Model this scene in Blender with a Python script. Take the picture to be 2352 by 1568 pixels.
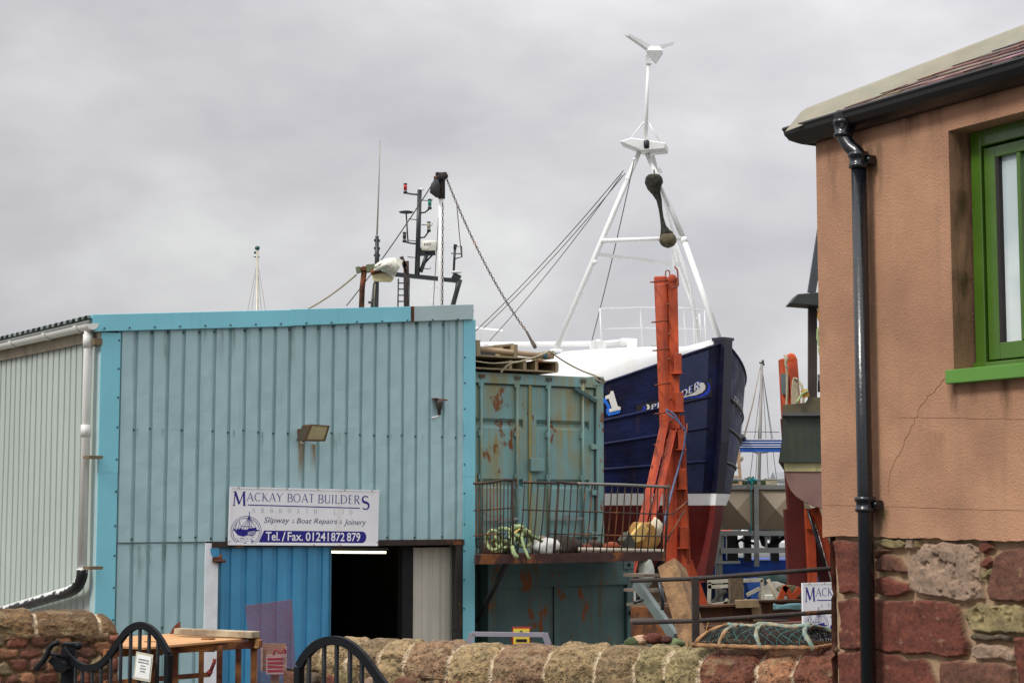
import bpy, bmesh, math, random
import numpy as np
from mathutils import Vector, Matrix
from mathutils.bvhtree import BVHTree
R = math.radians
rnd = random.Random(7)
for o in list(bpy.data.objects): bpy.data.objects.remove(o)
SC = bpy.context.scene
COL = SC.collection
# ------------------------------------------------------------------ camera
F, HOR, CU, CV, EYE = 4000.0, 1170.0, 1176.0, 784.0, 1.6
PITCH = math.atan((HOR-CV)/F)
cam = bpy.data.cameras.new('camera'); co = bpy.data.objects.new('camera', cam); COL.objects.link(co)
co.location = (0, 0, EYE); co.rotation_euler = (R(90)+PITCH, 0, 0)
cam.sensor_width = 36; cam.lens = 36*F/2352; cam.clip_start = .1; cam.clip_end = 6000
SC.camera = co
# ------------------------------------------------------------------ world, sun
SUN_EL, SUN_AZ = R(46), R(236)      # azimuth from +Y clockwise
w = bpy.data.worlds.new('World'); SC.world = w; w.use_nodes = True
nt = w.node_tree; nt.nodes.clear()
def N(t, **kw):
    n = nt.nodes.new(t)
    for k, v in kw.items(): setattr(n, k, v)
    return n
L = nt.links.new
sky = N('ShaderNodeTexSky', sky_type='NISHITA'); sky.sun_disc = False
sky.sun_elevation = SUN_EL; sky.sun_rotation = SUN_AZ
bg1 = N('ShaderNodeBackground'); bg1.inputs[1].default_value = .06; L(sky.outputs[0], bg1.inputs[0])
tc = N('ShaderNodeTexCoord'); sp = N('ShaderNodeSeparateXYZ'); L(tc.outputs['Generated'], sp.inputs[0])
mp = N('ShaderNodeMapping'); mp.inputs['Scale'].default_value = (1, 1, 2.0); mp.inputs['Location'].default_value = (.62, .2, .33); mp.inputs['Rotation'].default_value = (0, .3, .2)
L(tc.outputs['Generated'], mp.inputs[0])
n1 = N('ShaderNodeTexNoise'); n1.inputs['Scale'].default_value = 6.5; n1.inputs['Detail'].default_value = 4; n1.inputs['Roughness'].default_value = .5; n1.inputs['Distortion'].default_value = .2
L(mp.outputs[0], n1.inputs[0])
n2 = N('ShaderNodeTexNoise'); n2.inputs['Scale'].default_value = 19; n2.inputs['Detail'].default_value = 6; n2.inputs['Roughness'].default_value = .55
L(mp.outputs[0], n2.inputs[0])
mx = N('ShaderNodeMath', operation='MULTIPLY_ADD'); mx.inputs[1].default_value = .24; L(n2.outputs[0], mx.inputs[0]); L(n1.outputs[0], mx.inputs[2])
rp = N('ShaderNodeValToRGB'); e = rp.color_ramp
e.elements[0].position = .40; e.elements[0].color = (.49, .486, .515, 1)
e.elements[1].position = .86; e.elements[1].color = (.72, .72, .715, 1)
m_ = e.elements.new(.62); m_.color = (.585, .58, .603, 1)
L(mx.outputs[0], rp.inputs[0])
# overcast luminance: brighter towards the zenith, and a brighter patch of thin cloud towards the right
el = N('ShaderNodeMapRange'); el.inputs[1].default_value = .28; el.inputs[2].default_value = .95; el.inputs[3].default_value = 1.0; el.inputs[4].default_value = 2.5
L(sp.outputs[2], el.inputs[0])
rt = N('ShaderNodeMapRange'); rt.inputs[1].default_value = -.28; rt.inputs[2].default_value = .22; rt.inputs[3].default_value = 1.01; rt.inputs[4].default_value = 1.24
L(sp.outputs[0], rt.inputs[0])
up_ = N('ShaderNodeMapRange'); up_.inputs[1].default_value = .06; up_.inputs[2].default_value = .28; up_.inputs[3].default_value = .93; up_.inputs[4].default_value = 1.12
L(sp.outputs[2], up_.inputs[0])
mu0 = N('ShaderNodeMath', operation='MULTIPLY'); L(rt.outputs[0], mu0.inputs[0]); L(up_.outputs[0], mu0.inputs[1])
mu = N('ShaderNodeMath', operation='MULTIPLY'); L(el.outputs[0], mu.inputs[0]); L(mu0.outputs[0], mu.inputs[1])
bg2 = N('ShaderNodeBackground'); L(rp.outputs[0], bg2.inputs[0]); L(mu.outputs[0], bg2.inputs[1])
ms = N('ShaderNodeMixShader'); ms.inputs[0].default_value = .93; L(bg1.outputs[0], ms.inputs[1]); L(bg2.outputs[0], ms.inputs[2])
wo = N('ShaderNodeOutputWorld'); L(ms.outputs[0], wo.inputs[0])
sl = bpy.data.lights.new('sun', 'SUN'); so = bpy.data.objects.new('sun', sl); COL.objects.link(so)
sl.energy = 2.4; sl.angle = R(14); sl.color = (1, .965, .91)
d = Vector((math.sin(SUN_AZ)*math.cos(SUN_EL), math.cos(SUN_AZ)*math.cos(SUN_EL), math.sin(SUN_EL)))
so.rotation_euler = d.to_track_quat('Z', 'Y').to_euler(); so.location = (0, 0, 30)
SC.render.engine = 'CYCLES'
SC.view_settings.view_transform = 'Standard'; SC.view_settings.look = 'None'; SC.view_settings.exposure = 0; SC.view_settings.gamma = 1
# ------------------------------------------------------------------ helpers
sp_, cp_ = math.sin(PITCH), math.cos(PITCH)
def ray(u, v):
    x = (u-CU)/F; y = (CV-v)/F
    return Vector((x, cp_-y*sp_, sp_+y*cp_))
def P(u, v, Y):
    r = ray(u, v); return Vector((0, 0, EYE)) + r*(Y/r.y)
class Fr:                      # a vertical plane: s along it, z up, d out towards the viewer
    def __init__(s, o, th, flip=False):
        s.o = Vector((o[0], o[1], 0)); s.ex = Vector((math.sin(R(th)), math.cos(R(th)), 0))
        s.n = Vector((s.ex.y, -s.ex.x, 0))
        if s.n.dot(-s.o) < 0: s.n = -s.n
    def W(s, a, d, z): return s.o + s.ex*a + s.n*d + Vector((0, 0, z))
    def on(s, u, v, d=0):
        r = ray(u, v); E = Vector((0, 0, EYE)); t = (s.o+s.n*d-E).dot(s.n)/r.dot(s.n); q = E+r*t
        return (q-s.o).dot(s.ex), q.z
    def M(s): return Matrix(((s.ex.x, s.n.x, 0, s.o.x), (s.ex.y, s.n.y, 0, s.o.y), (0, 0, 1, 0), (0, 0, 0, 1)))
def tag(o, label=None, cat=None, group=None, kind=None):
    if label: o['label'] = label
    if cat: o['category'] = cat
    if group: o['group'] = group
    if kind: o['kind'] = kind
    return o
def thing(name, loc, label, cat, group=None):
    o = bpy.data.objects.new(name, None); COL.objects.link(o); o.location = loc; o.empty_display_size = .2
    tag(o, label, cat, group); return o
def wloc(o):
    v = Vector((0, 0, 0))
    while o: v = v+Vector(o.location); o = o.parent
    return v
class MB:
    def __init__(s, M=None): s.v = []; s.f = []; s.m = []; s.sm = []; s.M = M; s.c = {}
    def _a(s, pts, faces, mi=0, smooth=False, col=None, raw=False):
        b = len(s.v)
        for p in pts:
            p = Vector(p)
            if s.M is not None and not raw: p = s.M @ p
            s.v.append(p)
            if col is not None: s.c[len(s.v)-1] = col
        for f in faces: s.f.append([i+b for i in f]); s.m.append(mi); s.sm.append(smooth)
        return s
    def box(s, x0, x1, y0, y1, z0, z1, mi=0, col=None):
        return s._a([(x0,y0,z0),(x1,y0,z0),(x1,y1,z0),(x0,y1,z0),(x0,y0,z1),(x1,y0,z1),(x1,y1,z1),(x0,y1,z1)],
                    [(0,3,2,1),(4,5,6,7),(0,1,5,4),(1,2,6,5),(2,3,7,6),(3,0,4,7)], mi, False, col)
    def beam(s, p0, p1, w, h, up=(0,0,1), mi=0, w1=None, h1=None, col=None):
        p0, p1 = Vector(p0), Vector(p1); d = (p1-p0).normalized(); up = Vector(up)
        x = d.cross(up)
        if x.length < 1e-4: x = d.cross(Vector((0,1,0)))
        x.normalize(); y = x.cross(d).normalized(); w1 = w if w1 is None else w1; h1 = h if h1 is None else h1
        q = [p0-x*w/2-y*h/2, p0+x*w/2-y*h/2, p0+x*w/2+y*h/2, p0-x*w/2+y*h/2, p1-x*w1/2-y*h1/2, p1+x*w1/2-y*h1/2, p1+x*w1/2+y*h1/2, p1-x*w1/2+y*h1/2]
        return s._a(q, [(0,1,2,3),(7,6,5,4),(0,4,5,1),(1,5,6,2),(2,6,7,3),(3,7,4,0)], mi, False, col)
    def tube(s, pts, r, n=10, mi=0, cap=True, lobes=0, amp=.25, twist=0, col=None, squash=1):
        pts = [Vector(p) for p in pts]
        pts = [p for i, p in enumerate(pts) if i == 0 or (p-pts[i-1]).length > 1e-6]
        k = len(pts); rs = r if isinstance(r, (list, tuple)) else [r]*k
        if len(rs) != k: rs = [rs[0]]*k
        t = [(pts[min(i+1,k-1)]-pts[max(i-1,0)]).normalized() for i in range(k)]
        a = Vector((0,0,1)) if abs(t[0].z) < .9 else Vector((0,1,0))
        x = t[0].cross(a).normalized(); V = []; L_ = 0
        for i in range(k):
            x = (x-t[i]*x.dot(t[i])).normalized(); y = t[i].cross(x)
            if i: L_ += (pts[i]-pts[i-1]).length
            for j in range(n):
                an = 2*math.pi*j/n; rr = rs[i]
                if lobes: rr *= 1+amp*math.cos(lobes*an+twist*L_)
                V.append(pts[i]+x*math.cos(an)*rr+y*math.sin(an)*rr*squash)
        fs = [(i*n+j, i*n+(j+1)%n, (i+1)*n+(j+1)%n, (i+1)*n+j) for i in range(k-1) for j in range(n)]
        if cap: fs += [tuple(range(n))[::-1], tuple(range((k-1)*n, k*n))]
        return s._a(V, fs, mi, True, col)
    def rope(s, pts, r, twist=None, n=9, mi=0, step=None, col=None):
        q = smooth_line(pts, step or r*1.1)
        return s.tube(q, r, n, mi, True, 3, .22, twist or 1.1/r, col)
    def prism(s, poly, ax, mi=0, col=None):      # planar polygon (3D pts) pushed by vector ax
        n = len(poly); p = [Vector(q) for q in poly]; a = Vector(ax)
        return s._a(p+[q+a for q in p], [tuple(range(n))[::-1], tuple(range(n, 2*n))]+[(i,(i+1)%n,(i+1)%n+n,i+n) for i in range(n)], mi, False, col)
    def lathe(s, o, axis, prof, n=20, mi=0):     # prof [(r,h)]
        o = Vector(o); d = Vector(axis).normalized(); a = Vector((0,0,1)) if abs(d.z) < .9 else Vector((1,0,0))
        x = d.cross(a).normalized(); y = d.cross(x); V = []
        for r, h in prof:
            for j in range(n):
                an = 2*math.pi*j/n; V.append(o+d*h+x*math.cos(an)*r+y*math.sin(an)*r)
        k = len(prof)
        fs = [(i*n+j, i*n+(j+1)%n, (i+1)*n+(j+1)%n, (i+1)*n+j) for i in range(k-1) for j in range(n)]
        fs += [tuple(range(n)), tuple(range((k-1)*n, k*n))[::-1]]
        return s._a(V, fs, mi, True)
    def ball(s, c, r, n=12, mi=0, sc=(1,1,1)):
        c = Vector(c); V = []; fs = []
        for i in range(n//2+1):
            a = math.pi*i/(n//2)
            for j in range(n):
                b = 2*math.pi*j/n; V.append(c+Vector((r*math.sin(a)*math.cos(b)*sc[0], r*math.sin(a)*math.sin(b)*sc[1], r*math.cos(a)*sc[2])))
        for i in range(n//2):
            for j in range(n): fs.append((i*n+j, i*n+(j+1)%n, (i+1)*n+(j+1)%n, (i+1)*n+j))
        return s._a(V, fs, mi, True)
    def grid(s, V, nu, nv, mi=0, smooth=True, col=None):
        fs = [(i*nv+j, (i+1)*nv+j, (i+1)*nv+j+1, i*nv+j+1) for i in range(nu-1) for j in range(nv-1)]
        b = len(s.v); s._a(V, fs, mi, smooth)
        if col is not None:
            for i, c in enumerate(col): s.c[b+i] = c
        return s
    def flat(s, verts2, faces, T, mi=0):
        return s._a([T(x, y) for x, y in verts2], faces, mi, False, None, True)
    def build(s, name, mats, parent=None, bevel=0, recalc=True, label=None, seg=1):
        if not isinstance(mats, (list, tuple)): mats = [mats]
        off = wloc(parent) if parent else Vector((0,0,0))
        me = bpy.data.meshes.new(name)
        me.from_pydata([tuple(v-off) for v in s.v], [], s.f)
        for m in mats: me.materials.append(m)
        me.polygons.foreach_set('material_index', s.m); me.polygons.foreach_set('use_smooth', s.sm)
        if s.c:
            at = me.color_attributes.new('Col', 'FLOAT_COLOR', 'POINT')
            arr = np.ones((len(s.v), 4), np.float32)*.5
            for i, c in s.c.items(): arr[i, :3] = c[:3]
            arr[:, 3] = 1; at.data.foreach_set('color', arr.ravel())
        if recalc:
            bm = bmesh.new(); bm.from_mesh(me)
            bmesh.ops.recalc_face_normals(bm, faces=bm.faces); bm.to_mesh(me); bm.free()
        me.update()
        o = bpy.data.objects.new(name, me); COL.objects.link(o)
        if parent: o.parent = parent
        if bevel:
            b = o.modifiers.new('bevel', 'BEVEL'); b.width = bevel; b.segments = seg; b.limit_method = 'ANGLE'; b.angle_limit = R(40)
        if label: o['label'] = label
        return o
def smooth_line(pts, step):
    pts = [Vector(p) for p in pts]; out = []
    for i in range(len(pts)-1):
        p0 = pts[max(i-1,0)]; p1 = pts[i]; p2 = pts[i+1]; p3 = pts[min(i+2,len(pts)-1)]
        n = max(2, int((p2-p1).length/step)); n = min(n, 400)
        for k in range(n):
            t = k/n; out.append(.5*((2*p1)+(p2-p0)*t+(2*p0-5*p1+4*p2-p3)*t*t+(3*p1-p0-3*p2+p3)*t**3))
    out.append(pts[-1]); return out
def sagline(a, b, sag, n=24):
    a, b = Vector(a), Vector(b); return [a.lerp(b, i/n)-Vector((0,0,sag*4*(i/n)*(1-i/n))) for i in range(n+1)]
def arc2(cx, cy, rx, ry, a0, a1, n=16):
    return [(cx+rx*math.cos(R(a0+(a1-a0)*i/n)), cy+ry*math.sin(R(a0+(a1-a0)*i/n))) for i in range(n+1)]
# ------------------------------------------------------------------ materials
def C(r, g, b, k=1.0):
    f = lambda c: (c/255/12.92 if c/255 <= .04045 else ((c/255+.055)/1.055)**2.4)
    return (min(.9, f(r)*k), min(.9, f(g)*k), min(.9, f(b)*k), 1)
MC = {}
def mat(name, col, rough=.6, metal=0, var=.12, scale=3, bump=.0, bscale=40, rust=0, rcol=(.12,.045,.015,1), rscale=2.2, streak=0, scol=(.22,.17,.06,1), vcol=False, spec=.5, bdist=.01, col2=None, c2amt=.5, c2scale=1.5, emit=0, trans=0, pits=0, pscale=70, coat=0, st_sharp=.08):
    if name in MC: return MC[name]
    m = bpy.data.materials.new(name); MC[name] = m; m.use_nodes = True; t = m.node_tree; ns = t.nodes; lk = t.links.new
    b = ns['Principled BSDF']; b.inputs['Roughness'].default_value = rough; b.inputs['Metallic'].default_value = metal
    b.inputs['Specular IOR Level'].default_value = spec
    if coat: b.inputs['Coat Weight'].default_value = coat; b.inputs['Coat Roughness'].default_value = .12
    tcx = ns.new('ShaderNodeTexCoord'); oc = tcx.outputs['Object']
    def noise(sc, det=4, vec=None, ro=.55, stretch=None):
        v = vec or oc
        if stretch:
            mpp = ns.new('ShaderNodeMapping'); mpp.inputs['Scale'].default_value = stretch; lk(v, mpp.inputs[0]); v = mpp.outputs[0]
        n = ns.new('ShaderNodeTexNoise'); n.inputs['Scale'].default_value = sc; n.inputs['Detail'].default_value = det; n.inputs['Roughness'].default_value = ro
        lk(v, n.inputs[0]); return n.outputs[0]
    def mr(x, a, b_, c=0, d_=1):
        n = ns.new('ShaderNodeMapRange'); n.inputs[1].default_value = a; n.inputs[2].default_value = b_; n.inputs[3].default_value = c; n.inputs[4].default_value = d_
        lk(x, n.inputs[0]); return n.outputs[0]
    def mul(a, b_):
        n = ns.new('ShaderNodeMath'); n.operation = 'MULTIPLY'; lk(a, n.inputs[0])
        if isinstance(b_, (int, float)): n.inputs[1].default_value = b_
        else: lk(b_, n.inputs[1])
        return n.outputs[0]
    def mix(fac, A, B, mode='MIX'):
        n = ns.new('ShaderNodeMix'); n.data_type = 'RGBA'; n.blend_type = mode
        if isinstance(fac, (int, float)): n.inputs[0].default_value = fac
        else: lk(fac, n.inputs[0])
        for k, X in ((6, A), (7, B)):
            if isinstance(X, tuple): n.inputs[k].default_value = X
            else: lk(X, n.inputs[k])
        return n.outputs[2]
    if vcol:
        at = ns.new('ShaderNodeAttribute'); at.attribute_name = 'Col'; c = at.outputs[0]
    else:
        rg = ns.new('ShaderNodeRGB'); rg.outputs[0].default_value = col; c = rg.outputs[0]
    if col2: c = mix(mul(mr(noise(c2scale, 6), .5-.1*c2amt, .62), c2amt), c, col2)
    if var:
        v1 = mr(noise(scale, 6), .3, .7, 1-var, 1+var)
        cc = ns.new('ShaderNodeCombineColor'); lk(v1, cc.inputs[0]); lk(v1, cc.inputs[1]); lk(v1, cc.inputs[2])
        c = mix(1.0, c, cc.outputs[0], 'MULTIPLY')
    rv = None
    if streak:
        s1 = mr(noise(1.0, 3, None, .6, (9, 9, .55)), .62-.2*streak, .62-.2*streak+st_sharp+.12)
        s2 = mr(noise(1.3, 4), .35, .6)
        c = mix(mul(mul(s1, s2), .85), c, scol)
    if rust:
        r1 = mr(noise(rscale, 8, None, .7, (1, 1, .55)), .66-.25*rust, .70-.25*rust)
        rc = mix(noise(18, 4), rcol, (rcol[0]*2.2, rcol[1]*2, rcol[2]*1.6, 1))
        c = mix(r1, c, rc); rv = r1
    lk(c, b.inputs['Base Color'])
    if rv is not None:
        lk(mr(rv, 0, 1, rough, .9), b.inputs['Roughness'])
        if metal: lk(mr(rv, 0, 1, metal, 0), b.inputs['Metallic'])
    else:
        lk(mr(noise(scale*2.3, 3), .3, .7, max(.02, rough-.08), min(1, rough+.1)), b.inputs['Roughness'])
    h = None
    if bump:
        h = mul(noise(bscale, 8, None, .65), bump)
    if pits:
        vo = ns.new('ShaderNodeTexVoronoi'); vo.inputs['Scale'].default_value = pscale; lk(oc, vo.inputs[0])
        pm = mul(mr(vo.outputs[0], .0, .38), mr(noise(9, 3), .38, .55, 0, 1)); pp = mul(pm, pits)
        if h is None: h = pp
        else:
            ad = ns.new('ShaderNodeMath'); ad.operation = 'ADD'; lk(h, ad.inputs[0]); lk(pp, ad.inputs[1]); h = ad.outputs[0]
    if h is not None:
        bp = ns.new('ShaderNodeBump'); bp.inputs['Strength'].default_value = 1; bp.inputs['Distance'].default_value = bdist
        lk(h, bp.inputs['Height']); lk(bp.outputs[0], b.inputs['Normal'])
    if emit:
        b.inputs['Emission Color'].default_value = col; b.inputs['Emission Strength'].default_value = emit
    if trans: b.inputs['Transmission Weight'].default_value = trans
    return m
BLK = mat('black_paint', C(22,26,34), .38, var=.3, scale=8, bump=.3, bscale=60, bdist=.002, coat=.2)
DARK = mat('dark_steel', C(38,38,40), .6, var=.3, scale=5, rust=.25, bump=.3, bdist=.003)
WHITE = mat('white_paint', C(228,228,226), .42, var=.05, scale=2, bump=.15, bscale=20, bdist=.003)
RUST = mat('rusty_iron', C(75,42,26), .85, var=.45, scale=7, bump=.6, bscale=50, bdist=.004, col2=C(140,78,38), c2amt=.7, c2scale=6)
WROPE = mat('pale_rope', C(165,155,130), .9, var=.2, scale=20)
# numpy value noise ---------------------------------------------------
def vnoise(x, y, z, seed=0, oct=4, gain=.5):
    out = 0; amp = 1; tot = 0
    for o in range(oct):
        f = 2.0**o; X, Y, Z = x*f+o*17.3, y*f+o*9.1, z*f+o*3.7
        xi, yi, zi = np.floor(X).astype(np.int64), np.floor(Y).astype(np.int64), np.floor(Z).astype(np.int64)
        fx, fy, fz = X-xi, Y-yi, Z-zi
        fx, fy, fz = fx*fx*(3-2*fx), fy*fy*(3-2*fy), fz*fz*(3-2*fz)
        def h(a, b, c):
            n = (a*374761393+b*668265263+c*2147483647+seed*1013904223+o*974634777) & 0xffffffff
            n = ((n ^ (n >> 13))*1274126177) & 0xffffffff
            n = ((n ^ (n >> 15))*2246822519) & 0xffffffff
            return ((n ^ (n >> 16)) & 0xffff)/65535.0
        v = 0
        for dx in (0, 1):
            for dy in (0, 1):
                for dz in (0, 1):
                    v = v+h(xi+dx, yi+dy, zi+dz)*(fx if dx else 1-fx)*(fy if dy else 1-fy)*(fz if dz else 1-fz)
        out = out+v*amp; tot += amp; amp *= gain
    return out/tot
# lettering -----------------------------------------------------------
def text2d(txt, x0, y0, x1, y1, bold=0, shear=0):
    cu = bpy.data.curves.new('t', 'FONT'); cu.body = txt; cu.size = 1; cu.offset = bold; cu.shear = shear; cu.resolution_u = 3
    ob = bpy.data.objects.new('t', cu); COL.objects.link(ob)
    dg = bpy.context.evaluated_depsgraph_get(); me = bpy.data.meshes.new_from_object(ob.evaluated_get(dg))
    vs = [(v.co.x, v.co.y) for v in me.vertices]; fs = [tuple(p.vertices) for p in me.polygons]
    bpy.data.objects.remove(ob); bpy.data.curves.remove(cu); bpy.data.meshes.remove(me)
    ax, bx = min(v[0] for v in vs), max(v[0] for v in vs); ay, by = min(v[1] for v in vs), max(v[1] for v in vs)
    return [(x0+(v[0]-ax)/(bx-ax)*(x1-x0), y0+(v[1]-ay)/(by-ay)*(y1-y0)) for v in vs], fs
TK, TN = .135, .06
def gl(ch):
    S = []; sf = lambda x, y: S.append(([(x-.09, y), (x+.09, y)], [.045, .045]))
    ln = lambda a, b, w: S.append(([a, b], [w, w]))
    def arc(cx, cy, rx, ry, a0, a1, n=18, thick=TK):
        p = arc2(cx, cy, rx, ry, a0, a1, n)
        S.append((p, [TN+(thick-TN)*abs(math.cos(R(a0+(a1-a0)*i/n)))**1.3 for i in range(n+1)]))
    w = .75
    if ch == 'M': ln((.08,0),(.14,1),TN); ln((.14,1),(.48,.12),TK); ln((.48,.12),(.82,1),TN); ln((.82,1),(.88,0),TK); sf(.08,.02); sf(.88,.02); sf(.1,.98); sf(.86,.98); w = 1.0
    elif ch == 'A': ln((.05,0),(.37,1),TN); ln((.37,1),(.7,0),TK); ln((.16,.34),(.58,.34),TN); sf(.05,.02); sf(.7,.02)
    elif ch == 'V': ln((.05,1),(.37,0),TK); ln((.37,0),(.7,1),TN); sf(.05,.98); sf(.7,.98)
    elif ch == 'C': arc(.42,.5,.36,.48,50,310); w = .75
    elif ch == 'O': arc(.42,.5,.37,.48,0,360,28); w = .88
    elif ch == 'K': ln((.13,0),(.13,1),TK); ln((.6,1),(.16,.45),TN); ln((.27,.57),(.66,0),TK); sf(.13,.02); sf(.13,.98); sf(.66,.02); w = .72
    elif ch == 'Y': ln((.04,1),(.35,.48),TK); ln((.66,1),(.35,.48),TN); ln((.35,.5),(.35,0),TK); sf(.04,.98); sf(.66,.98); sf(.35,.02); w = .7
    elif ch == 'I': ln((.13,0),(.13,1),TK); sf(.13,.02); sf(.13,.98); w = .28
    elif ch == 'L': ln((.13,0),(.13,1),TK); ln((.13,.03),(.5,.03),TN); ln((.5,0),(.52,.16),TN); sf(.13,.98); w = .55
    elif ch == 'T': ln((.33,0),(.33,1),TK); ln((.02,.97),(.64,.97),TN); sf(.33,.02); w = .66
    elif ch == 'H': ln((.13,0),(.13,1),TK); ln((.62,0),(.62,1),TK); ln((.13,.5),(.62,.5),TN); [sf(a,b) for a in (.13,.62) for b in (.02,.98)]; w = .75
    elif ch == 'E': ln((.13,0),(.13,1),TK); [ln((.13,a),(b,a),TN) for a, b in ((.03,.52),(.52,.42),(.97,.5))]; w = .58
    elif ch == 'U': ln((.13,1),(.13,.3),TK); arc(.37,.3,.24,.28,180,360,14); ln((.61,1),(.61,.3),TN); sf(.13,.98); sf(.61,.98); w = .74
    elif ch == 'D': ln((.13,0),(.13,1),TK); ln((.05,.03),(.32,.03),TN); ln((.05,.97),(.32,.97),TN); arc(.32,.5,.4,.47,-90,90); w = .8
    elif ch in 'BPR':
        ln((.13,0),(.13,1),TK); ln((.05,.97),(.33,.97),TN); ln((.13,.5),(.33,.5),TN); arc(.33,.735,.22,.235,-90,90,14); w = .64
        if ch == 'B': ln((.05,.03),(.35,.03),TN); arc(.35,.265,.27,.235,-90,90,14)
        if ch == 'R': ln((.3,.5),(.64,0),TK); sf(.64,.02); sf(.13,.02); w = .7
        if ch == 'P': sf(.13,.02)
    elif ch == 'S':
        p = arc2(.33,.74,.24,.23,40,270,16)+arc2(.33,.25,.27,.25,90,-140,16)[1:]
        S.append((p, [TN+(TK-TN)*max(0, 1-abs(i/(len(p)-1)-.5)*2.6) for i in range(len(p))])); w = .66
    elif ch == '1': ln((.3,0),(.3,1),.24); ln((.08,.8),(.3,.93),.16); ln((.08,.04),(.52,.04),.14); w = .6
    elif ch == ' ': w = .45
    return S, w
def serif(mb, txt, x0, y0, x1, y1, T, mi=0, gap=.06, wmul=1, bw=1):
    W_ = sum(gl(c)[1] for c in txt)+gap*(len(txt)-1); sx = (x1-x0)/W_; sy = y1-y0; x = 0; k = 0
    for c in txt:
        S, w_ = gl(c)
        for pts, ws in S:
            Q = [Vector((x0+(x+p[0])*sx, y0+p[1]*sy)) for p in pts]
            n = len(Q); V = []
            for i in range(n):
                d = (Q[min(i+1,n-1)]-Q[max(i-1,0)]).normalized(); nn = Vector((-d.y, d.x)); h = ws[i]*sy*.5*bw
                V += [Q[i]+nn*h, Q[i]-nn*h]
            k += 1
            mb._a([T(v.x, v.y, .00012*(k%7)) for v in V], [(2*i, 2*i+1, 2*i+3, 2*i+2) for i in range(n-1)], mi, False, None, True)
        x += w_+gap
# ================================================================== ground
YARD = -1.8
gm = mat('yard_concrete', C(105,98,90), .9, var=.25, scale=.6, bump=.6, bscale=8, bdist=.02, col2=C(70,68,60), c2amt=.7, c2scale=.3)
def sheet(name, x0, x1, y0, y1, z, m, nx=1, ny=1, th=.4):
    b = MB(); b.box(x0, x1, y0, y1, z-th, z); o = b.build(name, m); tag(o, kind='structure'); return o
sheet('ground', -3000, 3000, -60, 4200, -9.0, mat('seabed', C(60,60,55), .9), th=1)
wm = mat('sea_water', C(40,55,60), .08, var=.1, bump=1, bscale=1.2, bdist=.06)
sheet('sea', -2900, 2900, 56, 4000, -4.6, wm, th=.3)
sheet('yard', -60, 70, 13.0, 55, YARD, gm, th=3.0)
sheet('road', -60, 60, -50, 12.9, 0.0, mat('road_asphalt', C(78,76,76), .9, var=.2, bump=.8, bscale=60, bdist=.01), th=4)
# ================================================================== boat shed
A_ = P(225, 1170, 20.8); SF = Fr((A_.x, A_.y), 60); SS = Fr((A_.x, A_.y), -35)
Wd = SF.on(1089, 1170)[0]
zl = SF.on(219, 722, .06)[1]; zr = SF.on(1087, 699, .06)[1]
ztop = lambda s: zl+(zr-zl)*s/Wd
shed = thing('boat_shed', SF.W(0, 0, YARD), 'pale blue corrugated metal workshop shed with turquoise corner and roof trims', 'shed')
CLAD = mat('cladding_blue', C(160,190,193), .42, var=.06, scale=.9, bump=.5, bscale=2.6, bdist=.02, streak=.12, scol=C(132,164,166), spec=.5)
CLADS = mat('cladding_grey', C(170,180,172), .5, var=.05, scale=.8, bump=.2, bscale=3, bdist=.008, streak=.25, scol=C(165,170,160))
TRIM = mat('trim_turquoise', C(124,196,210), .4, var=.07, scale=1.4, streak=.2, scol=C(104,176,190), bump=.1, bscale=3, bdist=.006)
TRIMG = mat('trim_grey', C(168,188,190), .5, var=.05, scale=2)
def clad(mb, fr, s0, s1, z0, z1, per=.2, ph=0, d0=0, nz=12, mi=0, dep=.036, crown=.146, seed=1, wob=.006):
    xs = []; k = math.floor((s0-ph)/per)-1
    while ph+k*per < s1:
        b = ph+k*per
        for a, dd in ((0, 0), (crown, 0), (crown+.012, -dep), (per-.014, -dep), (per-.002, 0)):
            if s0 < b+a < s1: xs.append((b+a, dd))
        k += 1
    xs = [(s0, xs[0][1])]+xs+[(s1, xs[-1][1])]
    V = []; zf0 = z0 if callable(z0) else (lambda s: z0); zf1 = z1 if callable(z1) else (lambda s: z1)
    rr = random.Random(seed)
    for s, dd in xs:
        for j in range(nz+1):
            z = zf0(s)+(zf1(s)-zf0(s))*j/nz
            wv = wob*math.sin(s*7.3+z*3.1+seed)*math.sin(z*5.2+s*1.7)
            V.append(fr.W(s, d0+dd+wv, z))
    mb.grid(V, len(xs), nz+1, mi, False)
sj0 = SF.on(470, 1300)[0]; sj1 = SF.on(502, 1300)[0]; sd1 = SF.on(760, 1350)[0]; so1 = SF.on(1046, 1350)[0]; so2 = SF.on(1059, 1350)[0]
zh = SF.on(700, 1241)[1]
m = MB()
clad(m, SF, .2, Wd-.14, zh, lambda s: ztop(s)-.1, seed=2, ph=.055)
m.build('wall', CLAD, shed, recalc=False, label='pale blue corrugated upper front cladding')
m = MB(); clad(m, SF, .2, sj0+.01, YARD, zh+.02, d0=-.006, seed=5, ph=.055, nz=8)
m.build('wall', CLAD, shed, recalc=False, label='pale blue corrugated lower front cladding left of the door')
m = MB(); clad(m, SS, .1, 10, YARD, lambda s: ztop(0)-.17, seed=3, per=.2, ph=.03, nz=6)
m.build('wall', CLADS, shed, recalc=False, label='pale grey corrugated side wall')
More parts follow.
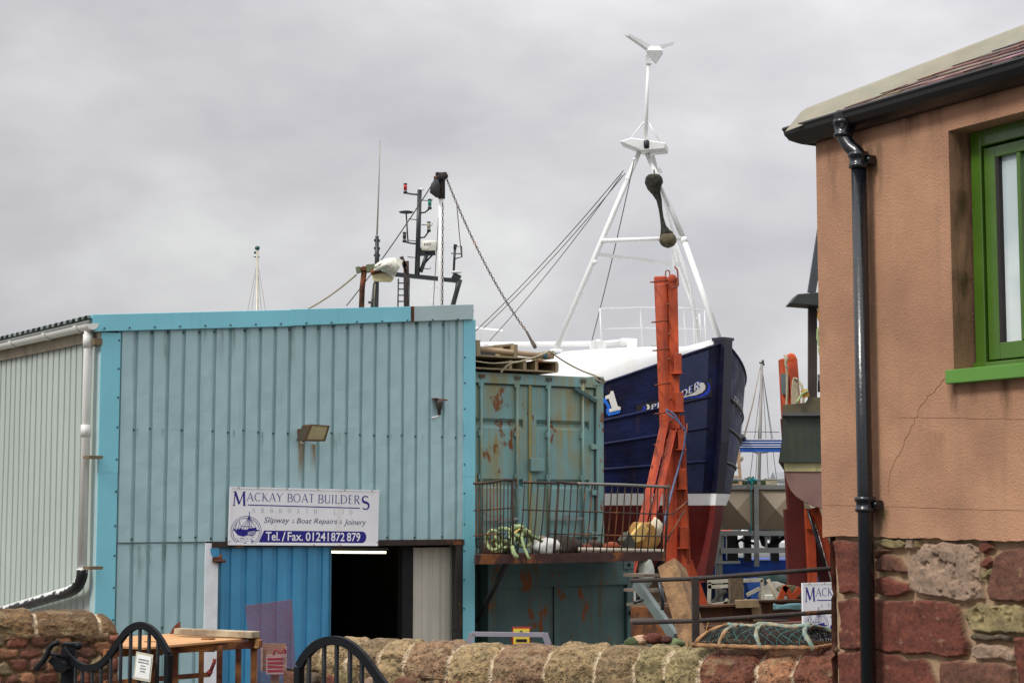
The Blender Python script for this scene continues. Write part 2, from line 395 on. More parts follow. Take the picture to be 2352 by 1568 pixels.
# hidden walls, roof, floor
SI = (A_+SS.ex*10); BI = SF.W(Wd, 0, 0)
inn = mat('shed_inside', C(40,36,30), .9, var=.3)
m = MB()
p = [SF.W(Wd-.05, -.05, YARD), SF.W(Wd-.05, -.05, YARD)+SS.ex*10]
m.prism([p[0], p[1], p[1]+Vector((0,0,zr-YARD-.1)), p[0]+Vector((0,0,zr-YARD-.1))], SF.ex*.05)
m.build('wall', CLAD, shed, label='right side wall facing the containers')
m = MB(); q = SF.W(0, 0, YARD)+SS.ex*10; q2 = SF.W(Wd, 0, YARD)+SS.ex*10
m.prism([q, q2, q2+Vector((0,0,zr-YARD-.1)), q+Vector((0,0,zl-YARD-.1))], SS.ex*.05); m.build('wall', CLAD, shed, label='rear wall')
m = MB(); t0 = [SF.W(0, -.02, zl-.09), SF.W(Wd, -.02, zr-.09)]
lo = SS.n*.16
m.prism([t0[0]+lo, t0[1], t0[1]+SS.ex*10, t0[0]+lo+SS.ex*10], (0,0,.03)); m.build('roof', mat('roof_sheet', C(120,122,120), .6, var=.1), shed)
# corrugated eave edge
m = MB(); V = []; k = 0; s = -.02; pr = []
while s < 10:
    pr += [(s, .0), (s+.06, .0), (s+.075, .04), (s+.165, .04), (s+.18, 0)]; s += .2
for a, dz in pr:
    for dd, zz in ((.17, 0), (-1.2, 1.37*(zr-zl)/Wd)): V.append(SS.W(a, dd, ztop(0)-.045+dz+zz))
m.grid(V, len(pr), 2, 0, False)
m.build('roof_edge', mat('roof_edge_grey', C(128,138,132), .7, var=.25, scale=6, col2=C(60,68,60), c2amt=.7, c2scale=5), shed, recalc=False)
m = MB(); m.prism([SS.W(0, .015, ztop(0)-.30), SS.W(10, .015, ztop(0)-.30), SS.W(10, .015, ztop(0)-.06), SS.W(0, .015, ztop(0)-.06)], SS.n*.03)
m.build('fascia', mat('fascia_wood', C(160,148,130), .8, var=.2, scale=6, streak=.5, scol=C(90,80,65)), shed)
# verge flashing (turquoise then grey replacement piece, rust at the joint)
def strip(pts_top, pts_bot, d, th, mtl, name, mb=None, lab=None):
    b = MB()
    T = [SF.W(*((lambda q: (q[0], d, q[1]))(SF.on(u, v, d)))) for u, v in pts_top]
    B = [SF.W(*((lambda q: (q[0], d, q[1]))(SF.on(u, v, d)))) for u, v in pts_bot]
    b.prism(B+T[::-1], -SF.n*th); return b.build(name, mtl, shed, bevel=.004, label=lab)
strip([(212,722),(672,711)], [(219,761),(672,749)], .05, .10, TRIM, 'verge_trim', lab='turquoise roof edge flashing')
strip([(668,710),(945,703.5)], [(668,748),(945,738)], .055, .10, TRIM, 'verge_trim', lab='turquoise roof edge flashing')
strip([(944,703.2),(952,703)], [(944,738.3),(952,738)], .06, .11, RUST, 'rust_patch', lab='rusty joint in the roof edge flashing')
strip([(951,703),(1088,698.5)], [(951,738),(1088,733)], .057, .10, TRIMG, 'verge_trim', lab='grey replacement piece of roof edge flashing')
# corner trims
def vbox(name, s0, s1, z0, z1, d0, d1, mtl, par=shed, fr=SF, bevel=.003, lab=None):
    b = MB(fr.M()); b.box(s0, s1, d0, d1, z0, z1); return b.build(name, mtl, par, bevel=bevel, label=lab)
zs = SF.on(232, 1085)[1]
vbox('corner_trim', -.012, .23, zs, zl-.2, -.01, .012, TRIM, lab='turquoise left corner trim, upper length')
vbox('corner_trim', -.012, .228, YARD, zs+.03, -.012, .010, TRIM, lab='turquoise left corner trim, lower length')
vbox('corner_trim', Wd-.17, Wd+.012, zs, zr-.2, -.01, .012, TRIM, lab='turquoise right corner trim, upper length')
vbox('corner_trim', Wd-.17, Wd+.010, YARD, zs+.03, -.012, .010, TRIM, lab='turquoise right corner trim, lower length')
b = MB(SS.M()); b.box(-.0, .17, -.012, .012, YARD, zl-.3); b.build('corner_trim', mat('trim_lit_pale', C(165,190,190), .5, var=.06, streak=.3, scol=C(140,165,165)), shed, bevel=.003, label='left corner trim return, painted pale as the lit side')  # return coloured paler than the other trims, for the light on it
b = MB(SS.M()); b.box(.13, .17, .0, .05, ztop(0)-.36, ztop(0)-.30); b.box(-.02,.14,.0,.1,ztop(0)-.36,ztop(0)-.28); b.build('bracket', mat('bracket_brown', C(110,95,70), .8), shed)
# screws
b = MB(SF.M()); rs = random.Random(4)
k = 0
while .055+k*.2 < Wd-.16:
    sc = .055+k*.2+.170
    for u_, v_, pr_ in ((300, 762, .8), (700, 994, .85), (700, 1233, .75), (400,1440,.7)):
        zz = SF.on(u_, v_)[1]
        if v_ == 762: zz = ztop(sc)-.24
        if v_ == 1440 and sc > sj0: continue
        if .22 < sc < Wd-.18 and rs.random() < pr_:
            zz += rs.uniform(-.015, .015); b._a([(sc+.011*math.cos(R(a)), -.03+h, zz+.011*math.sin(R(a))) for h in (0, .012) for a in range(0, 360, 60)], [tuple(range(6)), tuple(range(6,12))]+[(i,(i+1)%6,(i+1)%6+6,i+6) for i in range(6)])
    k += 1
for sc in (.21, Wd-.155):
    for v_ in (800, 862, 925, 990, 1060, 1130, 1205, 1270, 1340, 1410):
        zz = SF.on(650, v_)[1]; b.box(sc-.009, sc+.009, .012, .02, zz-.009, zz+.009)
for u_ in range(240, 1080, 58):
    s_, z_ = SF.on(u_, 754-(u_-240)*.026, .06); b.box(s_-.009, s_+.009, .055, .066, z_-.009, z_+.009)
b.build('screws', mat('screw_dark', C(45,45,42), .6), shed)
b = MB(SF.M()); b.box(.22, sj0, -.002, .006, zh-.012, zh); b.build('seam', mat('seam_dark', C(75,85,85), .7), shed)
# door furniture
vbox('door_post', sj0, sj1-.01, YARD, zh-.02, -.05, .018, mat('door_post_white', C(222,225,228), .6, var=.1, scale=5, bump=.3, bscale=12, bdist=.004), lab='white painted left door post')
vbox('lintel', sj0+.08, Wd-.16, zh-.075, zh-.004, -.12, .03, mat('lintel_dark', C(48,36,30), .8, var=.3, scale=6, rust=.35))
b = MB(SF.M()); b._a([(sj0+.06,.021,zh-.08),(sj1,.021,zh-.08),(sj1,.021,zh-.28),(sj0+.13,.021,zh-.24),(sj0+.07,.021,zh-.15)], [(0,1,2,3,4)]); b.build('paint_patch', mat('door_blue', C(64,138,178), .45, var=.13, scale=2, streak=.35, scol=C(48,120,165), bump=.2, bscale=6, bdist=.008), shed)
DB = MC['door_blue']
b = MB()
clad(b, SF, sj1, sd1, YARD+.05, zh-.06, per=.205, ph=sj1-.03, d0=-.015, dep=.028, crown=.12, nz=8, seed=9)
door = b.build('door', DB, shed, recalc=False, label='blue corrugated sliding door leaf')
b = MB(SF.M()); b.box(sj1-.01, sj1+.03, -.03, .01, YARD+.05, zh-.06); b.box(sd1-.02, sd1+.005, -.05, .0, YARD+.05, zh-.07); b.build('door_edge', mat('door_edge', C(40,95,120), .5), door)
b = MB(SF.M()); zz = SF.on(500, 1284)[1]
b.box(sj0+.09, sj1+.03, .02, .045, zz-.03, zz+.03); b.tube([(sj0+.1,.07,zz-.02),(sj1+.06,.07,zz-.02)], .018); b.tube([(sj1+.0,.06,zz-.05),(sj1+.0,.06,zz+.06)], .02)
b.build('hinge', RUST, door)
vbox('door_frame', so1, so2, YARD, zh-.07, -.1, .022, mat('frame_dark', C(42,38,34), .8, var=.3, rust=.25), lab='dark rusty right door frame')
b = MB(SF.M()); zz = SF.on(1045, 1435)[1]; b.tube([(so1-.06,.02,zz),(so1-.06,.05,zz-.03),(so1-.0,.05,zz-.03)], .008); b.tube([(so1-.06,.02,zz-.1),(so1-.03,.05,zz-.11),(so1,.05,zz-.11)], .008); b.build('door_hook', DARK, shed)
# inner folded leaf of pale sheet, dark mullion
ssx = SF.on(950, 1350, -.15)[0]
b = MB(); clad(b, SF, ssx, so1+.1, YARD+.05, zh-.11, per=.16, ph=ssx, d0=-.2, dep=.02, crown=.09, nz=4)
b.build('inner_leaf', mat('leaf_pale', C(205,200,185), .6, var=.12, scale=1.5, streak=.5, scol=C(165,165,150)), shed, recalc=False, label='pale corrugated inner door leaf')
vbox('mullion', ssx-.16, ssx, YARD, zh-.08, -.3, -.16, mat('mullion_black', C(14,13,13), .8))
# inside: black liners at the sides and overhead added to cut reflected light
for nm_, pts_ in (('added_liner', [SF.W(Wd-.06,-.15,YARD), SF.W(Wd-.06,-.15,YARD)+SS.ex*4.5]), ('added_liner', [SF.W(.12,-.1,YARD), SF.W(.12,-.1,YARD)+SS.ex*4.5])):
    b = MB(); b.prism([pts_[0], pts_[1], pts_[1]+Vector((0,0,3.9)), pts_[0]+Vector((0,0,3.9))], SF.ex*-.02 if 'x' in nm_ else SF.ex*.004); b.build('added_liner', mat('added_liner_black', C(16,13,10), .95, var=.3), shed)
b = MB(); b.prism([SF.W(.15,-.2,1.95), SF.W(Wd-.1,-.2,1.95), SF.W(Wd-.1,-4.2,1.95), SF.W(.15,-4.2,1.95)], (0,0,.03)); b.build('added_ceiling', mat('added_liner_black', C(16,13,10), .95), shed)
b = MB(); b.prism([SF.W(.15,-.2,YARD+.01), SF.W(Wd-.1,-.2,YARD+.01), SF.W(Wd-.1,-4.2,YARD+.01), SF.W(.15,-4.2,YARD+.01)], (0,0,.01)); b.build('floor', mat('added_liner_black', C(16,13,10), .95), shed)
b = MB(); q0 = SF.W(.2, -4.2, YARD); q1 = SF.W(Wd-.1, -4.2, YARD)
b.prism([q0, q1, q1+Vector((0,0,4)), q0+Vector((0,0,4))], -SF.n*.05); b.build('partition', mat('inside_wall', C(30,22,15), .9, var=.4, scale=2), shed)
b = MB(SF.M()); b.box(2.4, 4.2, -4.1, -3.5, YARD, .15); b.box(2.3, 4.3, -4.12, -3.4, .15, .22); tag(b.build('workbench', mat('bench_dark', C(70,52,36), .9, var=.3)), 'dim timber workbench deep inside the open shed doorway', 'bench')
b = MB(SF.M())
for i in range(7): b.box(3.0+i*.16, 3.13+i*.16, -4.18, -4.13, .3, 1.25-.12*(i % 3))
tag(b.build('boards', mat('boards_dark', C(92,64,40), .9, var=.3)), 'dim upright boards stacked behind the bench inside the shed', 'boards')
s_, z_ = SF.on(757, 1264, -1.6); s2_, z2_ = SF.on(886, 1268, -1.6)
b = MB(); lam = thing('tube_light', SF.W(s_, -1.6, z_), 'lit fluorescent tube inside the dark shed doorway', 'light')
b.tube([SF.W(s_-.9, -1.6, z_), SF.W(s2_, -1.6, z2_-.0)], .017); b.build('tube', mat('tube_lit', (1,.86,.5,1), .5, emit=3.2, var=0), lam)
b = MB(); b.beam(SF.W(s_-.95, -1.6, z_+.045), SF.W(s2_+.03, -1.6, z2_+.045), .07, .04); b.build('batten', WHITE, lam)
# gutter, downpipe
PVC = mat('white_pvc', C(222,222,216), .35, var=.06, scale=3, streak=.3, scol=C(170,165,145))
g = thing('gutter', SS.W(0, .2, ztop(0)), 'white half-round gutter along the eave of the shed side wall', 'gutter')
b = MB(); zg = ztop(0)-.11; pts = [(s, .14+.075*math.cos(R(a)), zg+.075*math.sin(R(a))) for s in (-.05, 10) for a in range(175, 366, 12)]
n_ = len(pts)//2; b.grid([SS.W(*q) for q in pts], 2, n_); b._a([SS.W(*q) for q in pts[:n_]], [tuple(range(n_))]); b.build('channel', PVC, g, recalc=False)
for s_u in (0.28, 1.35, 2.6, 4.6, 6.6, 8.6):
    b = MB(); pts = [(s, .14+.085*math.cos(R(a)), zg+.085*math.sin(R(a))) for s in (s_u, s_u+.1) for a in range(170, 372, 12)]
    b.grid([SS.W(*q) for q in pts], 2, len(pts)//2); b.build('socket', PVC, g, recalc=False)
dp = thing('downpipe', SS.W(.35, .12, YARD), 'white plastic downpipe at the shed corner with a chipped black bend below', 'drainpipe')
sA, zA = SS.on(203, 757, .12); sB, zB = SS.on(189, 1308, .12)
b = MB(); b.tube([SS.W(sA, .12, zA+.03), SS.W(sA, .12, zA-.1), SS.W(sB+.0, .12, zB)], .052, 16); b.build('pipe', PVC, dp)
for v_, h_ in ((768, .16), (975, .14)):
    s_, z_ = SS.on(201, v_, .12); b = MB(); b.tube([SS.W(sA+(sB-sA)*(zA-z_)/(zA-zB), .12, z_), SS.W(sA+(sB-sA)*(zA-z_)/(zA-zB), .12, z_-h_)], .062, 16); b.build('collar', PVC, dp)
for v_ in (1050, 1303):
    s_, z_ = SS.on(206, v_, .12); b = MB(SS.M()); b.box(s_-.16, s_+.03, .02, .19, z_-.018, z_+.018); b.build('clip', mat('bracket_brown', C(110,95,70), .8), dp)
CH = mat('chipped_black_white', C(24,24,26), .4, var=.2)
t = CH.node_tree   # white paint left in flakes on the upper side of the black pipe
bs = t.nodes['Principled BSDF']; ge = t.nodes.new('ShaderNodeNewGeometry'); sx_ = t.nodes.new('ShaderNodeSeparateXYZ'); t.links.new(ge.outputs['Normal'], sx_.inputs[0])
no = t.nodes.new('ShaderNodeTexNoise'); no.inputs['Scale'].default_value = 7; no.inputs['Detail'].default_value = 8; tcc = t.nodes.new('ShaderNodeTexCoord'); t.links.new(tcc.outputs['Object'], no.inputs[0])
ma = t.nodes.new('ShaderNodeMath'); ma.operation = 'MULTIPLY_ADD'; ma.inputs[1].default_value = 3.2; t.links.new(no.outputs[0], ma.inputs[0]); t.links.new(sx_.outputs[2], ma.inputs[2])
gt = t.nodes.new('ShaderNodeMath'); gt.operation = 'GREATER_THAN'; gt.inputs[1].default_value = 1.95; t.links.new(ma.outputs[0], gt.inputs[0])
mi_ = t.nodes.new('ShaderNodeMix'); mi_.data_type = 'RGBA'; mi_.inputs[6].default_value = C(24,24,26); mi_.inputs[7].default_value = C(225,225,222); t.links.new(gt.outputs[0], mi_.inputs[0]); t.links.new(mi_.outputs[2], bs.inputs['Base Color'])
b = MB(); zb_ = zB; q = [SS.W(sB, .12, zB+.01), SS.W(sB+.0, .125, zB-.08), SS.W(sB+.10, .14, zB-.20), SS.W(sB+.35, .14, zB-.27), SS.W(sB+4, .14, zB-.80)]
b.tube(smooth_line(q[:4], .02)+[q[4]], .068, 16)
b.build('bend', CH, dp)
# flood light on the wall
fl = thing('flood_light', SF.W(*((lambda q: (q[0], 0, q[1]))(SF.on(700, 1000)))), 'square metal floodlight tilted on the shed wall above the sign, rust streaks below', 'lamp')
s0_, z0_ = SF.on(712, 1012, .15); s1_, z1_ = SF.on(757, 972, .32)
def sq(u, v, d): s, z = SF.on(u, v, d); return SF.W(s, d, z)
fa = [sq(699,1012,.20), sq(747,1013,.20), sq(758,977,.36), sq(714,974,.36)]
bk = [p_-SF.n*.12-SF.ex*.07 for p_ in fa]
LB = mat('lamp_body', C(95,88,72), .6, metal=.3, var=.2, rust=.2)
b = MB(); b._a(fa+bk, [(4,5,6,7),(0,1,5,4),(1,2,6,5),(2,3,7,6),(3,0,4,7)])
b.build('body', LB, fl, recalc=True, bevel=.008)
b = MB(); c_ = sum(fa, Vector())/4; inn_ = [p_.lerp(c_, .16)+(fa[0]-bk[0])*.03 for p_ in fa]
b._a(fa+inn_, [(0,1,5,4),(1,2,6,5),(2,3,7,6),(3,0,4,7)]); b.build('bezel', mat('lamp_bezel', C(120,100,70), .55, var=.2, rust=.2), fl)
b = MB(); b._a([p_.lerp(c_, .14)-(fa[0]-bk[0])*.04 for p_ in fa], [(0,1,2,3)]); b.build('glass', mat('lamp_glass', C(205,195,150), .15, var=.15, scale=6), fl)
b = MB(); b.beam(sq(692,1000,.02), sq(692,985,.02), .09, .03, up=SF.n); b.tube([sq(690,996,.02), sq(696,1003,.12), sq(703,1000,.22)], .014)
b.build('bracket', RUST, fl)
b = MB(); b.tube(smooth_line([sq(700,1014,.1), sq(694,1018,.08), sq(689,1008,.06), sq(690,996,.08), sq(697,1000,.12)], .02), .007, 6); b.build('cable', WHITE, fl)
wl = thing('wall_lamp_holder', sq(1008, 925, 0), 'broken lamp holder with rusty plate and dangling white cable on the shed wall', 'lamp')
b = MB(); b.beam(sq(995,915,.05), sq(1025,919,.05), .09, .014, up=(0,0,1)); b.build('plate', RUST, wl)
b = MB(); b.lathe(sq(1009,918,.06), (0,0,-1), [(.05,0),(.055,.03),(.045,.08),(.04,.085),(.042,.12),(.028,.125),(.022,.2)], 14); b.build('socket', mat('socket_dark', C(60,58,54), .5, var=.3), wl)
b = MB(); b.tube(smooth_line([sq(1012,942,.06), sq(1011,950,.06), sq(1005,956,.05), sq(992,959,.01)], .02), .01, 7); b.build('cable', WHITE, wl)
def film_mat(name, col, al=1.0):
    m_ = bpy.data.materials.new(name); m_.use_nodes = True; t = m_.node_tree; bs = t.nodes['Principled BSDF']; bs.inputs['Base Color'].default_value = col; bs.inputs['Roughness'].default_value = .85
    at = t.nodes.new('ShaderNodeAttribute'); at.attribute_name = 'Col'; nn_ = t.nodes.new('ShaderNodeTexNoise'); nn_.inputs['Scale'].default_value = 1; nn_.inputs['Detail'].default_value = 6
    tcc = t.nodes.new('ShaderNodeTexCoord'); mpp = t.nodes.new('ShaderNodeMapping'); mpp.inputs['Scale'].default_value = (26,26,5); t.links.new(tcc.outputs['Object'], mpp.inputs[0]); t.links.new(mpp.outputs[0], nn_.inputs[0])
    m1 = t.nodes.new('ShaderNodeMath'); m1.operation = 'MULTIPLY'; m2 = t.nodes.new('ShaderNodeMapRange'); m2.inputs[1].default_value = .35; m2.inputs[2].default_value = .62; m2.inputs[4].default_value = al; t.links.new(nn_.outputs[0], m2.inputs[0])
    sxx = t.nodes.new('ShaderNodeSeparateColor'); t.links.new(at.outputs[0], sxx.inputs[0]); t.links.new(sxx.outputs[0], m1.inputs[0]); t.links.new(m2.outputs[0], m1.inputs[1]); t.links.new(m1.outputs[0], bs.inputs['Alpha']); return m_
def film(name, m_, par, W, regs):
    # thin film of dirt and, on the jamb, painted shade: each region (s0, s1, ztop, zbot, offset, strength) fades towards its sides and its foot
    b = MB()
    for s0, s1, zt, zb, d, a in regs:
        V = []; cl = []
        for i in range(9):
            for j in range(14):
                V.append(W(s0+(s1-s0)*i/8, d, zt+(zb-zt)*j/13)); q = max(0, 1-abs(i-4)/4)**.6*(1-j/13)**.9*min(1, j/1.0+.4)*a; cl.append((q,q,q))
        b.grid(V, 9, 14, 0, False, cl)
    return b.build(name, m_, par, recalc=False)
rs2 = random.Random(14); regs = []
for i in range(20):
    s = rs2.uniform(.3, Wd-.3); zt = ztop(s)-.16; regs.append((s-.02, s+.02+rs2.random()*.03, zt, zt-rs2.uniform(.2,.8), .0075, rs2.uniform(.2,.55)))
for i in range(16):
    s = .3+rs2.random()*(Wd-.5); zt = SF.on(700, 992)[1]; regs.append((s-.015, s+.02, zt, zt-rs2.uniform(.08,.35), .0077, rs2.uniform(.25,.6)))
for i in range(8):
    s = rs2.uniform(.3, sj0-.1); regs.append((s-.03, s+.05, zh-.02, zh-rs2.uniform(.2,.7), .0072, rs2.uniform(.3,.6)))
film('run_off_streaks', film_mat('grime_grey', C(92,96,84)), shed, SF.W, regs)
# rust stains on the cladding (thin film running down from the bracket)
ST = bpy.data.materials.new('rust_run'); ST.use_nodes = True; MC['rust_run'] = ST
t = ST.node_tree; bs = t.nodes['Principled BSDF']; bs.inputs['Base Color'].default_value = C(150,110,45); bs.inputs['Roughness'].default_value = .8
at = t.nodes.new('ShaderNodeAttribute'); at.attribute_name = 'Col'; nn_ = t.nodes.new('ShaderNodeTexNoise'); nn_.inputs['Scale'].default_value = 1; nn_.inputs['Detail'].default_value = 5
tcc = t.nodes.new('ShaderNodeTexCoord'); mpp = t.nodes.new('ShaderNodeMapping'); mpp.inputs['Scale'].default_value = (30,30,3); t.links.new(tcc.outputs['Object'], mpp.inputs[0]); t.links.new(mpp.outputs[0], nn_.inputs[0])
m1 = t.nodes.new('ShaderNodeMath'); m1.operation = 'MULTIPLY'; m2 = t.nodes.new('ShaderNodeMapRange'); m2.inputs[1].default_value = .25; m2.inputs[2].default_value = .65; t.links.new(nn_.outputs[0], m2.inputs[0])
sxx = t.nodes.new('ShaderNodeSeparateColor'); t.links.new(at.outputs[0], sxx.inputs[0]); t.links.new(sxx.outputs[0], m1.inputs[0]); t.links.new(m2.outputs[0], m1.inputs[1]); t.links.new(m1.outputs[0], bs.inputs['Alpha'])
b = MB()
for (ua, ub, va, vb, a) in ((683,701,1004,1110,1.0),(712,728,1020,1085,.75)):
    V = []; cl = []
    for i in range(9):
        for j in range(14):
            u = ua+(ub-ua)*i/8; v = va+(vb-va)*j/13; s, z = SF.on(u, v, .0065)
            V.append(SF.W(s, .0065, z)); q = (1-abs(i-4)/4)**.7*(1-j/13)**.8*a*1.3; cl.append((q,q,q))
    b.grid(V, 9, 14, 0, False, cl)
b.build('rust_stain', ST, shed, recalc=False)
# ================================================================== company signs
SW = mat('sign_white', C(232,232,234), .35, var=.03, scale=4, streak=.1, scol=C(190,175,150)); NAVY = mat('sign_navy', C(24,18,125), .4, var=.0); GREYL = mat('sign_grey', C(150,150,165), .5, var=0); SW2 = mat('sign_letter_white', C(238,238,240), .4, var=0); SLATE = mat('sign_slate', C(70,74,110), .5, var=0)
def company_sign(o, ex, ez, n, W_, label):
    # board coordinates x 0..1000, y 0..-355 measured off the photographed sign
    k = W_/1000
    T = lambda d: (lambda x, y, dz=0: o+ex*(x*k)+ez*(y*k)+n*(d+dz))
    r = thing('company_sign', o, label, 'sign')
    b = MB(); b.prism([T(0)(0,0), T(0)(1000,0), T(0)(1000,-352), T(0)(0,-352)], n*.02); bo = b.build('board', SW, r, bevel=.003)
    b = MB()
    for x0, x1, y0, y1 in ((0,1000,-10,0),(0,1000,-352,-342),(0,8,-342,-10),(992,1000,-342,-10)): b.prism([T(.02)(x0,y0), T(.02)(x1,y0), T(.02)(x1,y1), T(.02)(x0,y1)], n*.006)
    b.build('edge_strip', SW, r)
    b = MB(); t = T(.022)
    serif(b, 'M', 22, -114, 105, -28, t, wmul=1, bw=1.15); serif(b, 'ACKAY', 110, -84, 345, -34, t, gap=.1, bw=.8); serif(b, 'BOAT', 374, -86, 556, -34, t, gap=.1, bw=.8); serif(b, 'BUILDER', 580, -90, 868, -36, t, gap=.1, bw=.8)
    serif(b, 'S', 878, -122, 936, -38, t, bw=1.4)
    b.prism([T(.0215)(118,-111), T(.0215)(868,-119), T(.0215)(868,-113), T(.0215)(118,-105)], n*.0006)
    b.build('lettering', NAVY, r, recalc=False)
    b = MB()
    for i, ch in enumerate('ARBROATH'): serif(b, ch, 147+i*58.5, -154, 147+i*58.5+20, -127, t, bw=.7)
    for i, ch in enumerate('LTD'): serif(b, ch, 690+i*54, -157, 690+i*54+20, -130, t, bw=.7)
    b.build('lettering', GREYL, r, recalc=False)
    b = MB()
    for tx, x0, x1, y0, y1 in (('Slipway',226,394,-226,-180),('Boat Repairs',441,716,-226,-184),('Joinery',762,915,-232,-186)):
        v, f = text2d(tx, x0, y0, x1, y1, 0.0, .25); b.flat(v, f, t)
    for x in (418, 740): # small anchors
        b.flat([(x-1,-215),(x+1,-215),(x+1,-190),(x-1,-190)], [(0,1,2,3)], lambda a, c: t(a, c)); b.flat([(x-6,-212),(x+6,-212),(x+4,-207),(x-4,-207)], [(0,1,2,3)], lambda a, c: t(a, c, .0002)); b.flat([(x-4,-196),(x+4,-196),(x+4,-194),(x-4,-194)], [(0,1,2,3)], lambda a, c: t(a, c, .0003))
    b.build('lettering', SLATE, r, recalc=False)
    b = MB(); pill = [(195,-334),(228,-262)]+arc2(888,-298,30,36,90,-90,12)
    b.flat(pill[:2]+pill[2:], [tuple(range(len(pill)))], T(.0212)); bn = b.build('banner', NAVY, r, recalc=False)
    b = MB()
    for tx, x0, x1, y0, y1 in (('Tel.',240,332,-323,-270),('/',346,370,-327,-270),('Fax.',384,486,-323,-270),('01241',505,660,-324,-270),('872',676,768,-324,-270),('879',784,876,-324,-270)):
        v, f = text2d(tx, x0, y0, x1, y1, .012); b.flat(v, f, T(.0222))
    b.build('lettering', SW2, bn, recalc=False)
    # emblem: sailing boat in a ring
    b = MB(); cx, cy = 112, -268
    for r0, r1 in ((98,101),(86,89)):
        a = arc2(cx, cy, r0*.98, r0*.92, -52, 232, 50)+arc2(cx, cy, r1*.98, r1*.92, 232, -52, 50); n_ = 51
        b.flat(a, [(i, i+1, 2*n_-2-i, 2*n_-1-i) for i in range(n_-1)], t)
    H = [(26,-262),(40,-250),(48,-262),(58,-248),(66,-258),(72,-245),(84,-256),(118,-258),(126,-250),(178,-244),(178,-256),(196,-260),(196,-264),(176,-268),(172,-285),(150,-296),(118,-292),(96,-300),(60,-292),(44,-276),(40,-266)]
    b.flat(H, [tuple(range(len(H)))], lambda x, y: t(x, y, .0002))
    for x0, y0, x1, y1, w_ in ((130,-250,130,-150,2.2),(130,-185,176,-246,1.2),(130,-185,90,-256,1.2),(130,-175,112,-256,1),(130,-175,150,-250,1),(130,-180,72,-250,.9),(62,-250,66,-205,1.4),(44,-252,50,-215,1.2),(66,-208,84,-252,.8),(50,-215,36,-254,.8),(80,-238,150,-240,1.6)):
        d_ = Vector((x1-x0, y1-y0)).normalized(); nx, ny = -d_.y*w_, d_.x*w_
        b.flat([(x0-nx,y0-ny),(x0+nx,y0+ny),(x1+nx,y1+ny),(x1-nx,y1-ny)], [(0,1,2,3)], lambda x, y: t(x, y, .0004+.00001*x0))
    b.flat([(126,-176),(108,-206),(124,-192),(130,-168),(140,-196),(156,-212),(140,-204)], [(0,1,2),(0,2,3),(3,4,6),(4,5,6)], lambda x, y: t(x, y, .0009))
    rr = random.Random(3)
    for i in range(46):
        y = -300-rr.random()*42; hw = (1-((y+268)/88)**2)**.5*80; x = cx+rr.uniform(-hw, hw)*.9; wv = rr.uniform(5, 20)*(1.3 if x > 100 else .7); hh = rr.uniform(1.2, 4)
        b.flat([(x-wv/2,y),(x,y-hh/2),(x+wv/2,y),(x,y+hh/2)], [(0,1,2,3)], lambda a, c: t(a, c, .0002+.00002*i))
    b.build('emblem', NAVY, r, recalc=False)
    b = MB()
    for k_ in range(4):
        b.flat([(122,-274-k_*5),(172,-264-k_*6),(171,-266-k_*6),(123,-276-k_*5)], [(0,1,2,3)], lambda x, y: t(x, y, .0014))
    b.build('hull_lines', SW2, r, recalc=False)
    b = MB()
    for x, y in ((55,-5),(180,-5),(370,-6),(578,-6),(760,-6),(950,-6),(995,-330),(4,-330),(560,-347),(740,-347)): b.prism([T(.026)(x-4,y-3), T(.026)(x+4,y-3), T(.026)(x+4,y+4), T(.026)(x-4,y+4)], n*.004)
    b.build('fixings', mat('fixing_brass', C(150,130,90), .6, rust=.3), r)
    return r
sTL = SF.on(527, 1117, .03); sTR = SF.on(869, 1125, .03); sBL = SF.on(528, 1239, .03)
o_ = SF.W(sTL[0], .03, sTL[1]); e_ = (SF.W(sTR[0], .03, sTR[1])-o_); W1 = e_.length; e_.normalize(); up1 = SF.n.cross(e_); up1 = up1 if up1.z > 0 else -up1
company_sign(o_, e_, up1, SF.n, W1, 'white boat builders sign with navy lettering fixed above the open shed door')
S2 = Fr((P(1842,1170,21.4).x, 21.4), 57)
a_, b_ = S2.on(1840, 1338)
company_sign(S2.W(a_, 0, b_), S2.ex, Vector((0,0,1)), S2.n, W1*.98, 'white boat builders sign half hidden behind the stone corner of the house')
b = MB(S2.M()); 
for x in (a_+.15, a_+1.6): b.box(x, x+.07, -.08, -.005, YARD, b_-.05)
b.box(a_, a_+1.75, -.1, .02, b_-.70, b_-.655)
tag(b.build('sign_stand', mat('stand_wood', C(110,85,60), .8, var=.3, scale=5)), 'timber stand holding up the half hidden boat builders sign', 'stand')
# ================================================================== house at the right
c0 = P(1888, 1170, 9.7); HF = Fr((c0.x, c0.y), 150)
PL = mat('plaster_terracotta', C(180,136,106), .92, var=.13, scale=1.7, bump=1, bscale=85, bdist=.008, col2=C(152,112,88), c2amt=.8, c2scale=1.3, streak=.45, scol=C(150,116,92))
house = thing('stone_house', HF.W(0, 0, 0), 'terracotta plastered house with red sandstone base, slate roof and green window', 'house')
zE = HF.on(1884, 306)[1]; zP = HF.on(1995, 1236)[1]; HL = 6.0; HD = 5.0
w0, wz1 = HF.on(2178, 301); _, wz0 = HF.on(2178, 868); w1 = w0+1.05; wz1 -= .0
PT = .035
def wallgrid(b, s0, s1, z0, z1, d, jb=False):
    b._a([HF.W(s0,d,z0), HF.W(s1,d,z0), HF.W(s1,d,z1), HF.W(s0,d,z1)], [(0,1,2,3)])
b = MB(); X = [0, w0, w1, HL]; Z = [zP+.05, wz0, wz1, zE+.05]
for i in range(3):
    for j in range(3):
        if (i, j) != (1, 1): wallgrid(b, X[i], X[i+1], Z[j], Z[j+1], 0)
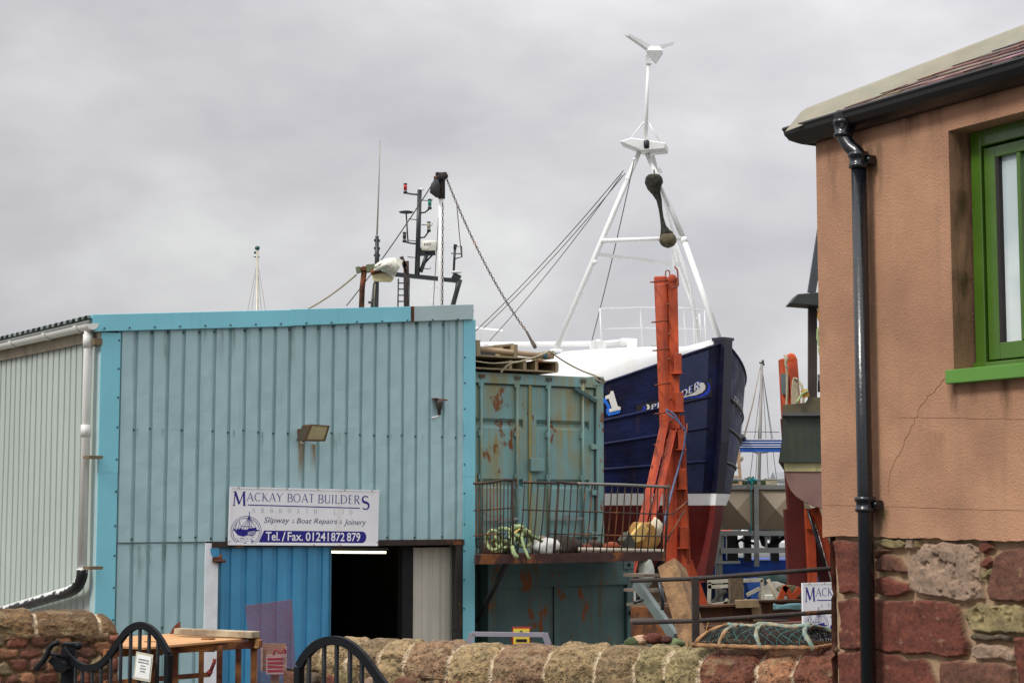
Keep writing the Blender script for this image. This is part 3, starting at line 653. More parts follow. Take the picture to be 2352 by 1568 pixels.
for a, c in (((w0,wz0),(w0,wz1)), ((w0,wz1),(w1,wz1)), ((w1,wz1),(w1,wz0)), ((w1,wz0),(w0,wz0))):
    b._a([HF.W(a[0],0,a[1]), HF.W(c[0],0,c[1]), HF.W(c[0],-.22,c[1]), HF.W(a[0],-.22,a[1])], [(0,1,2,3)])
b._a([HF.W(0,0,Z[0]), HF.W(0,0,Z[3]), HF.W(0,-HD,Z[3]), HF.W(0,-HD,Z[0])], [(0,1,2,3)])
b._a([HF.W(HL,0,0), HF.W(HL,0,Z[3]), HF.W(HL,-HD,Z[3]), HF.W(HL,-HD,0)], [(0,1,2,3)])
b._a([HF.W(0,-HD,0), HF.W(0,-HD,Z[3]), HF.W(HL,-HD,Z[3]), HF.W(HL,-HD,0)], [(0,1,2,3)])
# ragged bottom edge of the render coat
n = 150; V = []
for i in range(n+1):
    s = HL*i/n if i > 60 else 2.0*i/60
for i in range(161):
    s = 2.2*i/160; jz = zP+.03*float(vnoise(np.array([s*6.0]), np.array([1.3]), np.array([0.0]), 3)[0])-.015+.010*float(vnoise(np.array([s*31.0]), np.array([4.3]), np.array([0.0]), 5)[0])
    V += [HF.W(s,0,Z[0]), HF.W(s,0,jz), HF.W(s,-PT,jz)]
b.grid(V, 161, 3, 0, False)
V = [HF.W(2.2,0,Z[0]), HF.W(2.2,0,zP), HF.W(2.2,-PT,zP), HF.W(HL,0,Z[0]), HF.W(HL,0,zP), HF.W(HL,-PT,zP)]; b.grid(V, 2, 3, 0, False)
V = []
for i in range(3): V += [HF.W(0,-HD*i/2,Z[0]), HF.W(0,-HD*i/2,zP), HF.W(PT,-HD*i/2,zP)]
b.grid(V, 3, 3, 0, False)
b.build('wall', PL, house, recalc=False, label='terracotta rendered upper wall')
# hairline joints and crack in the render
b = MB(); CR = mat('render_crack', C(128,90,68), .9, var=.1)
def crack(pts, w):
    Q = [HF.on(u, v) for u, v in pts]
    for i in range(len(Q)-1):
        b.beam(HF.W(Q[i][0], .0, Q[i][1]), HF.W(Q[i+1][0], .0, Q[i+1][1]), w, .004, up=HF.n)
rr = random.Random(5)
def jag(a, c, n=14, j=3): return [(a[0]+(c[0]-a[0])*i/n+rr.uniform(-j,j)*(0<i<n), a[1]+(c[1]-a[1])*i/n+rr.uniform(-j,j)*(0<i<n)) for i in range(n+1)]
crack(jag((1890,1158),(1945,1160),5,1)+jag((1945,1160),(2352,1172),16,1)[1:], .0005); crack(jag((2060,958),(2352,962),12,1), .0004); crack(jag((2172,868),(2120,925),8)+jag((2120,925),(2085,1000),8)[1:]+jag((2085,1000),(2045,1085),8)[1:]+jag((2045,1085),(2040,1130),6)[1:], .0009)
b.build('render_cracks', CR, house)
GRM = film_mat('grime_brown', C(96,70,50)); MSS = film_mat('moss_shade_film', C(84,78,44))
hz = lambda u, v: HF.on(u, v)
regs = []
for ua, ub, va, vb, a in ((2176,2204,874,960,.9),(2226,2250,874,930,.6),(2290,2330,872,980,.7),(2060,2120,262,350,.5),(2130,2170,240,330,.5),(2240,2300,215,280,.5),(1896,1930,330,480,.35),(2120,2180,990,1120,.25)):
    s0_, z0_ = hz(ua, va); s1_, z1_ = hz(ub, vb); regs.append((s0_, s1_, z0_, z1_, .004, a))
film('grime', GRM, house, HF.W, regs)
regs = []
for ua, ub, va, vb, a in ((1986,2034,335,470,.8),(1988,2016,470,900,.4),(1992,2050,1165,1236,.8)):
    s0_, z0_ = hz(ua, va); s1_, z1_ = hz(ub, vb); regs.append((s0_, s1_, z0_, z1_, .0045, a))
film('moss_and_shade', MSS, house, HF.W, regs)
film('moss_and_shade', MSS, house, lambda s, d, z: HF.W(w0+.004, -s, z), [(-.02,.16,wz0+.55,wz0+.03,0,.9),(-.02,.16,wz1-.3,wz0+.2,0,.8),(.02,.17,wz1,wz1-.5,0,.7)])  # window jamb: grime, plus the shade of the recess painted into the film
# ---- masonry height field
def field(fr, s0, s1, z0, z1, res, stones, cols, mortar, mtl, name, parent, dbase=-.0, prot=.034, seed=1, labels=None, ret=False, vor=None):
    ns_, nz_ = int((s1-s0)/res)+1, int((z1-z0)/res)+1
    S, Z_ = np.meshgrid(np.linspace(s0, s1, ns_), np.linspace(z0, z1, nz_), indexing='ij'); S = S.ravel(); Z_ = Z_.ravel()
    h = np.full(S.shape, -1.0); idx = np.full(S.shape, -1)
    wx = (vnoise(S*14, Z_*14, 0*S, seed+5, 3)-.5)*.03; wz = (vnoise(S*14, Z_*14, 0*S+7, seed+6, 3)-.5)*.03
    Sx, Zx = S+wx, Z_+wz
    if vor is None:
        for k, pl in enumerate(stones):
            p = np.array(pl); q = np.roll(p, -1, 0); inside = np.zeros(S.shape, bool); dist = np.full(S.shape, 9.0)
            for (ax, ay), (bx, by) in zip(p, q):
                c = ((ay > Zx) != (by > Zx)) & (Sx < (bx-ax)*(Zx-ay)/((by-ay) if by != ay else 1e-9)+ax); inside ^= c
                L2 = (bx-ax)**2+(by-ay)**2+1e-12; t = np.clip(((Sx-ax)*(bx-ax)+(Zx-ay)*(by-ay))/L2, 0, 1)
                dist = np.minimum(dist, np.hypot(Sx-ax-t*(bx-ax), Zx-ay-t*(by-ay)))
            dd = np.where(inside, dist, -dist); sel = dd > h; h = np.where(sel, dd, h); idx = np.where(sel, k, idx)
        e = h
    else:
        sx, sz = vor; cx, cz = Sx/sx, Zx/sz; best = np.full(S.shape, 9.0); sec = np.full(S.shape, 9.0)
        ci, cj = np.floor(cx).astype(int), np.floor(cz).astype(int)
        for di in (-1,0,1):
            for dj in (-1,0,1):
                a, b2 = ci+di, cj+dj
                rx = vnoise(a+.37, b2*1.0+.11, 0*S, seed, 1); rz = vnoise(a*1.0+5.2, b2+.77, 0*S+3, seed, 1)
                px = a+.5*(b2 % 2)+.15+.7*np.modf(np.abs(np.sin(a*12.9898+b2*78.233+seed)*43758.5))[0]; pz = b2+.2+.6*np.modf(np.abs(np.sin(a*39.3+b2*11.1+seed)*24634.6))[0]
                d = np.maximum(np.abs(cx-px)*.85, np.abs(cz-pz))*.6+np.hypot(cx-px, cz-pz)*.4
                k = (np.abs(a*7+b2*131+seed) % 997)
                nb = d < best; sec = np.where(nb, best, np.minimum(sec, d)); idx = np.where(nb, k, idx); best = np.where(nb, d, best)
        e = (sec-best)*min(sx, sz)*.5-.006
    e = e+.004; up = np.clip(e/.009, 0, 1)**.5
    rough = vnoise(S*9, Z_*9, 0*S, seed+1, 5)
    big = vnoise(S*22, Z_*22, idx*3.3, seed+2, 3)
    stt = np.array([cols[i % len(cols)][1] for i in range(1000)]); am = stt[np.clip(idx, 0, 999)]
    pit = np.clip((.42-big)/.12, 0, 1)*am
    D = dbase-.03+up*(prot+.03*rough+.012*(vnoise(S*2.2, Z_*2.2, idx*2.9, seed+12, 1)-.5))-pit*.022*up+(1-up)*.012*rough
    cc = np.array([cols[i % len(cols)][0][:3] for i in range(1000)]); base = cc[np.clip(idx, 0, 999)]
    v1 = vnoise(S*6, Z_*22, idx*1.7, seed+3, 5); v2 = vnoise(S*40, Z_*40, 0*S, seed+4, 3)
    f = (.42+1.12*v1)*(.72+.56*v2)*(1-.35*np.clip((.38-vnoise(S*70, Z_*70, 0*S, seed+31, 2))/.08, 0, 1))
    lich = np.clip((vnoise(S*18, Z_*18, 0*S+9, seed+8, 4)-.74)/.06, 0, 1)*.3
    colr = base*f[:, None]; colr = colr*(1-lich[:, None])+np.array(C(185,160,125)[:3])*lich[:, None]
    mo = np.array(mortar[:3])*(.75+.5*vnoise(S*30, Z_*30, 0*S, seed+9, 4))[:, None]
    mk = np.clip((e+.002)/.006, 0, 1)[:, None]; colr = colr*mk+mo*(1-mk)
    V = [fr.W(a, d_, z) for a, d_, z in zip(S, D, Z_)]
    b = MB(); b.grid(V, ns_, nz_, 0, True, [tuple(c) for c in colr])
    return b.build(name, mtl, parent, recalc=False)
STM = mat('stone_mixed', (1,1,1,1), .88, var=.1, scale=12, bump=1, bscale=70, bdist=.006, vcol=True)
STP = mat('coping_stone_mixed', (1,1,1,1), .9, var=.12, scale=14, bump=1, bscale=80, bdist=.013, vcol=True, pits=1.6, pscale=52)
RED, BRN, PNK, OLV, DRK = C(104,55,41), C(104,68,52), C(150,126,106), C(138,124,86), C(85,74,58)
ZS = [
 (RED,0,[(285,325),(470,322),(612,330),(612,780),(490,788),(330,780),(305,560)]),
 (OLV,0,[(640,300),(860,305),(900,345),(880,385),(740,390),(650,345)]),
 (BRN,.3,[(640,500),(700,440),(830,470),(870,520),(910,580),(850,600),(720,580),(640,600)]),
 (RED,0,[(632,690),(680,650),(740,635),(820,670),(930,690),(938,760),(860,790),(740,805),(650,770)]),
 (PNK,1,[(1010,440),(1080,350),(1240,340),(1470,350),(1530,400),(1545,560),(1560,830),(1430,850),(1300,830),(1050,800),(960,740),(940,600),(950,500)]),
 (RED,0,[(1555,340),(1620,330),(1665,380),(1600,430),(1550,400)]),
 (RED,0,[(1560,510),(1625,450),(1665,490),(1640,540),(1570,550)]),
 (OLV,0,[(1560,590),(1650,560),(1655,620),(1580,650)]),
 (BRN,.2,[(1680,450),(1780,400),(1963,370),(2200,360),(2200,850),(1800,850),(1640,840),(1630,720),(1660,600)]),
 (RED,0,[(325,850),(480,835),(1000,850),(1290,870),(1365,890),(1395,1050),(1430,1200),(1420,1310),(1370,1345),(1000,1310),(640,1280),(335,1265),(330,1100)]),
 (OLV,1,[(1440,930),(1520,890),(1900,880),(1930,960),(1940,1140),(1500,1120),(1450,1040)]),
 (DRK,.3,[(1480,1140),(1820,1160),(1810,1210),(1480,1190)]),
 (PNK,.3,[(1480,1250),(1560,1225),(1800,1270),(1845,1310),(1830,1370),(1600,1365),(1480,1330)]),
 (RED,.2,[(1840,1180),(1963,1170),(2200,1175),(2200,1650),(1890,1650),(1870,1400)]),
 (RED,0,[(320,1300),(640,1290),(830,1320),(880,1370),(1040,1350),(1110,1420),(1160,1600),(1160,1750),(325,1740)]),
 (BRN,0,[(1210,1370),(1480,1380),(1840,1430),(1850,1750),(1200,1750)]),
 (OLV,.5,[(1955,900),(2200,890),(2200,1140),(1960,1140)]),
 (PNK,0,[(900,300),(970,310),(960,400),(905,400)]),
 (OLV,0,[(975,320),(1010,320),(1005,385),(980,390)]),
 (BRN,0,[(330,1780),(900,1790),(900,2150),(330,2140)]),(RED,0,[(940,1790),(1700,1800),(1700,2100),(940,2100)]),(OLV,.4,[(1740,1800),(2200,1800),(2200,2100),(1740,2100)]),
 (BRN,0,[(640,400),(700,390),(760,420),(690,430),(640,480)])]
def z8(p): return HF.on(1837.6+p[0]*.26217, 1157+p[1]*.26217)
stones = [[z8(p) for p in s_[2]] for s_ in ZS]; cols = [(s_[0], s_[1]) for s_ in ZS]
MORT = C(160,134,106)
field(HF, PT+.02, 1.95, .28, zP+.07, .0055, stones, cols, MORT, STM, 'stone_base', house, dbase=-PT+.012, seed=3)
field(HF, PT+.02, 1.95, -.02, .285, .014, None, [(RED,0),(BRN,.3),(PNK,.5),(OLV,.3)], MORT, STM, 'stone_base', house, dbase=-PT+.012, seed=4, vor=(.42,.2))
field(HF, 1.95, HL-.02, -.02, zP+.06, .03, None, [(RED,0),(BRN,.3),(PNK,.5),(OLV,.3)], MORT, STM, 'stone_base', house, dbase=-PT+.012, seed=8, vor=(.42,.22))
HS = Fr((HF.W(PT,0,0).x, HF.W(PT,0,0).y), 60)   # flank of the corner
class FlankFr:
    def W(s, a, d, z): return HF.W(PT+.02-d, -a-PT-.0, z)
field(FlankFr(), -.015, HD-.05, -.02, zP+.07, .025, None, [(RED,0),(RED,.1),(BRN,.3)], MORT, STM, 'stone_base', house, dbase=0.0, seed=6, vor=(.5,.3))
# ---- window
GR = mat('green_gloss', C(66,100,26), .3, var=.12, scale=5, coat=.4, bump=.15, bscale=30, bdist=.002)
win = MB(HF.M()); fd = -.13
win.box(w0+.02, w0+.09, fd-.06, fd, wz0+.06, wz1-.0); win.box(w1-.07, w1, fd-.06, fd, wz0+.06, wz1); win.box(w0+.09, w1-.07, fd-.061, fd-.001, wz1-.085, wz1)
win.box(w0+.02, w1, fd-.062, fd+.02, wz0+.035, wz0+.075)
wo_ = win.build('window', GR, house, bevel=.004)
b = MB(HF.M()); q = fd-.012; a0, a1, b0, b1 = w0+.1, w1-.08, wz0+.085, wz1-.095
b.box(a0, a0+.075, q-.04, q, b0, b1); b.box(a1-.075, a1, q-.04, q, b0, b1); b.box(a0+.075, a1-.075, q-.041, q-.001, b0, b0+.085); b.box(a0+.075, a1-.075, q-.041, q-.001, b1-.06, b1)
mx_ = HF.on(2345, 600, q)[0]
b.box(mx_-.013, mx_+.013, q-.035, q+.002, b0+.085, b1-.06)
sash = b.build('sash', GR, wo_, bevel=.004)
GL = mat('window_glass', C(206,214,214), .06, var=.10, scale=1.2, col2=C(150,172,176), c2amt=.5, c2scale=1.6)  # pale opaque colour paints in the sky's reflection and the net curtain
b = MB(HF.M()); b._a([(a0+.06,q-.03,b0+.06),(a1-.06,q-.03,b0+.06),(a1-.06,q-.03,b1-.04),(a0+.06,q-.03,b1-.04)], [(0,1,2,3)]); b.build('pane', GL, wo_, recalc=False)
b = MB(HF.M()); b.box(a0+.075, a0+.097, q-.03, q-.004, b0+.085, b1-.06); b.build('dark_gap_strip', mat('gap_dark', C(36,30,30), .6), wo_)  # added dark strip painted in for the shadowy gap beside the curtain
b = MB(); V = []
for i in range(60):
    s = w0+.13+(w1-w0-.2)*i/59
    for z in (wz0+.12, wz1-.1): V.append(HF.W(s, fd-.14+.012*math.sin(i*.9)+.006*math.sin(i*2.3), z))
b.grid(V, 60, 2); b.build('curtain', mat('net_curtain', C(245,246,246), .9, var=.04, emit=0), wo_, recalc=False)
b = MB(HF.M()); b.box(w0+.02, w1, fd-.5, fd-.48, wz0, wz1); b.build('room_back', mat('room_dark', C(50,48,45), .9), wo_)
b = MB(HF.M()); b.box(w0-.005, w1+.05, -.16, .06, wz0-.035, wz0+.035); b.build('window_sill', mat('green_sill', C(86,136,50), .45, var=.06, coat=.2), house, bevel=.004)
# ---- roof, gutter
E = .10; pitch = .47; ze = zE+.03
def RP(s, din, dz=0): return HF.W(s, -din, ze+pitch*min(din+E, s+E, HL+E-s, HD+E+din if din < -E else 9)+dz)
rf = thing('x', (0,0,0), None, None); bpy.data.objects.remove(rf)
zr_ = ze+pitch*(HD/2+E)
b = MB(); e0, e1, e2, e3 = HF.W(-E,E,ze), HF.W(HL+E,E,ze), HF.W(HL+E,-HD-E,ze), HF.W(-E,-HD-E,ze)
r0 = HF.W(HD/2,-HD/2,zr_); r1 = HF.W(HL-HD/2,-HD/2,zr_)
b._a([e0,e1,e2,e3,r0,r1], [(0,1,5,4),(1,2,5),(2,3,4,5),(3,0,4)]); b._a([q-Vector((0,0,.03)) for q in (e0,e1,e2,e3)], [(0,1,2,3)])
roof = b.build('roof', mat('roof_under', C(60,48,44), .9), house, recalc=False)
b = MB(); up = (HF.n*-1+Vector((0,0,pitch))).normalized(); nrm = (HF.n*pitch+Vector((0,0,1))).normalized(); rr = random.Random(9)
for row in range(14):
    din = row*.14; s = -E+din*.72*1.0; s0 = -E+din
    s = s0-.1+rr.random()*.1
    while s < 3.6:
        wd_ = rr.uniform(.13,.24); a0_, a1_ = max(s, s0), s+wd_-.006
        if a1_ > a0_+.02:
            p0 = HF.W(a0_, E-din, ze+pitch*din+.022+rr.uniform(0,.006)); p1 = HF.W(a1_, E-din, ze+pitch*din+.022+rr.uniform(0,.006)); sl_ = up*.27-nrm*.014
            cshift = min(1, (din+.25)) 
            q0 = p0+sl_; q1 = p1+sl_
            if (a0_+E) < din+.25: q0 = p0+sl_*max(.1,(a0_+E-din+.02)/.25)
            k_ = rr.choice([(96,72,64),(112,84,74),(82,66,62),(120,96,84)]); cl = C(*[x+rr.randint(-10,10) for x in k_])
            b._a([p0,p1,q1,q0,p0-nrm*.01,p1-nrm*.01], [(0,1,2,3),(0,4,5,1)], 0, False, cl)
        s += wd_
b.build('slates', mat('slate_mixed', (1,1,1,1), .7, var=.2, scale=12, bump=.5, bscale=40, bdist=.004, vcol=True, col2=None), roof, recalc=False)
hd = (HF.ex-HF.n+Vector((0,0,pitch))).normalized()
LEAD = mat('lead_flashing', C(140,134,114), .55, var=.12, scale=5, col2=C(125,132,120), c2amt=.6, c2scale=3, bump=.3, bscale=9, bdist=.006)
b = MB(); V = []; o1 = e0+Vector((0,0,.05))
for i in range(26):
    p_ = o1+hd*(.10+i*.16); wv = .17+.012*math.sin(i*2.1)+(.01 if i % 3 else -.01)
    V += [p_-HF.ex*.0+HF.n*wv*1.0-Vector((0,0,.035+pitch*wv)), p_+Vector((0,0,.02))+HF.n*.04-Vector((0,0,.0)), p_+Vector((0,0,.045)), p_-HF.ex*.17-Vector((0,0,.035+pitch*.17))]
b.grid(V, 26, 4, 0, False); b.build('hip_flashing', LEAD, roof, recalc=False)
# ogee gutter round the eaves
GB = mat('gutter_black', C(9,11,13), .4, var=.2, coat=.1)
prof = [(0,.055),(.095,.065),(.10,.055),(.093,.04),(.09,.02),(.07,-.012),(.042,-.028),(.02,-.038),(.0,-.04)]
b = MB(); V = []
for (s, dsg) in ((-1, 0), (HL+.3, 1)):
    for o, z in prof:
        V.append(HF.W(-.035-o if s < 0 else HL+.035+o, .035+o, ze-.045+z))
b.grid(V, 2, len(prof), 0, False); V = []
for far in (0, 1):
    for o, z in prof: V.append(HF.W(-.035-o, (.035+o) if not far else -HD-.035-o, ze-.045+z))
b.grid(V, 2, len(prof), 0, False)
gt_ = b.build('gutter', GB, house, recalc=False)
b = MB(HF.M()); b.box(-.035, HL, .0, .035, ze-.08, ze+.01); b.box(-.035, 0, -HD, 0, ze-.081, ze+.009); b.build('fascia', mat('fascia_black', C(22,22,24), .6), house)
b = MB(HF.M()); sj_, zj_ = HF.on(1938, 270, .09); b.box(sj_-.04, sj_+.04, .035, .137, ze-.09, ze+.012); b.build('gutter_joint', GB, gt_, bevel=.01)
# house downpipe
pd = .075; sp0, zp0 = HF.on(1973, 420, pd)
dpp = thing('downpipe', HF.W(sp0, pd, 0), 'black cast iron downpipe with swan neck on the corner of the terracotta house', 'drainpipe')
IR = mat('black_iron_paint', C(10,15,22), .25, var=.25, scale=6, bump=.35, bscale=70, bdist=.004, coat=.35)
r_ = .041; st_, zt_ = HF.on(1936, 268, .095); sn_, zn_ = HF.on(1938, 318, .095); sm_, zm_ = HF.on(1966, 362, pd)
b = MB(); b.tube(smooth_line([HF.W(st_,.095,zt_+.03), HF.W(st_,.095,zn_+.03), HF.W(st_+.008,.094,zn_-.0), HF.W((st_+sp0)/2,(.095+pd)/2,(zn_+zm_)/2), HF.W(sp0-.004,pd,zm_+.02), HF.W(sp0,pd,zm_-.05)], .015), r_*.93, 18); b.build('swan_neck', IR, dpp)
b = MB(); b.tube([HF.W(sp0,pd,zm_-.04), HF.W(sp0,pd,0.02)], r_, 22); b.build('pipe', IR, dpp)
for (ss_, dd_, zc, hh) in ((st_, .095, HF.on(1936,296,.095)[1], .10), (sp0, pd, HF.on(1970,378,pd)[1]+.02, .09), (sp0, pd, HF.on(1985,1158,pd)[1], .085)):
    b = MB(); b.lathe(HF.W(ss_, dd_, zc-hh/2), (0,0,1), [(r_*1.05,0),(r_*1.32,.006),(r_*1.32,.022),(r_*1.18,.026),(r_*1.18,hh-.03),(r_*1.38,hh-.024),(r_*1.38,hh-.004),(r_*1.1,hh)], 22)
    if dd_ == pd:
        for sg in (-1, 1): b.beam(HF.W(ss_+sg*.04, .01, zc), HF.W(ss_+sg*.04, .06, zc), .05, .045); b.ball(HF.W(ss_+sg*.06, .055, zc), .016, 8)
    b.build('collar', IR, dpp)
# ================================================================== boundary walls
def coping_wall(name, p0, p1, zt0, zt1, nrm, hw, hh, joints, colz, label, seed=1, endcap=(False, True), bodyz=0.0, res=.011, slant=.0, cols_b=None, over=.02, vor=(.2,.13)):
    p0, p1 = Vector(p0), Vector(p1); ax = (p1-p0); Lw = ax.length; ax.normalize(); nrm = Vector(nrm)
    r = thing(name, (p0.x, p0.y, bodyz), label, 'wall')
    ns_ = int(Lw/res)+1; nf = 64
    S, Ph = np.meshgrid(np.linspace(0, Lw, ns_), np.linspace(-.05, math.pi+.12, nf), indexing='ij'); S = S.ravel(); Ph = Ph.ravel()
    px = -np.sign(np.cos(Ph))*np.abs(np.cos(Ph))**.85; pz = np.sign(np.sin(Ph))*np.abs(np.sin(Ph))**.8
    endf = np.ones_like(S)
    if endcap[1]:
        q = np.clip((S-(Lw-hw*.9))/(hw*.9), 0, 1); endf = np.sqrt(np.clip(1-q**2.6, 0.02, 1))
    if endcap[0]:
        q = np.clip((hw*.9-S)/(hw*.9), 0, 1); endf = np.minimum(endf, np.sqrt(np.clip(1-q**2.6, 0.02, 1)))
    Sw = S+slant*(px)+.02*(vnoise(Ph*3, S*2, 0*S, seed, 3)-.5)*2
    idx = np.searchsorted(np.array(joints), Sw); jd = np.min(np.abs(Sw[:, None]-np.array(joints)[None, :]), 1)
    gj = 1.25*(1-np.clip(jd/.05, 0, 1)**.6); mort = np.clip((.015-jd-.006*vnoise(Ph*4, S*9, 0*S, seed+9, 2))/.004, 0, 1)
    bulge = (vnoise(S*5, px*4, pz*4+idx*5.7, seed+1, 4)-.5)*.05
    pits = np.clip((.40-vnoise(S*30, px*9, pz*9, seed+2, 2))/.09, 0, 1)
    base = np.array([c[0][:3] for c in colz]); am = np.array([c[1] for c in colz]); ii = np.clip(idx, 0, len(colz)-1)
    rad = 1+(bulge-gj*.03-pits*.010*am[ii])/.22
    hs = np.array([.0]+[random.Random(seed*31+k).uniform(-.012,.012) for k in range(len(joints)+1)])[np.clip(idx, 0, len(joints))]
    zt = zt0+(zt1-zt0)*S/Lw
    f = (.45+1.1*vnoise(S*7, px*7, pz*7+idx, seed+3, 5))*(.78+.44*vnoise(S*35, px*12, pz*12, seed+4, 3))*(1-.3*pits*am[ii])
    col_p = 1-.45*np.clip((.40-vnoise(S*55, px*16, pz*16, seed+21, 2))/.08, 0, 1)
    f = f*col_p
    lich = np.clip((vnoise(S*11, px*4, pz*4, seed+6, 4)-.6)/.08, 0, 1)*.35
    col = base[ii]*f[:, None]; col = col*(1-lich[:, None])+np.array(C(160,146,108)[:3])*lich[:, None]
    col = col*(1-mort[:, None])+np.array(C(206,186,154)[:3])*mort[:, None]
    V = []
    for s, x, z, rd, ef, z0_, h_ in zip(S, px, pz, rad, endf, zt, hs):
        V.append(p0+ax*s+nrm*(x*hw*rd*(ef if endcap[1] or endcap[0] else 1))+Vector((0,0,z0_-hh+z*hh*rd*ef+h_*ef)))
    b = MB(); b.grid(V, ns_, nf, 0, True, [tuple(c) for c in col]); b._a([V[(ns_-1)*nf+j] for j in range(nf)], [tuple(range(nf))], 0, False, tuple(col[-1])); b.build('coping', STP, r, recalc=False)
    class FF:
        def W(s_, a, d, z): return p0+ax*a+nrm*(hw-over+d)+Vector((0,0,z))
    cb = cols_b or [(RED,0),(BRN,.2),(OLV,.3),(DRK,.2),(PNK,.4)]
    field(FF(), 0, Lw-(.03 if endcap[1] else 0), bodyz-.02, min(zt0,zt1)-hh+.03, .011, None, cb, C(150,130,100), STM, 'masonry', r, seed=seed+3, vor=vor)
    b = MB(); q = p0-nrm*(hw-over); b.prism([p0+nrm*(hw-over-.06)+Vector((0,0,bodyz)), p0+ax*(Lw-.03)+nrm*(hw-over-.06)+Vector((0,0,bodyz)), p0+ax*(Lw-.03)+nrm*(hw-over-.06)+Vector((0,0,min(zt0,zt1)-hh+.02)), p0+nrm*(hw-over-.06)+Vector((0,0,min(zt0,zt1)-hh+.02))], -nrm*(2*hw-2*over-.06))
    b.build('core', mat('rubble_core', C(110,88,70), .95, var=.3, scale=6, bump=1, bscale=10, bdist=.04), r)
    return r
wn = Vector((-.57,-.822,0)); wa = Vector((.822,-.57,0)); hw = .27
# crest line: right end at the house corner
q1 = P(1921, 1493, 10.05); 
def crest_at(u, pz=None):   # where the crest line crosses image column u (plan only)
    r = ray(u, 1480); s = (q1.x*r.y-q1.y*r.x)/(wa.x*r.y-wa.y*r.x); return s
q1x = Vector((q1.x, q1.y, 0))+wa*.35; sL = crest_at(712); q0 = Vector((q1.x, q1.y, 0))-wa*sL
zt1 = q1.z; zt0 = EYE+ray(712,1462).z/ray(712,1462).y*q0.y
jl = [sL-crest_at(u) for u in (775, 839, 909, 968, 1068, 1165, 1288, 1400, 1490, 1559, 1637, 1765, 1850)]
TAN, TAN2, OL2, RD2, OR2, PK2 = C(158,134,96), C(134,112,80), C(146,130,90), C(118,70,50), C(160,112,80), C(142,112,84)
cz = [(TAN2,.6),(TAN,.8),(TAN2,1),(TAN,1),(PK2,1),(TAN,1),(PK2,.8),(TAN,1),(TAN2,1),(OL2,1),(OL2,1),(RD2,.2),(OR2,.3),(RD2,.4)]
wall_c = coping_wall('stone_wall', (q0.x,q0.y,0), (q1x.x,q1x.y,0), zt0, zt1, wn, hw, .225, jl, cz, 'sandstone boundary wall with big rounded coping stones ending at the house corner', seed=2, endcap=(True, False), slant=-.03)
pl0, pl1 = P(-75, 1397, 12.0), P(268, 1400, 12.4)
DK1, DK2 = C(118,90,58), C(104,78,50)
coping_wall('stone_wall', (pl0.x,pl0.y,0), (pl1.x,pl1.y,0), pl0.z, pl1.z, Vector((-(pl1.y-pl0.y),(pl1.x-pl0.x),0)).normalized()*-1, .26, .17, [.43,.86], [(DK1,.4),(DK2,.3),(DK1,.4)], 'short stone wall with dark rounded coping left of the iron gates', seed=12, endcap=(False, True), cols_b=[(C(122,74,56),.1),(C(110,66,50),.2),(BRN,.2),(C(132,114,84),.3),(C(140,96,68),0)], vor=(.13,.085))
# ================================================================== fishing boat on the slip
S0 = P(1665, 788, 36.0); hv = Vector((.7071,-.7071,0)); stb = Vector((-.7071,-.7071,0))
def SH(a, b, z): q = S0-hv*a+stb*b; return Vector((q.x, q.y, z))
ZK = [.1,.5,.9,1.4,1.93,3.0,5.1]
a0f = lambda z: float(np.interp(z, ZK, [.62,.53,.44,.33,.27,.13,0]))
Bf = lambda z: float(np.interp(z, ZK, [.14,.95,1.6,2.1,2.42,2.66,2.78]))
Lf = lambda z: float(np.interp(z, ZK, [1.4,1.35,1.2,1.0,.9,.85,.78]))
zbf = lambda A: 3.75+1.29*math.exp(-A/1.15)
def hullp(A, z, sg=1, off=0):
    b = Bf(z)*(1-math.exp(-A/Lf(z)))*(1-.25*max(0,(A-10)/6)**2)
    b += .06*(1-math.exp(-A/.05))
    return SH(a0f(z)+A, sg*(b+off), z)
NAV = mat('hull_navy', C(7,11,44), .5, spec=.3, var=.35, scale=1.4, bump=.7, bscale=6, bdist=.03, col2=C(20,34,84), c2amt=.6, c2scale=1.1)
HRED = mat('hull_red', C(100,20,12), .5, var=.3, scale=1.3, bump=.6, bscale=6, bdist=.03, col2=C(82,12,10), c2amt=.6, c2scale=.8)
HWH = mat('hull_white', C(238,238,236), .4, var=.04, scale=2, bump=.4, bscale=4, bdist=.02)
SHW = mat('ship_white', C(228,229,228), .42, var=.04, scale=.9, streak=.35, scol=C(204,196,172), bump=.3, bscale=3, bdist=.01)
ship = thing('fishing_boat', SH(7, 0, .1), 'navy, white and red fishing boat hauled out on the slipway with white tripod mast', 'fishing boat')
As = [15*(i/60)**1.9 for i in range(61)]
b = MB()
for sg in (1, -1):
    for mi, zl_ in ((0, [.1,.3,.5,.7,.9,1.15,1.4,1.69]), (1, [1.69,1.81,1.93])):
        b.grid([hullp(A, z, sg) for A in As for z in zl_], len(As), len(zl_), mi, True)
    fr_ = [i/14 for i in range(15)]
    b.grid([hullp(A, 1.93+f*(zbf(A)-1.93), sg) for A in As for f in fr_], len(As), 15, 2, True)
b.grid([hullp(15, z, sg) for sg in (1,-1) for z in (.1,.9,1.69,2.5,3.75)], 2, 5, 2, False)
hull = b.build('hull', [HRED, HWH, NAV], ship, recalc=False)
hb = BVHTree.FromPolygons([v for v in b.v], b.f)
def onhull(u, v, off=.02):
    h, n, i, d_ = hb.ray_cast(Vector((0,0,EYE)), ray(u, v).normalized())
    if h is None: return None
    r = (Vector((0,0,EYE))-h).normalized()
    if n.dot(r) < 0: n = -n
    return h+n*off
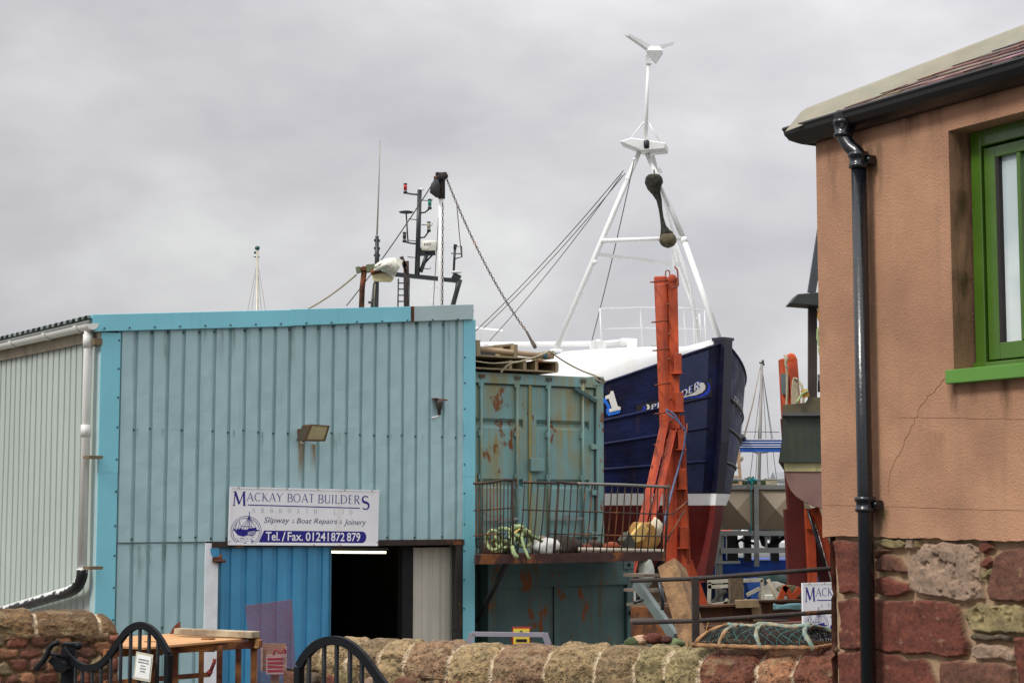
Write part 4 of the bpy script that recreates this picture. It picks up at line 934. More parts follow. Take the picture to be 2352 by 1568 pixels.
# planking seams and rubbing strakes
for sg in (1, -1):
    for f, r_ in ((.66, .040), (.45, .035), (.22, .035)):
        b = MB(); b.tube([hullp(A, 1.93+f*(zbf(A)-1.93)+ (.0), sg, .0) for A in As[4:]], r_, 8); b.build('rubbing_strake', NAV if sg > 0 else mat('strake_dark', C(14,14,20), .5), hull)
    b = MB(); b.tube([hullp(A, zbf(A), sg, .0) for A in As[1:]], .03, 8); b.build('rail_cap', NAV, hull)
b = MB()
for f in (.08,.15,.3,.38,.53,.6,.74,.82,.9):
    b.tube([hullp(A, 1.93+f*(zbf(A)-1.93), 1, .0) for A in As[6:]], .0045, 4)
b.build('plank_seams', NAV, hull)
# stem post and the paler plate beside it
b = MB(); zz = [5.1,4.6,4,3,1.93,1.69,1.4,.9,.5,.1]
st = [SH(a0f(z)-.10, 0, z) for z in zz]
V = []
for p_ in st:
    for x, y in ((.13,.0),(.13,.30),(-.13,.30),(-.13,.0)): V.append(p_+stb*x-hv*y)
def stem(i0, i1, name, m_):
    bb = MB(); bb.grid([V[i*4+j % 4] for i in range(i0, i1) for j in range(5)], i1-i0, 5, 0, False)
    bb._a([V[i0*4+j] for j in range(4)], [(0,1,2,3)]); bb._a([V[(i1-1)*4+j] for j in range(4)], [(0,1,2,3)]); return bb.build(name, m_, hull)
z_i = zz.index(1.93); stem(0, z_i+1, 'stem_post', mat('stem_navy', C(14,14,40), .35, var=.2, scale=3, coat=.2)); stem(z_i, z_i+2, 'stem_band', HWH); stem(z_i+1, len(zz), 'stem_post', HRED)
b = MB(); b.box(0,0,0,0,0,0)
b = MB(); b.beam(st[0]+Vector((0,0,-.01))-hv*.15, st[0]+Vector((0,0,.05))-hv*.15, .34, .32, up=hv); b.build('stem_head', mat('stem_navy', C(14,14,40), .35), hull)
b = MB(); fr2 = [i/20*.98 for i in range(21)]
b.grid([hullp(A, 1.95+f*(zbf(A)-1.95), 1, .018) for A in (.10,.16,.24,.32,.42) for f in fr2], 5, 21, 0, True)
b.build('bow_plate', mat('bow_plate', C(52,60,96), .4, metal=.2, var=.35, scale=3, bump=.6, bscale=9, bdist=.008, col2=C(20,32,60), c2amt=.6, c2scale=3), hull, recalc=False)
# whaleback
b = MB(); AW = [a for a in As if a < 7.2]; V = []
ZT = 4.95
def wb(A, sg, t):
    z0_ = zbf(A); zt_ = max(ZT, z0_+.02); p_ = hullp(A, z0_, 1); bb_ = (p_-SH(a0f(z0_)+A, 0, p_.z)).length
    fb, fz = [(1.0,0),(1.0,.1),(.985,.35),(.95,.62),(.88,.84),(.76,.96),(.5,1.02),(0,1.08)][t]
    return SH(a0f(z0_)+A, sg*bb_*fb, z0_+(zt_-z0_)*fz)
for sg in (1,-1): b.grid([wb(A, sg, t) for A in AW for t in range(8)], len(AW), 8, 0, True)
b._a([wb(AW[-1], 1, t) for t in range(8)]+[wb(AW[-1], -1, t) for t in range(7, -1, -1)], [tuple(range(16))])
b.build('whaleback', SHW, ship, recalc=False)
b = MB(); b.prism([SH(.15,.1,5.02), SH(.9,.62,4.80), SH(.9,-.62,4.80), SH(.15,-.1,5.02)], (0,0,.12)); b.build('bow_cap', SHW, ship, bevel=.02)
b = MB(); b.prism([SH(7,2.5,3.3), SH(15.2,2.2,3.3), SH(15.2,-2.2,3.3), SH(7,-2.5,3.3)], (0,0,.06)); b.build('deck', mat('deck_green', C(70,90,80), .8), ship)
b = MB(); b.prism([SH(8.2,1.7,3.35), SH(12,1.7,3.35), SH(12,-1.7,3.35), SH(8.2,-1.7,3.35)], (0,0,2.7)); wh = b.build('wheelhouse', SHW, ship, bevel=.05)
for i in range(4):
    b = MB(); b.prism([SH(8.19,-1.4+i*.75,5.0), SH(8.19,-.85+i*.75,5.0), SH(8.19,-.85+i*.75,5.6), SH(8.19,-1.4+i*.75,5.6)], hv*.02); b.build('window', mat('dark_glass', C(30,36,42), .08), wh)
for i in range(3):
    b = MB(); b.prism([SH(8.6+i*1.1,1.71,5.0), SH(9.2+i*1.1,1.71,5.0), SH(9.2+i*1.1,1.71,5.6), SH(8.6+i*1.1,1.71,5.6)], stb*.02); b.build('window', mat('dark_glass', C(30,36,42), .08), wh)
b = MB(); rs3 = random.Random(5)
for i in range(16):
    A = rs3.uniform(.5, 4.5); f0 = rs3.choice((.99,.66,.45,.22)); z0_ = 1.93+f0*(zbf(A)-1.93)-.03; ln = rs3.uniform(.15,.6); V = []; cl = []
    for k in range(5):
        for j in range(10):
            V.append(hullp(A+(k-2)*.012, z0_-ln*j/9, 1, .012)); q = max(0, 1-abs(k-2)/2.2)*(1-j/9)*rs3.uniform(.4,.7); cl.append((q,q,q))
    b.grid(V, 5, 10, 0, True, cl)
b.build('rust_runs', film_mat('rust_run_brown', C(110,66,44)), hull, recalc=False)
# lettering painted on the bow
def decal(poly, off, name, m_, sub=3):
    b = MB()
    vs = [onhull(u, v, off) for u, v in poly]
    if any(x is None for x in vs): return
    b._a(vs, [tuple(range(len(vs)))]); return b.build(name, m_, hull, recalc=False)
def decal_strip(L_, off, name, m_):      # L_: list of (left, right) pixel pairs
    b = MB(); V = []
    for l, r in L_:
        for k in range(5): V.append(onhull(l[0]+(r[0]-l[0])*k/4, l[1]+(r[1]-l[1])*k/4, off))
    if any(x is None for x in V): print('DECAL MISS', name); return
    b.grid(V, len(L_), 5, 0, False); return b.build(name, m_, hull, recalc=False)
WHL = mat('letter_white', C(232,230,222), .5, var=0); BLL = mat('letter_blue', C(28,110,215), .5, var=0); BKL = mat('letter_black', C(10,10,14), .5, var=0); BLL2 = mat('letter_blue_deep', C(22,60,190), .5, var=0); DKO = mat('name_panel', C(28,30,26), .6, var=.1)
def z2(x, y): return ((2000+x*.38265)*.6806, (1150+y*.38265)*.6806)
def poly_pts(pts): return [z2(*p) for p in pts]
def flatdecal(pts, off, name, m_): return decal(poly_pts(pts), off, name, m_)
flatdecal([(84,512),(110,500),(122,516),(135,540),(160,580),(150,612),(246,602),(240,634),(140,660),(120,630),(122,600),(132,590),(110,548),(84,545)], .020, 'number_shadow', BLL)
flatdecal([(112,486),(152,468),(160,442),(182,438),(222,574),(244,580),(248,604),(150,628),(144,602),(170,592),(142,506),(116,514)], .026, 'number', WHL)
# name board: dark swoosh panel, cream and blue scroll, PROVIDER
def band(p0, p1, h0, h1, n=18): return [((p0[0]+(p1[0]-p0[0])*i/n, p0[1]+(p1[1]-p0[1])*i/n+h0*(1-i/n)+h1*0), (p0[0]+(p1[0]-p0[0])*i/n, p0[1]+(p1[1]-p0[1])*i/n)) for i in range(n+1)]
L_ = []
for i in range(25):
    t_ = i/24; x = 385+(1045-385)*t_; ctr = 600-35*t_-150*t_**1.5; hh = 36+44*t_**1.3
    L_.append((z2(x, ctr-hh), z2(x, ctr+hh)))
decal_strip(L_, .016, 'name_panel', DKO)
def crescent(c, r0, r1, off2, a0, a1, n=20):
    o = [(c[0]+r0*math.cos(R(a0+(a1-a0)*i/n)), c[1]+r0*.8*math.sin(R(a0+(a1-a0)*i/n))) for i in range(n+1)]
    q = [(c[0]+off2[0]+r1*math.cos(R(a1-(a1-a0)*i/n)), c[1]+off2[1]+r1*.8*math.sin(R(a1-(a1-a0)*i/n))) for i in range(n+1)]
    return o+q
def crdecal(c, r0, r1, off2, a0, a1, off, name, m_):
    pts = crescent(c, r0, r1, off2, a0, a1); n = len(pts)//2; V = [onhull(*z2(*p), off) for p in pts]
    if any(x is None for x in V): return
    b = MB(); b._a(V, [(i, i+1, 2*n-2-i, 2*n-1-i) for i in range(n-1)]); b.build(name, m_, hull, recalc=False)
flatdecal([(792,490),(840,476),(900,448),(925,410),(920,385),(945,366),(975,370),(990,395),(988,425),(960,455),(900,478),(840,488),(800,500)], .022, 'scroll', WHL)
flatdecal([(792,506),(850,496),(920,484),(975,462),(1005,430),(1012,392),(996,366),(1018,368),(1032,395),(1034,430),(1010,470),(960,492),(880,502),(810,512)], .024, 'scroll', BLL2)
flatdecal([(470,556),(492,560),(503,580),(498,605),(470,628),(420,634),(450,618),(476,600),(480,578)], .022, 'scroll', WHL)
flatdecal([(440,574),(458,570),(466,584),(458,604),(430,622),(415,626),(438,604),(446,590)], .023, 'scroll', BLL2)
b = MB(); b2 = MB()
def name_T(x, y, dz=0):
    # y: 0..1 cap height; baseline runs along the sheer, rising to the right
    t_ = (x-512)/(935-512); bx = x; by = 606-40*t_-152*max(0,t_)**1.35-y*(44+22*t_)
    h_ = onhull(*z2(bx-y*(-2), by), NT[0]+dz); return h_ if h_ is not None else S0
NT = [.034]; serif(b2, 'PROVIDER', 512, 0, 935, 1, name_T, gap=.12, bw=1.1) if False else None
def serifn(mb, txt, x0, x1, off, bw):
    W_ = sum(gl(c)[1] for c in txt)+.12*(len(txt)-1); sx = (x1-x0)/W_; x = 0; k = 0
    for c in txt:
        S, w_ = gl(c)
        for pts, ws in S:
            # resample and widen in glyph space, then lay on the hull
            Q = []
            for i in range(len(pts)-1):
                for q in range(3): Q.append((pts[i][0]+(pts[i+1][0]-pts[i][0])*q/3, pts[i][1]+(pts[i+1][1]-pts[i][1])*q/3, ws[i]))
            Q.append((pts[-1][0], pts[-1][1], ws[-1])); V = []
            for i, (gx, gy, gw) in enumerate(Q):
                a_, c_ = Q[max(i-1,0)], Q[min(i+1,len(Q)-1)]; dd = Vector(((c_[0]-a_[0])*1.0, c_[1]-a_[1]))
                if dd.length < 1e-6: dd = Vector((1,0))
                dd.normalize(); nn = Vector((-dd.y, dd.x))*gw*.5*bw
                for sg in (1,-1):
                    NT[0] = off+.0003*(k % 5); V.append(name_T(x0+(x+gx+sg*nn.x)*sx, gy+sg*nn.y))
            k += 1; mb._a(V, [(2*i, 2*i+1, 2*i+3, 2*i+2) for i in range(len(Q)-1)])
        x += w_+.12
b = MB(); serifn(b, 'PROVIDER', 520, 940, .027, 1.9); b.build('name_lettering', BLL2, hull, recalc=False)
b = MB(); serifn(b, 'PROVIDER', 512, 932, .034, 1.25); b.build('name_lettering', WHL, hull, recalc=False)
# the name again on the far bow, strongly foreshortened
b = MB()
def far_T(x, y, dz=0):
    A = .18+x*.42; z = 3.78-x*.25+y*.22; return hullp(A, z, -1, .03+dz)
v, f = text2d('PROVIDER', 0, 0, 1.9, 1, .01); b.flat([(p_[0], p_[1]) for p_ in v], f, lambda x, y: far_T(x, y)); b.build('name_lettering', mat('letter_grey', C(150,148,150), .6, var=0), hull, recalc=False)
# hull fittings
def pipe(name, pts, r, m_, par, n=10, **k): b = MB(); b.tube(pts, r, n, **k); return b.build(name, m_, par)
mast = MB(); D1 = 37.4
apex = P(1478, 335, D1)
tm = thing('x', (0,0,0), None, None); bpy.data.objects.remove(tm)
pf = P(1655, 786, 36.2); pk = P(1571, 552, 36.9); pa = P(1484, 348, 37.4)
trip = pipe('tripod_mast', [P(1470, 345, 37.4), P(1413, 480, 37.1), P(1278, 800, 36.5)], [.052,.058,.066], SHW, ship, 14)
b = MB(); b.tube([pf, pk], [.06,.06], 14); b.tube([pk+Vector((0,0,.02)), pa], [.058,.052], 14); b.ball(pk, .09, 10); b.build('mast_leg', SHW, trip)
b = MB(); b.tube([P(1497, 345, 37.7), P(1540, 520, 38.2), P(1560, 610, 38.4), P(1592, 700, 38.7), P(1608, 800, 39.0)], [.045,.045,.05,.05,.05], 10)
b.tube([P(1552, 560, 38.0), P(1585, 650, 38.3), P(1604, 800, 38.5)], .035, 8); b.build('mast_leg', SHW, trip)
pipe('crossbar', [P(1381, 553, 36.9), P(1568, 547, 36.9)], .048, SHW, trip, 12)
b = MB(); b.beam(P(1375, 585, 37.0), P(1562, 608, 38.0), .12, .07); b.build('crossbar', SHW, trip)
b = MB(); b.tube([P(1278,800,36.5)-Vector((0,0,.02)), P(1278,806,36.5)-Vector((0,0,.05))], .14, 14); b.tube([P(1655,786,36.2),P(1652,795,36.2)],.13,12); b.build('mast_foot', SHW, trip)
# top box, pole, Y arms
bx = [P(1420,322,37.0), P(1447,316,37.2), P(1528,328,37.3), P(1526,342,37.25), P(1480,346,37.0), P(1472,342,36.95), P(1430,327,36.95)]
b = MB()
T1 = [P(1422,321,37.0), P(1449,314,37.5), P(1529,327,37.5), P(1493,322,36.9)]; 
b.prism([P(1421,325,37.1), P(1450,316,37.1), P(1529,328,37.1), P(1527,342,37.1), P(1488,346,37.1), P(1476,347,37.1), P(1434,330,37.1)], (.12,.55,0)); b.build('crosstree', SHW, trip, bevel=.02)
b = MB(); b.lathe(P(1485,335,36.95), (0,0,-1), [(.05,-.12),(.065,-.10),(.065,.0),(.05,.06)], 12); b.build('mast_light', BLK, trip)
pipe('pole', [P(1482,326,37.3), P(1486,220,37.3), P(1490,140,37.3)], [.05,.04,.034], SHW, trip, 12)
pipe('stay_rod', [P(1449,318,37.3), P(1480,280,37.3)], .022, SHW, trip, 6); pipe('stay_rod', [P(1516,328,37.3), P(1488,280,37.3)], .022, SHW, trip, 6)
b = MB(); b.beam(P(1440,80,37.0), P(1492,112,37.3), .09, .05, w1=.12, h1=.12); b.beam(P(1546,100,37.5), P(1502,112,37.3), .08, .05, w1=.10, h1=.10)
b.beam(P(1438,78,37.0), P(1443,84,37.0), .1, .06); b.build('antenna_arms', SHW, trip)
b = MB(); c_ = P(1503,122,37.3); b._a([c_+Vector(q)*.74 for q in ((-.24,-.2,.03),(.22,-.2,.03),(.26,.15,.0),(-.2,.15,.0),(.03,-.05,-.36),(-.12,-.1,.18),(.14,-.1,.18))], [(0,1,4),(1,2,4),(2,3,4),(3,0,4),(0,1,6,5),(1,2,6),(2,3,5,6),(3,0,5)]); b.beam(P(1490,128,37.3), P(1490,148,37.3), .12, .12); b.build('antenna_head', SHW, trip)
STEEL = mat('wire_steel', C(82,80,74), .6, metal=.3, var=.2)
b = MB()
for a_, c_, r_ in (((1432,392,37.1),(1088,764,41)  ,.010),((1436,398,37.1),(1110,754,41),.009),((1428,402,37.1),(1125,782,41),.009),((1458,362,37.2),(1356,795,37.2),.010)):
    b.tube(sagline(P(*a_), P(*c_), .12), r_, 6)
b.build('rigging_wires', STEEL, trip)
b = MB(); b.ball(P(1457,366,37.1), .04, 8); b.ball(P(1367,602,36.8), .05, 8); b.beam(P(1545,580,37.5), P(1548,618,37.5), .05, .05); b.beam(P(1512,388,37.4), P(1520,396,37.4), .12, .05); b.build('shackles', SHW, trip)
# ladder between the legs at the bow
b = MB()
for x0_, x1_ in ((1594,1596),(1606,1612)): b.tube([P(x0_, 720, 38.6), P(x1_, 806, 38.6)], .022, 6)
for v_ in (735,752,770,788): b.tube([P(1594, v_, 38.6), P(1609, v_-8, 38.6)], .014, 6)
b.build('ladder', SHW, trip)
# deck rail
b = MB(); rp_ = [(1378,709,36.9),(1470,706,37.6),(1570,707,38.4),(1618,713,38.3)]; bt = [(1382,792,36.9),(1476,802,37.6),(1576,804,38.4),(1622,800,38.3)]; md = [(1379,755,36.9),(1472,753,37.6),(1572,755,38.4),(1619,757,38.3)]
b.tube([P(*q) for q in rp_], .014, 8); b.tube([P(*q) for q in md], .012, 8)
for q0_, q1_ in zip(rp_, bt): b.tube([P(*q0_), P(*q1_)], .016, 8)
b.build('deck_rail', SHW, ship)
# derrick boom lying on deck, winch
pipe('boom', [P(1088,791,38.4), P(1380,789,37.6), P(1445,783,37.6)], .055, SHW, ship, 12)
b = MB(); b.tube([P(1425,784,37.3), P(1463,786,37.3)], .08, 12); b.ball(P(1375,792,37.3), .13, 10, sc=(1,.5,1)); b.beam(P(1355,794,37.2), P(1392,795,37.2), .3, .2); b.beam(P(1440,797,37.3), P(1462,798,37.3), .3, .2); b.build('winch', SHW, ship, bevel=.01)
b = MB(); b.lathe(P(1513,797,37.6), (0,0,1), [(.1,-.1),(.13,.0),(.17,.04),(.16,.06),(.02,.06)], 12); b.build('vent', mat('vent_grey', C(170,172,170), .5), ship)
b = MB(); b.ball(P(1098,796,38), .14, 12, sc=(1,1,.6)); b.tube([P(1098,796,38), P(1098,806,38)], .06, 8); b.beam(P(1128,790,38.2), P(1128,808,38.2), .18, .12, w1=.3); b.build('bollard', SHW, ship)
# net-wrapped floats hanging from the mast
nb = thing('net_bag', P(1520, 480, 37.0), 'black netting holding two round floats hanging inside the white tripod mast', 'net')
BKN = mat('black_net', C(26,26,24), .9, var=.4, scale=18, bump=1, bscale=60, bdist=.02, col2=C(70,66,52), c2amt=.7, c2scale=14)
cl_ = [(1502,402),(1502,408),(1502,420),(1503,432),(1508,445),(1514,460),(1517,480),(1520,500),(1524,520),(1528,532),(1531,540)]
rr_ = [.13,.18,.20,.15,.09,.06,.042,.04,.06,.11,.16]
b = MB(); b.tube([P(u, v, 36.95) for u, v in cl_], rr_, 12); b.build('net', BKN, nb)
b = MB(); b.ball(P(1534,551,36.9), .19, 20, sc=(1,.8,.9)); b.build('float', mat('float_tan', C(84,76,54), .8, var=.3, scale=9), nb)
b = MB(); b.tube([P(1516,545,36.9), P(1519,560,36.8), P(1534,568,36.75), P(1548,558,36.85)], .022, 6); b.tube([P(1503,402,36.95), P(1502,390,37.2)], .015, 6); b.build('cord', BKN, nb)
# ------------------------------------------------ wheelhouse mast
D2 = 42.7
MBK = mat('mast_black', C(22,30,32), .45, var=.3, scale=4, coat=.1)
wm_ = pipe('wheelhouse_mast', [P(964,436,D2), P(958,632,D2)], [.055,.065], MBK, ship, 12)
b = MB(); b.beam(P(906,630,D2), P(1052,645,D2), .12, .10); b.beam(P(1040,632,D2), P(1057,640,D2), .15, .14); b.build('mast_beam', MBK, wm_)
b = MB(); b.beam(P(933,600,D2), P(934,760,D2), .13, .13); b.beam(P(922,590,D2),P(938,636,D2), .13,.1); b.build('mast_leg', mat('brown_black', C(52,44,42), .7, rust=.3), wm_)
b = MB(); b.tube([P(1055,642,D2), P(1050,665,D2), P(1040,702,D2), P(1036,760,D2)], [.08,.06,.06,.06], 10); b.build('mast_leg', MBK, wm_)
b = MB()
for x in (915, 940): b.tube([P(x,640,D2-.2), P(x-2,760,D2-.2)], 0.018, 6)
for v_ in range(650, 755, 14): b.tube([P(915,v_,D2-.2), P(939,v_,D2-.2)], .018, 6)
b.build('mast_ladder', MBK, wm_)
b = MB(); b.beam(P(960,579,D2), P(1000,577,D2), .06, .2); b.tube([P(982,580,D2), P(966,625,D2)], .05, 8); b.tube([P(998,580,D2), P(976,604,D2)], .025, 6); b.build('radar_bracket', MBK, wm_)
b = MB(); b.lathe(P(987,576,D2), (0,0,1), [(.17,0),(.205,.03),(.21,.19),(.19,.235),(.05,.245)], 24); rd = b.build('radar', mat('radar_cream', C(220,218,205), .4, var=.05), wm_)
b = MB(); v, f = text2d('RAD', 0, 0, 1, 1, .01)
rc = P(987,576,D2)
def rT(x, y): an = R(-128+x*50); return rc+Vector((.213*math.cos(an), .213*math.sin(an), .10+y*.07))
b.flat(v, f, rT); b.build('lettering', mat('letter_dark', C(60,60,60), .6, var=0), rd, recalc=False)
for (lx, lv, ax_, av, cl_, ln) in ((931,433,960,447,(170,20,16),'red'),(987,469,965,489,(10,120,100),'green'),(985,521,965,546,(150,140,120),'clear'),(929,545,960,560,(40,30,28),'dark')):
    b = MB(); b.tube([P(lx, lv+10, D2), P((lx+ax_)/2, av-1, D2), P(ax_, av, D2)], .022, 6); la = b.build('lamp_arm', MBK, wm_)
    b = MB(); b.lathe(P(lx, lv+12, D2), (0,0,1), [(.04,0),(.05,.01),(.05,.06),(.04,.07)], 12); b.lathe(P(lx, lv-9, D2), (0,0,1), [(.046,0),(.046,.03),(.02,.035)], 12); b.build('lamp_cap', BLK, la)
    b = MB(); b.lathe(P(lx, lv+4, D2), (0,0,1), [(.042,0),(.042,.15)], 12); b.build('lens', mat('lens_'+ln, C(*cl_), .15, var=0), la)
b = MB()
for x0_, x1_, v_ in ((968,992,460),(938,958,503),(968,992,516),(938,958,552),(966,980,570),(936,958,590),(966,988,616)):
    b.tube([P(x0_, v_, D2), P(x1_, v_+2, D2), P(x1_+(1 if x1_ > x0_ else -1), v_-3, D2)], .011, 5)
b.build('mast_steps', MBK, wm_)
b = MB(); b.lathe(P(933,487,D2), (0,0,1), [(.05,-.04),(.16,-.02),(.185,.0),(.1,.025),(.02,.03)], 18); b.tube([P(933,490,D2), P(937,556,D2)], .018, 6); b.build('dish_antenna', MBK, wm_)
b = MB(); b.tube([P(1045,565,D2), P(1042,628,D2)], .03, 8); b.tube([P(1060,565,D2), P(1061,590,D2), P(1046,594,D2)], .016, 6); b.tube([P(1036,582,D2), P(1060,583,D2)], .014, 6); b.beam(P(1042,566,D2), P(1049,567,D2), .14, .1); b.build('aerial_post', MBK, wm_)
b = MB(); b.lathe(P(1053,566,D2), (0,0,1), [(.02,-.02),(.05,.02),(.04,.04)], 10); b.lathe(P(1048,627,D2), (0,0,1), [(.12,0),(.14,.02),(.13,.04),(.05,.05)], 14); b.lathe(P(968,436,D2), (0,0,1), [(.05,-.02),(.07,.02),(.02,.04)], 10); b.build('gps_disc', WHITE, wm_)
whp = pipe('whip_antenna', [P(866,540,D2), P(870,430,D2), P(873,322,D2)], [.022,.017,.012], mat('whip_grey', C(150,150,142), .5), ship, 6)
b = MB(); b.tube([P(862,760,D2), P(866,600,D2), P(866,542,D2)], [.07,.06,.045], 10); b.tube([P(848,760,D2), P(860,650,D2)], .035, 8)
for v_ in (552,570,586): b.beam(P(859,v_,D2), P(873,v_+1,D2), .08, .05)
b.tube([P(846,694,D2),P(868,696,D2)],.035,6)
b.build('antenna_post', MBK, whp)
# landing derrick post with block and chain
D3 = 41.9
dk = pipe('derrick_post', [P(1013,452,D3), P(1012,760,D3)], [.062,.07], SHW, ship, 14)
b = MB()
for v_ in (525,565,600,636,660,690):
    sgn = 1 if (v_//5) % 2 else -1; b.tube([P(1012,v_,D3), P(1012+sgn*22,v_+1,D3), P(1012+sgn*23,v_-3,D3)], .010, 5)
b.build('post_steps', SHW, dk)
b = MB(); b.tube([P(1014,398,D3), P(1014,456,D3)], .09, 10); rr = random.Random(2)
for i in range(12): b.ball(P(1003+i*1.9,402+rr.uniform(-3,8),D3-.1), .055+rr.random()*.03, 6)
for i in range(6): b.tube([P(1004+i*3.6,402,D3), P(1003+i*3.8,396,D3)], .02, 5)
b.build('head_fitting', mat('rusty_black', C(36,28,26), .8, rust=.3, var=.3), dk)
b = MB(); b.tube([P(1003,412,D3-.2), P(1000,425,D3-.2), P(998,440,D3-.2), P(1006,452,D3-.2)], [.05,.11,.12,.05], 12, squash=.7); b.build('block', mat('block_black', C(34,36,38), .6, var=.3), dk)
def chain(pts, pitch_, r, wl_, mb):
    q = smooth_line(pts, pitch_/6); acc = 0; nxt = 0; k = 0
    for i in range(len(q)-1):
        acc += (q[i+1]-q[i]).length
        if acc >= nxt:
            d_ = (q[i+1]-q[i]).normalized(); s_ = d_.cross(Vector((0,1,0))).normalized(); t_ = s_ if k % 2 else (s_*.3+Vector((0,1,0))*.7).normalized(); c_ = q[i]
            pl = [c_+d_*math.cos(R(a))*pitch_*.62+t_*math.sin(R(a))*wl_ for a in range(0, 360, 40)]; pl.append(pl[0])
            mb.tube(pl, r, 5, cap=False); nxt += pitch_; k += 1
CHN = mat('chain_steel', C(72,62,54), .7, metal=.3, var=.3, rust=.3)
b = MB(); chain([P(1017,470,D3-.25), P(1016,706,D3-.25)], .085, .008, .018, b); b.build('chain', CHN, dk)
b = MB(); chain(sagline(P(1024,406,D3), P(1210,762,38.0), .28, 20), .10, .010, .022, b); b.tube([P(1210,762,38), P(1222,785,37.6)], .03, 6); b.tube([P(1222,785,37.6), P(1229,797,37.4)], .045, 6); b.build('chain', CHN, dk)
b = MB(); b.tube(sagline(P(1000,412,D3), P(796,702,44), .1), .014, 6); b.tube(sagline(P(1049,470,D3), P(1060,590,D3), .02), .012, 5); b.tube(sagline(P(1007,500,D3), P(995,702,D3), .02), .010, 5); b.build('rigging_wires', STEEL, dk)
# ================================================================== lamp and mast on the shed roof
rl = thing('roof_flood_light', P(835,705,22.6), 'rusty post on the shed roof carrying a cream floodlight wrapped in torn plastic', 'lamp')
DR = 22.6
b = MB(); b.tube([P(838,612,DR), P(832,660,DR), P(830,720,DR)], .036, 10); b.beam(P(820,621,DR), P(858,613,DR), .10, .05); b.build('post', RUST, rl)
b = MB(); b.beam(P(818,621,DR-.03), P(828,619,DR-.03), .07, .08); b.beam(P(842,617,DR-.03), P(870,615,DR-.03), .09, .10); b.build('arm', mat('arm_green_rust', C(110,120,90), .8, rust=.6, var=.3), rl)
b = MB(); b._a([P(852,628,DR-.1), P(900,626,DR-.1), P(905,640,DR-.1), P(898,648,DR-.1), P(858,647,DR-.1), P(852,628,DR+.2), P(900,626,DR+.2), P(905,640,DR+.2), P(898,648,DR+.2), P(858,647,DR+.2)], [(0,1,2,3,4),(9,8,7,6,5),(0,5,6,1),(1,6,7,2),(2,7,8,3),(3,8,9,4),(4,9,5,0)]); b.build('lamp_housing', mat('lamp_cream', C(205,195,150), .5, var=.15, rust=.2, scale=5), rl, bevel=.01)
b = MB(); b.tube(smooth_line([P(852,626,DR-.12), P(880,622,DR-.12), P(899,626,DR-.12), P(905,634,DR-.12)], .03), .028, 8); b.build('rim', RUST, rl)
b = MB(); pr = [(862,604),(884,595),(905,596),(927,594),(921,606),(912,622),(903,640),(898,626),(880,620),(860,622)]
n_ = 6; V = []
for i in range(7):
    for j in range(7):
        s_, t_ = i/6, j/6
        top = Vector((862+65*s_, 604-12*math.sin(s_*2.6))); bot = Vector((858+46*s_, 622+18*s_**3)); q = top.lerp(bot, t_)
        V.append(P(q.x, q.y, DR-.14-.14*math.sin(s_*3.1)*math.sin(t_*3.1)+.03*math.sin(i*2.3+j*1.7)))
b.grid(V, 7, 7, 0, True); b.build('plastic_wrap', mat('torn_plastic', C(228,226,210), .35, var=.15, scale=7, bump=.6, bscale=12, bdist=.03, streak=.3, scol=C(150,160,110)), rl, recalc=False)
b = MB(); b.tube([P(862,650,DR-.05), P(858,705,DR)], .008, 5); b.build('cable', WROPE, rl)
b = MB(); b.tube(sagline(P(818,631,DR), P(708,709,24), .03), .012, 6); tag(b.build('guy_rope', WROPE), 'thin rope from the roof lamp bracket down to the left of the shed roof', 'rope')
# far yacht masts
def yacht_mast(u0, v0, u1, v1, D, r, label, extra=None, vis=True):
    t_ = thing('yacht', P(u1, v1, D), label, 'yacht', None)
    b = MB(); b.tube([P(u1, v1, D), P(u0, v0, D)], [r, r*.7], 8); b.build('mast', mat('mast_alu', C(185,180,165), .4, metal=.2, var=.1), t_)
    return t_
y1 = yacht_mast(591, 572, 589, 1180, 70, .075, 'distant yacht mast rising above the left part of the shed roof')
b = MB(); 
for x in (560, 573, 604, 618): b.tube([P(591,600,70), P(x,760,70)], .006, 4)
b.build('shrouds', STEEL, y1); b = MB(); b.lathe(P(591,574,70), (0,0,1), [(.06,0),(.1,.03),(.1,.12),(.05,.16)], 8); b.ball(P(586,580,70), .06, 6); b.beam(P(583,590,70), P(596,590,70), .04, .04); b.build('masthead', mat('masthead_teal', C(40,90,90), .5), y1)
def small_hull(par, c, L_, W_, H_, m_, hd, name='hull'):
    c = Vector(c); h = Vector((math.cos(R(hd)), math.sin(R(hd)), 0)); s = Vector((-h.y, h.x, 0)); V = []
    for i in range(15):
        x = i/14; bw_ = W_/2*(1-(x**3.0))*(.75+.25*min(1, x*4))
        for t_, (fb, fz) in enumerate(((1,1),(.98,.72),(.85,.35),(.45,.08),(0,0))): V.append(c+h*(x-.5)*L_*(1+.06*fz)+s*bw_*fb+Vector((0,0,H_*(fz+.18*x*x*fz))))
    b = MB(); b.grid(V, 15, 5, 0, True); W2 = []
    for i in range(15):
        x = i/14; bw_ = W_/2*(1-(x**3.0))*(.75+.25*min(1, x*4))
        for t_, (fb, fz) in enumerate(((1,1),(.98,.72),(.85,.35),(.45,.08),(0,0))): W2.append(c+h*(x-.5)*L_*(1+.06*fz)-s*bw_*fb+Vector((0,0,H_*(fz+.18*x*x*fz))))
    b.grid(W2, 15, 5, 0, True)
    dk_ = [V[i*5] for i in range(15)]+[W2[i*5] for i in range(14, -1, -1)]; b._a([q-Vector((0,0,.02)) for q in dk_], [tuple(range(30))]); b._a([V[j] for j in range(5)]+[W2[j] for j in range(4,-1,-1)], [tuple(range(10))])
    return b.build(name, m_, par, recalc=False)
YH = mat('yacht_hull', C(225,225,222), .3, var=.03)
q = P(589,1180,70); small_hull(y1, (q.x, q.y, -4.4), 9, 2.8, 2.2, YH, 40)
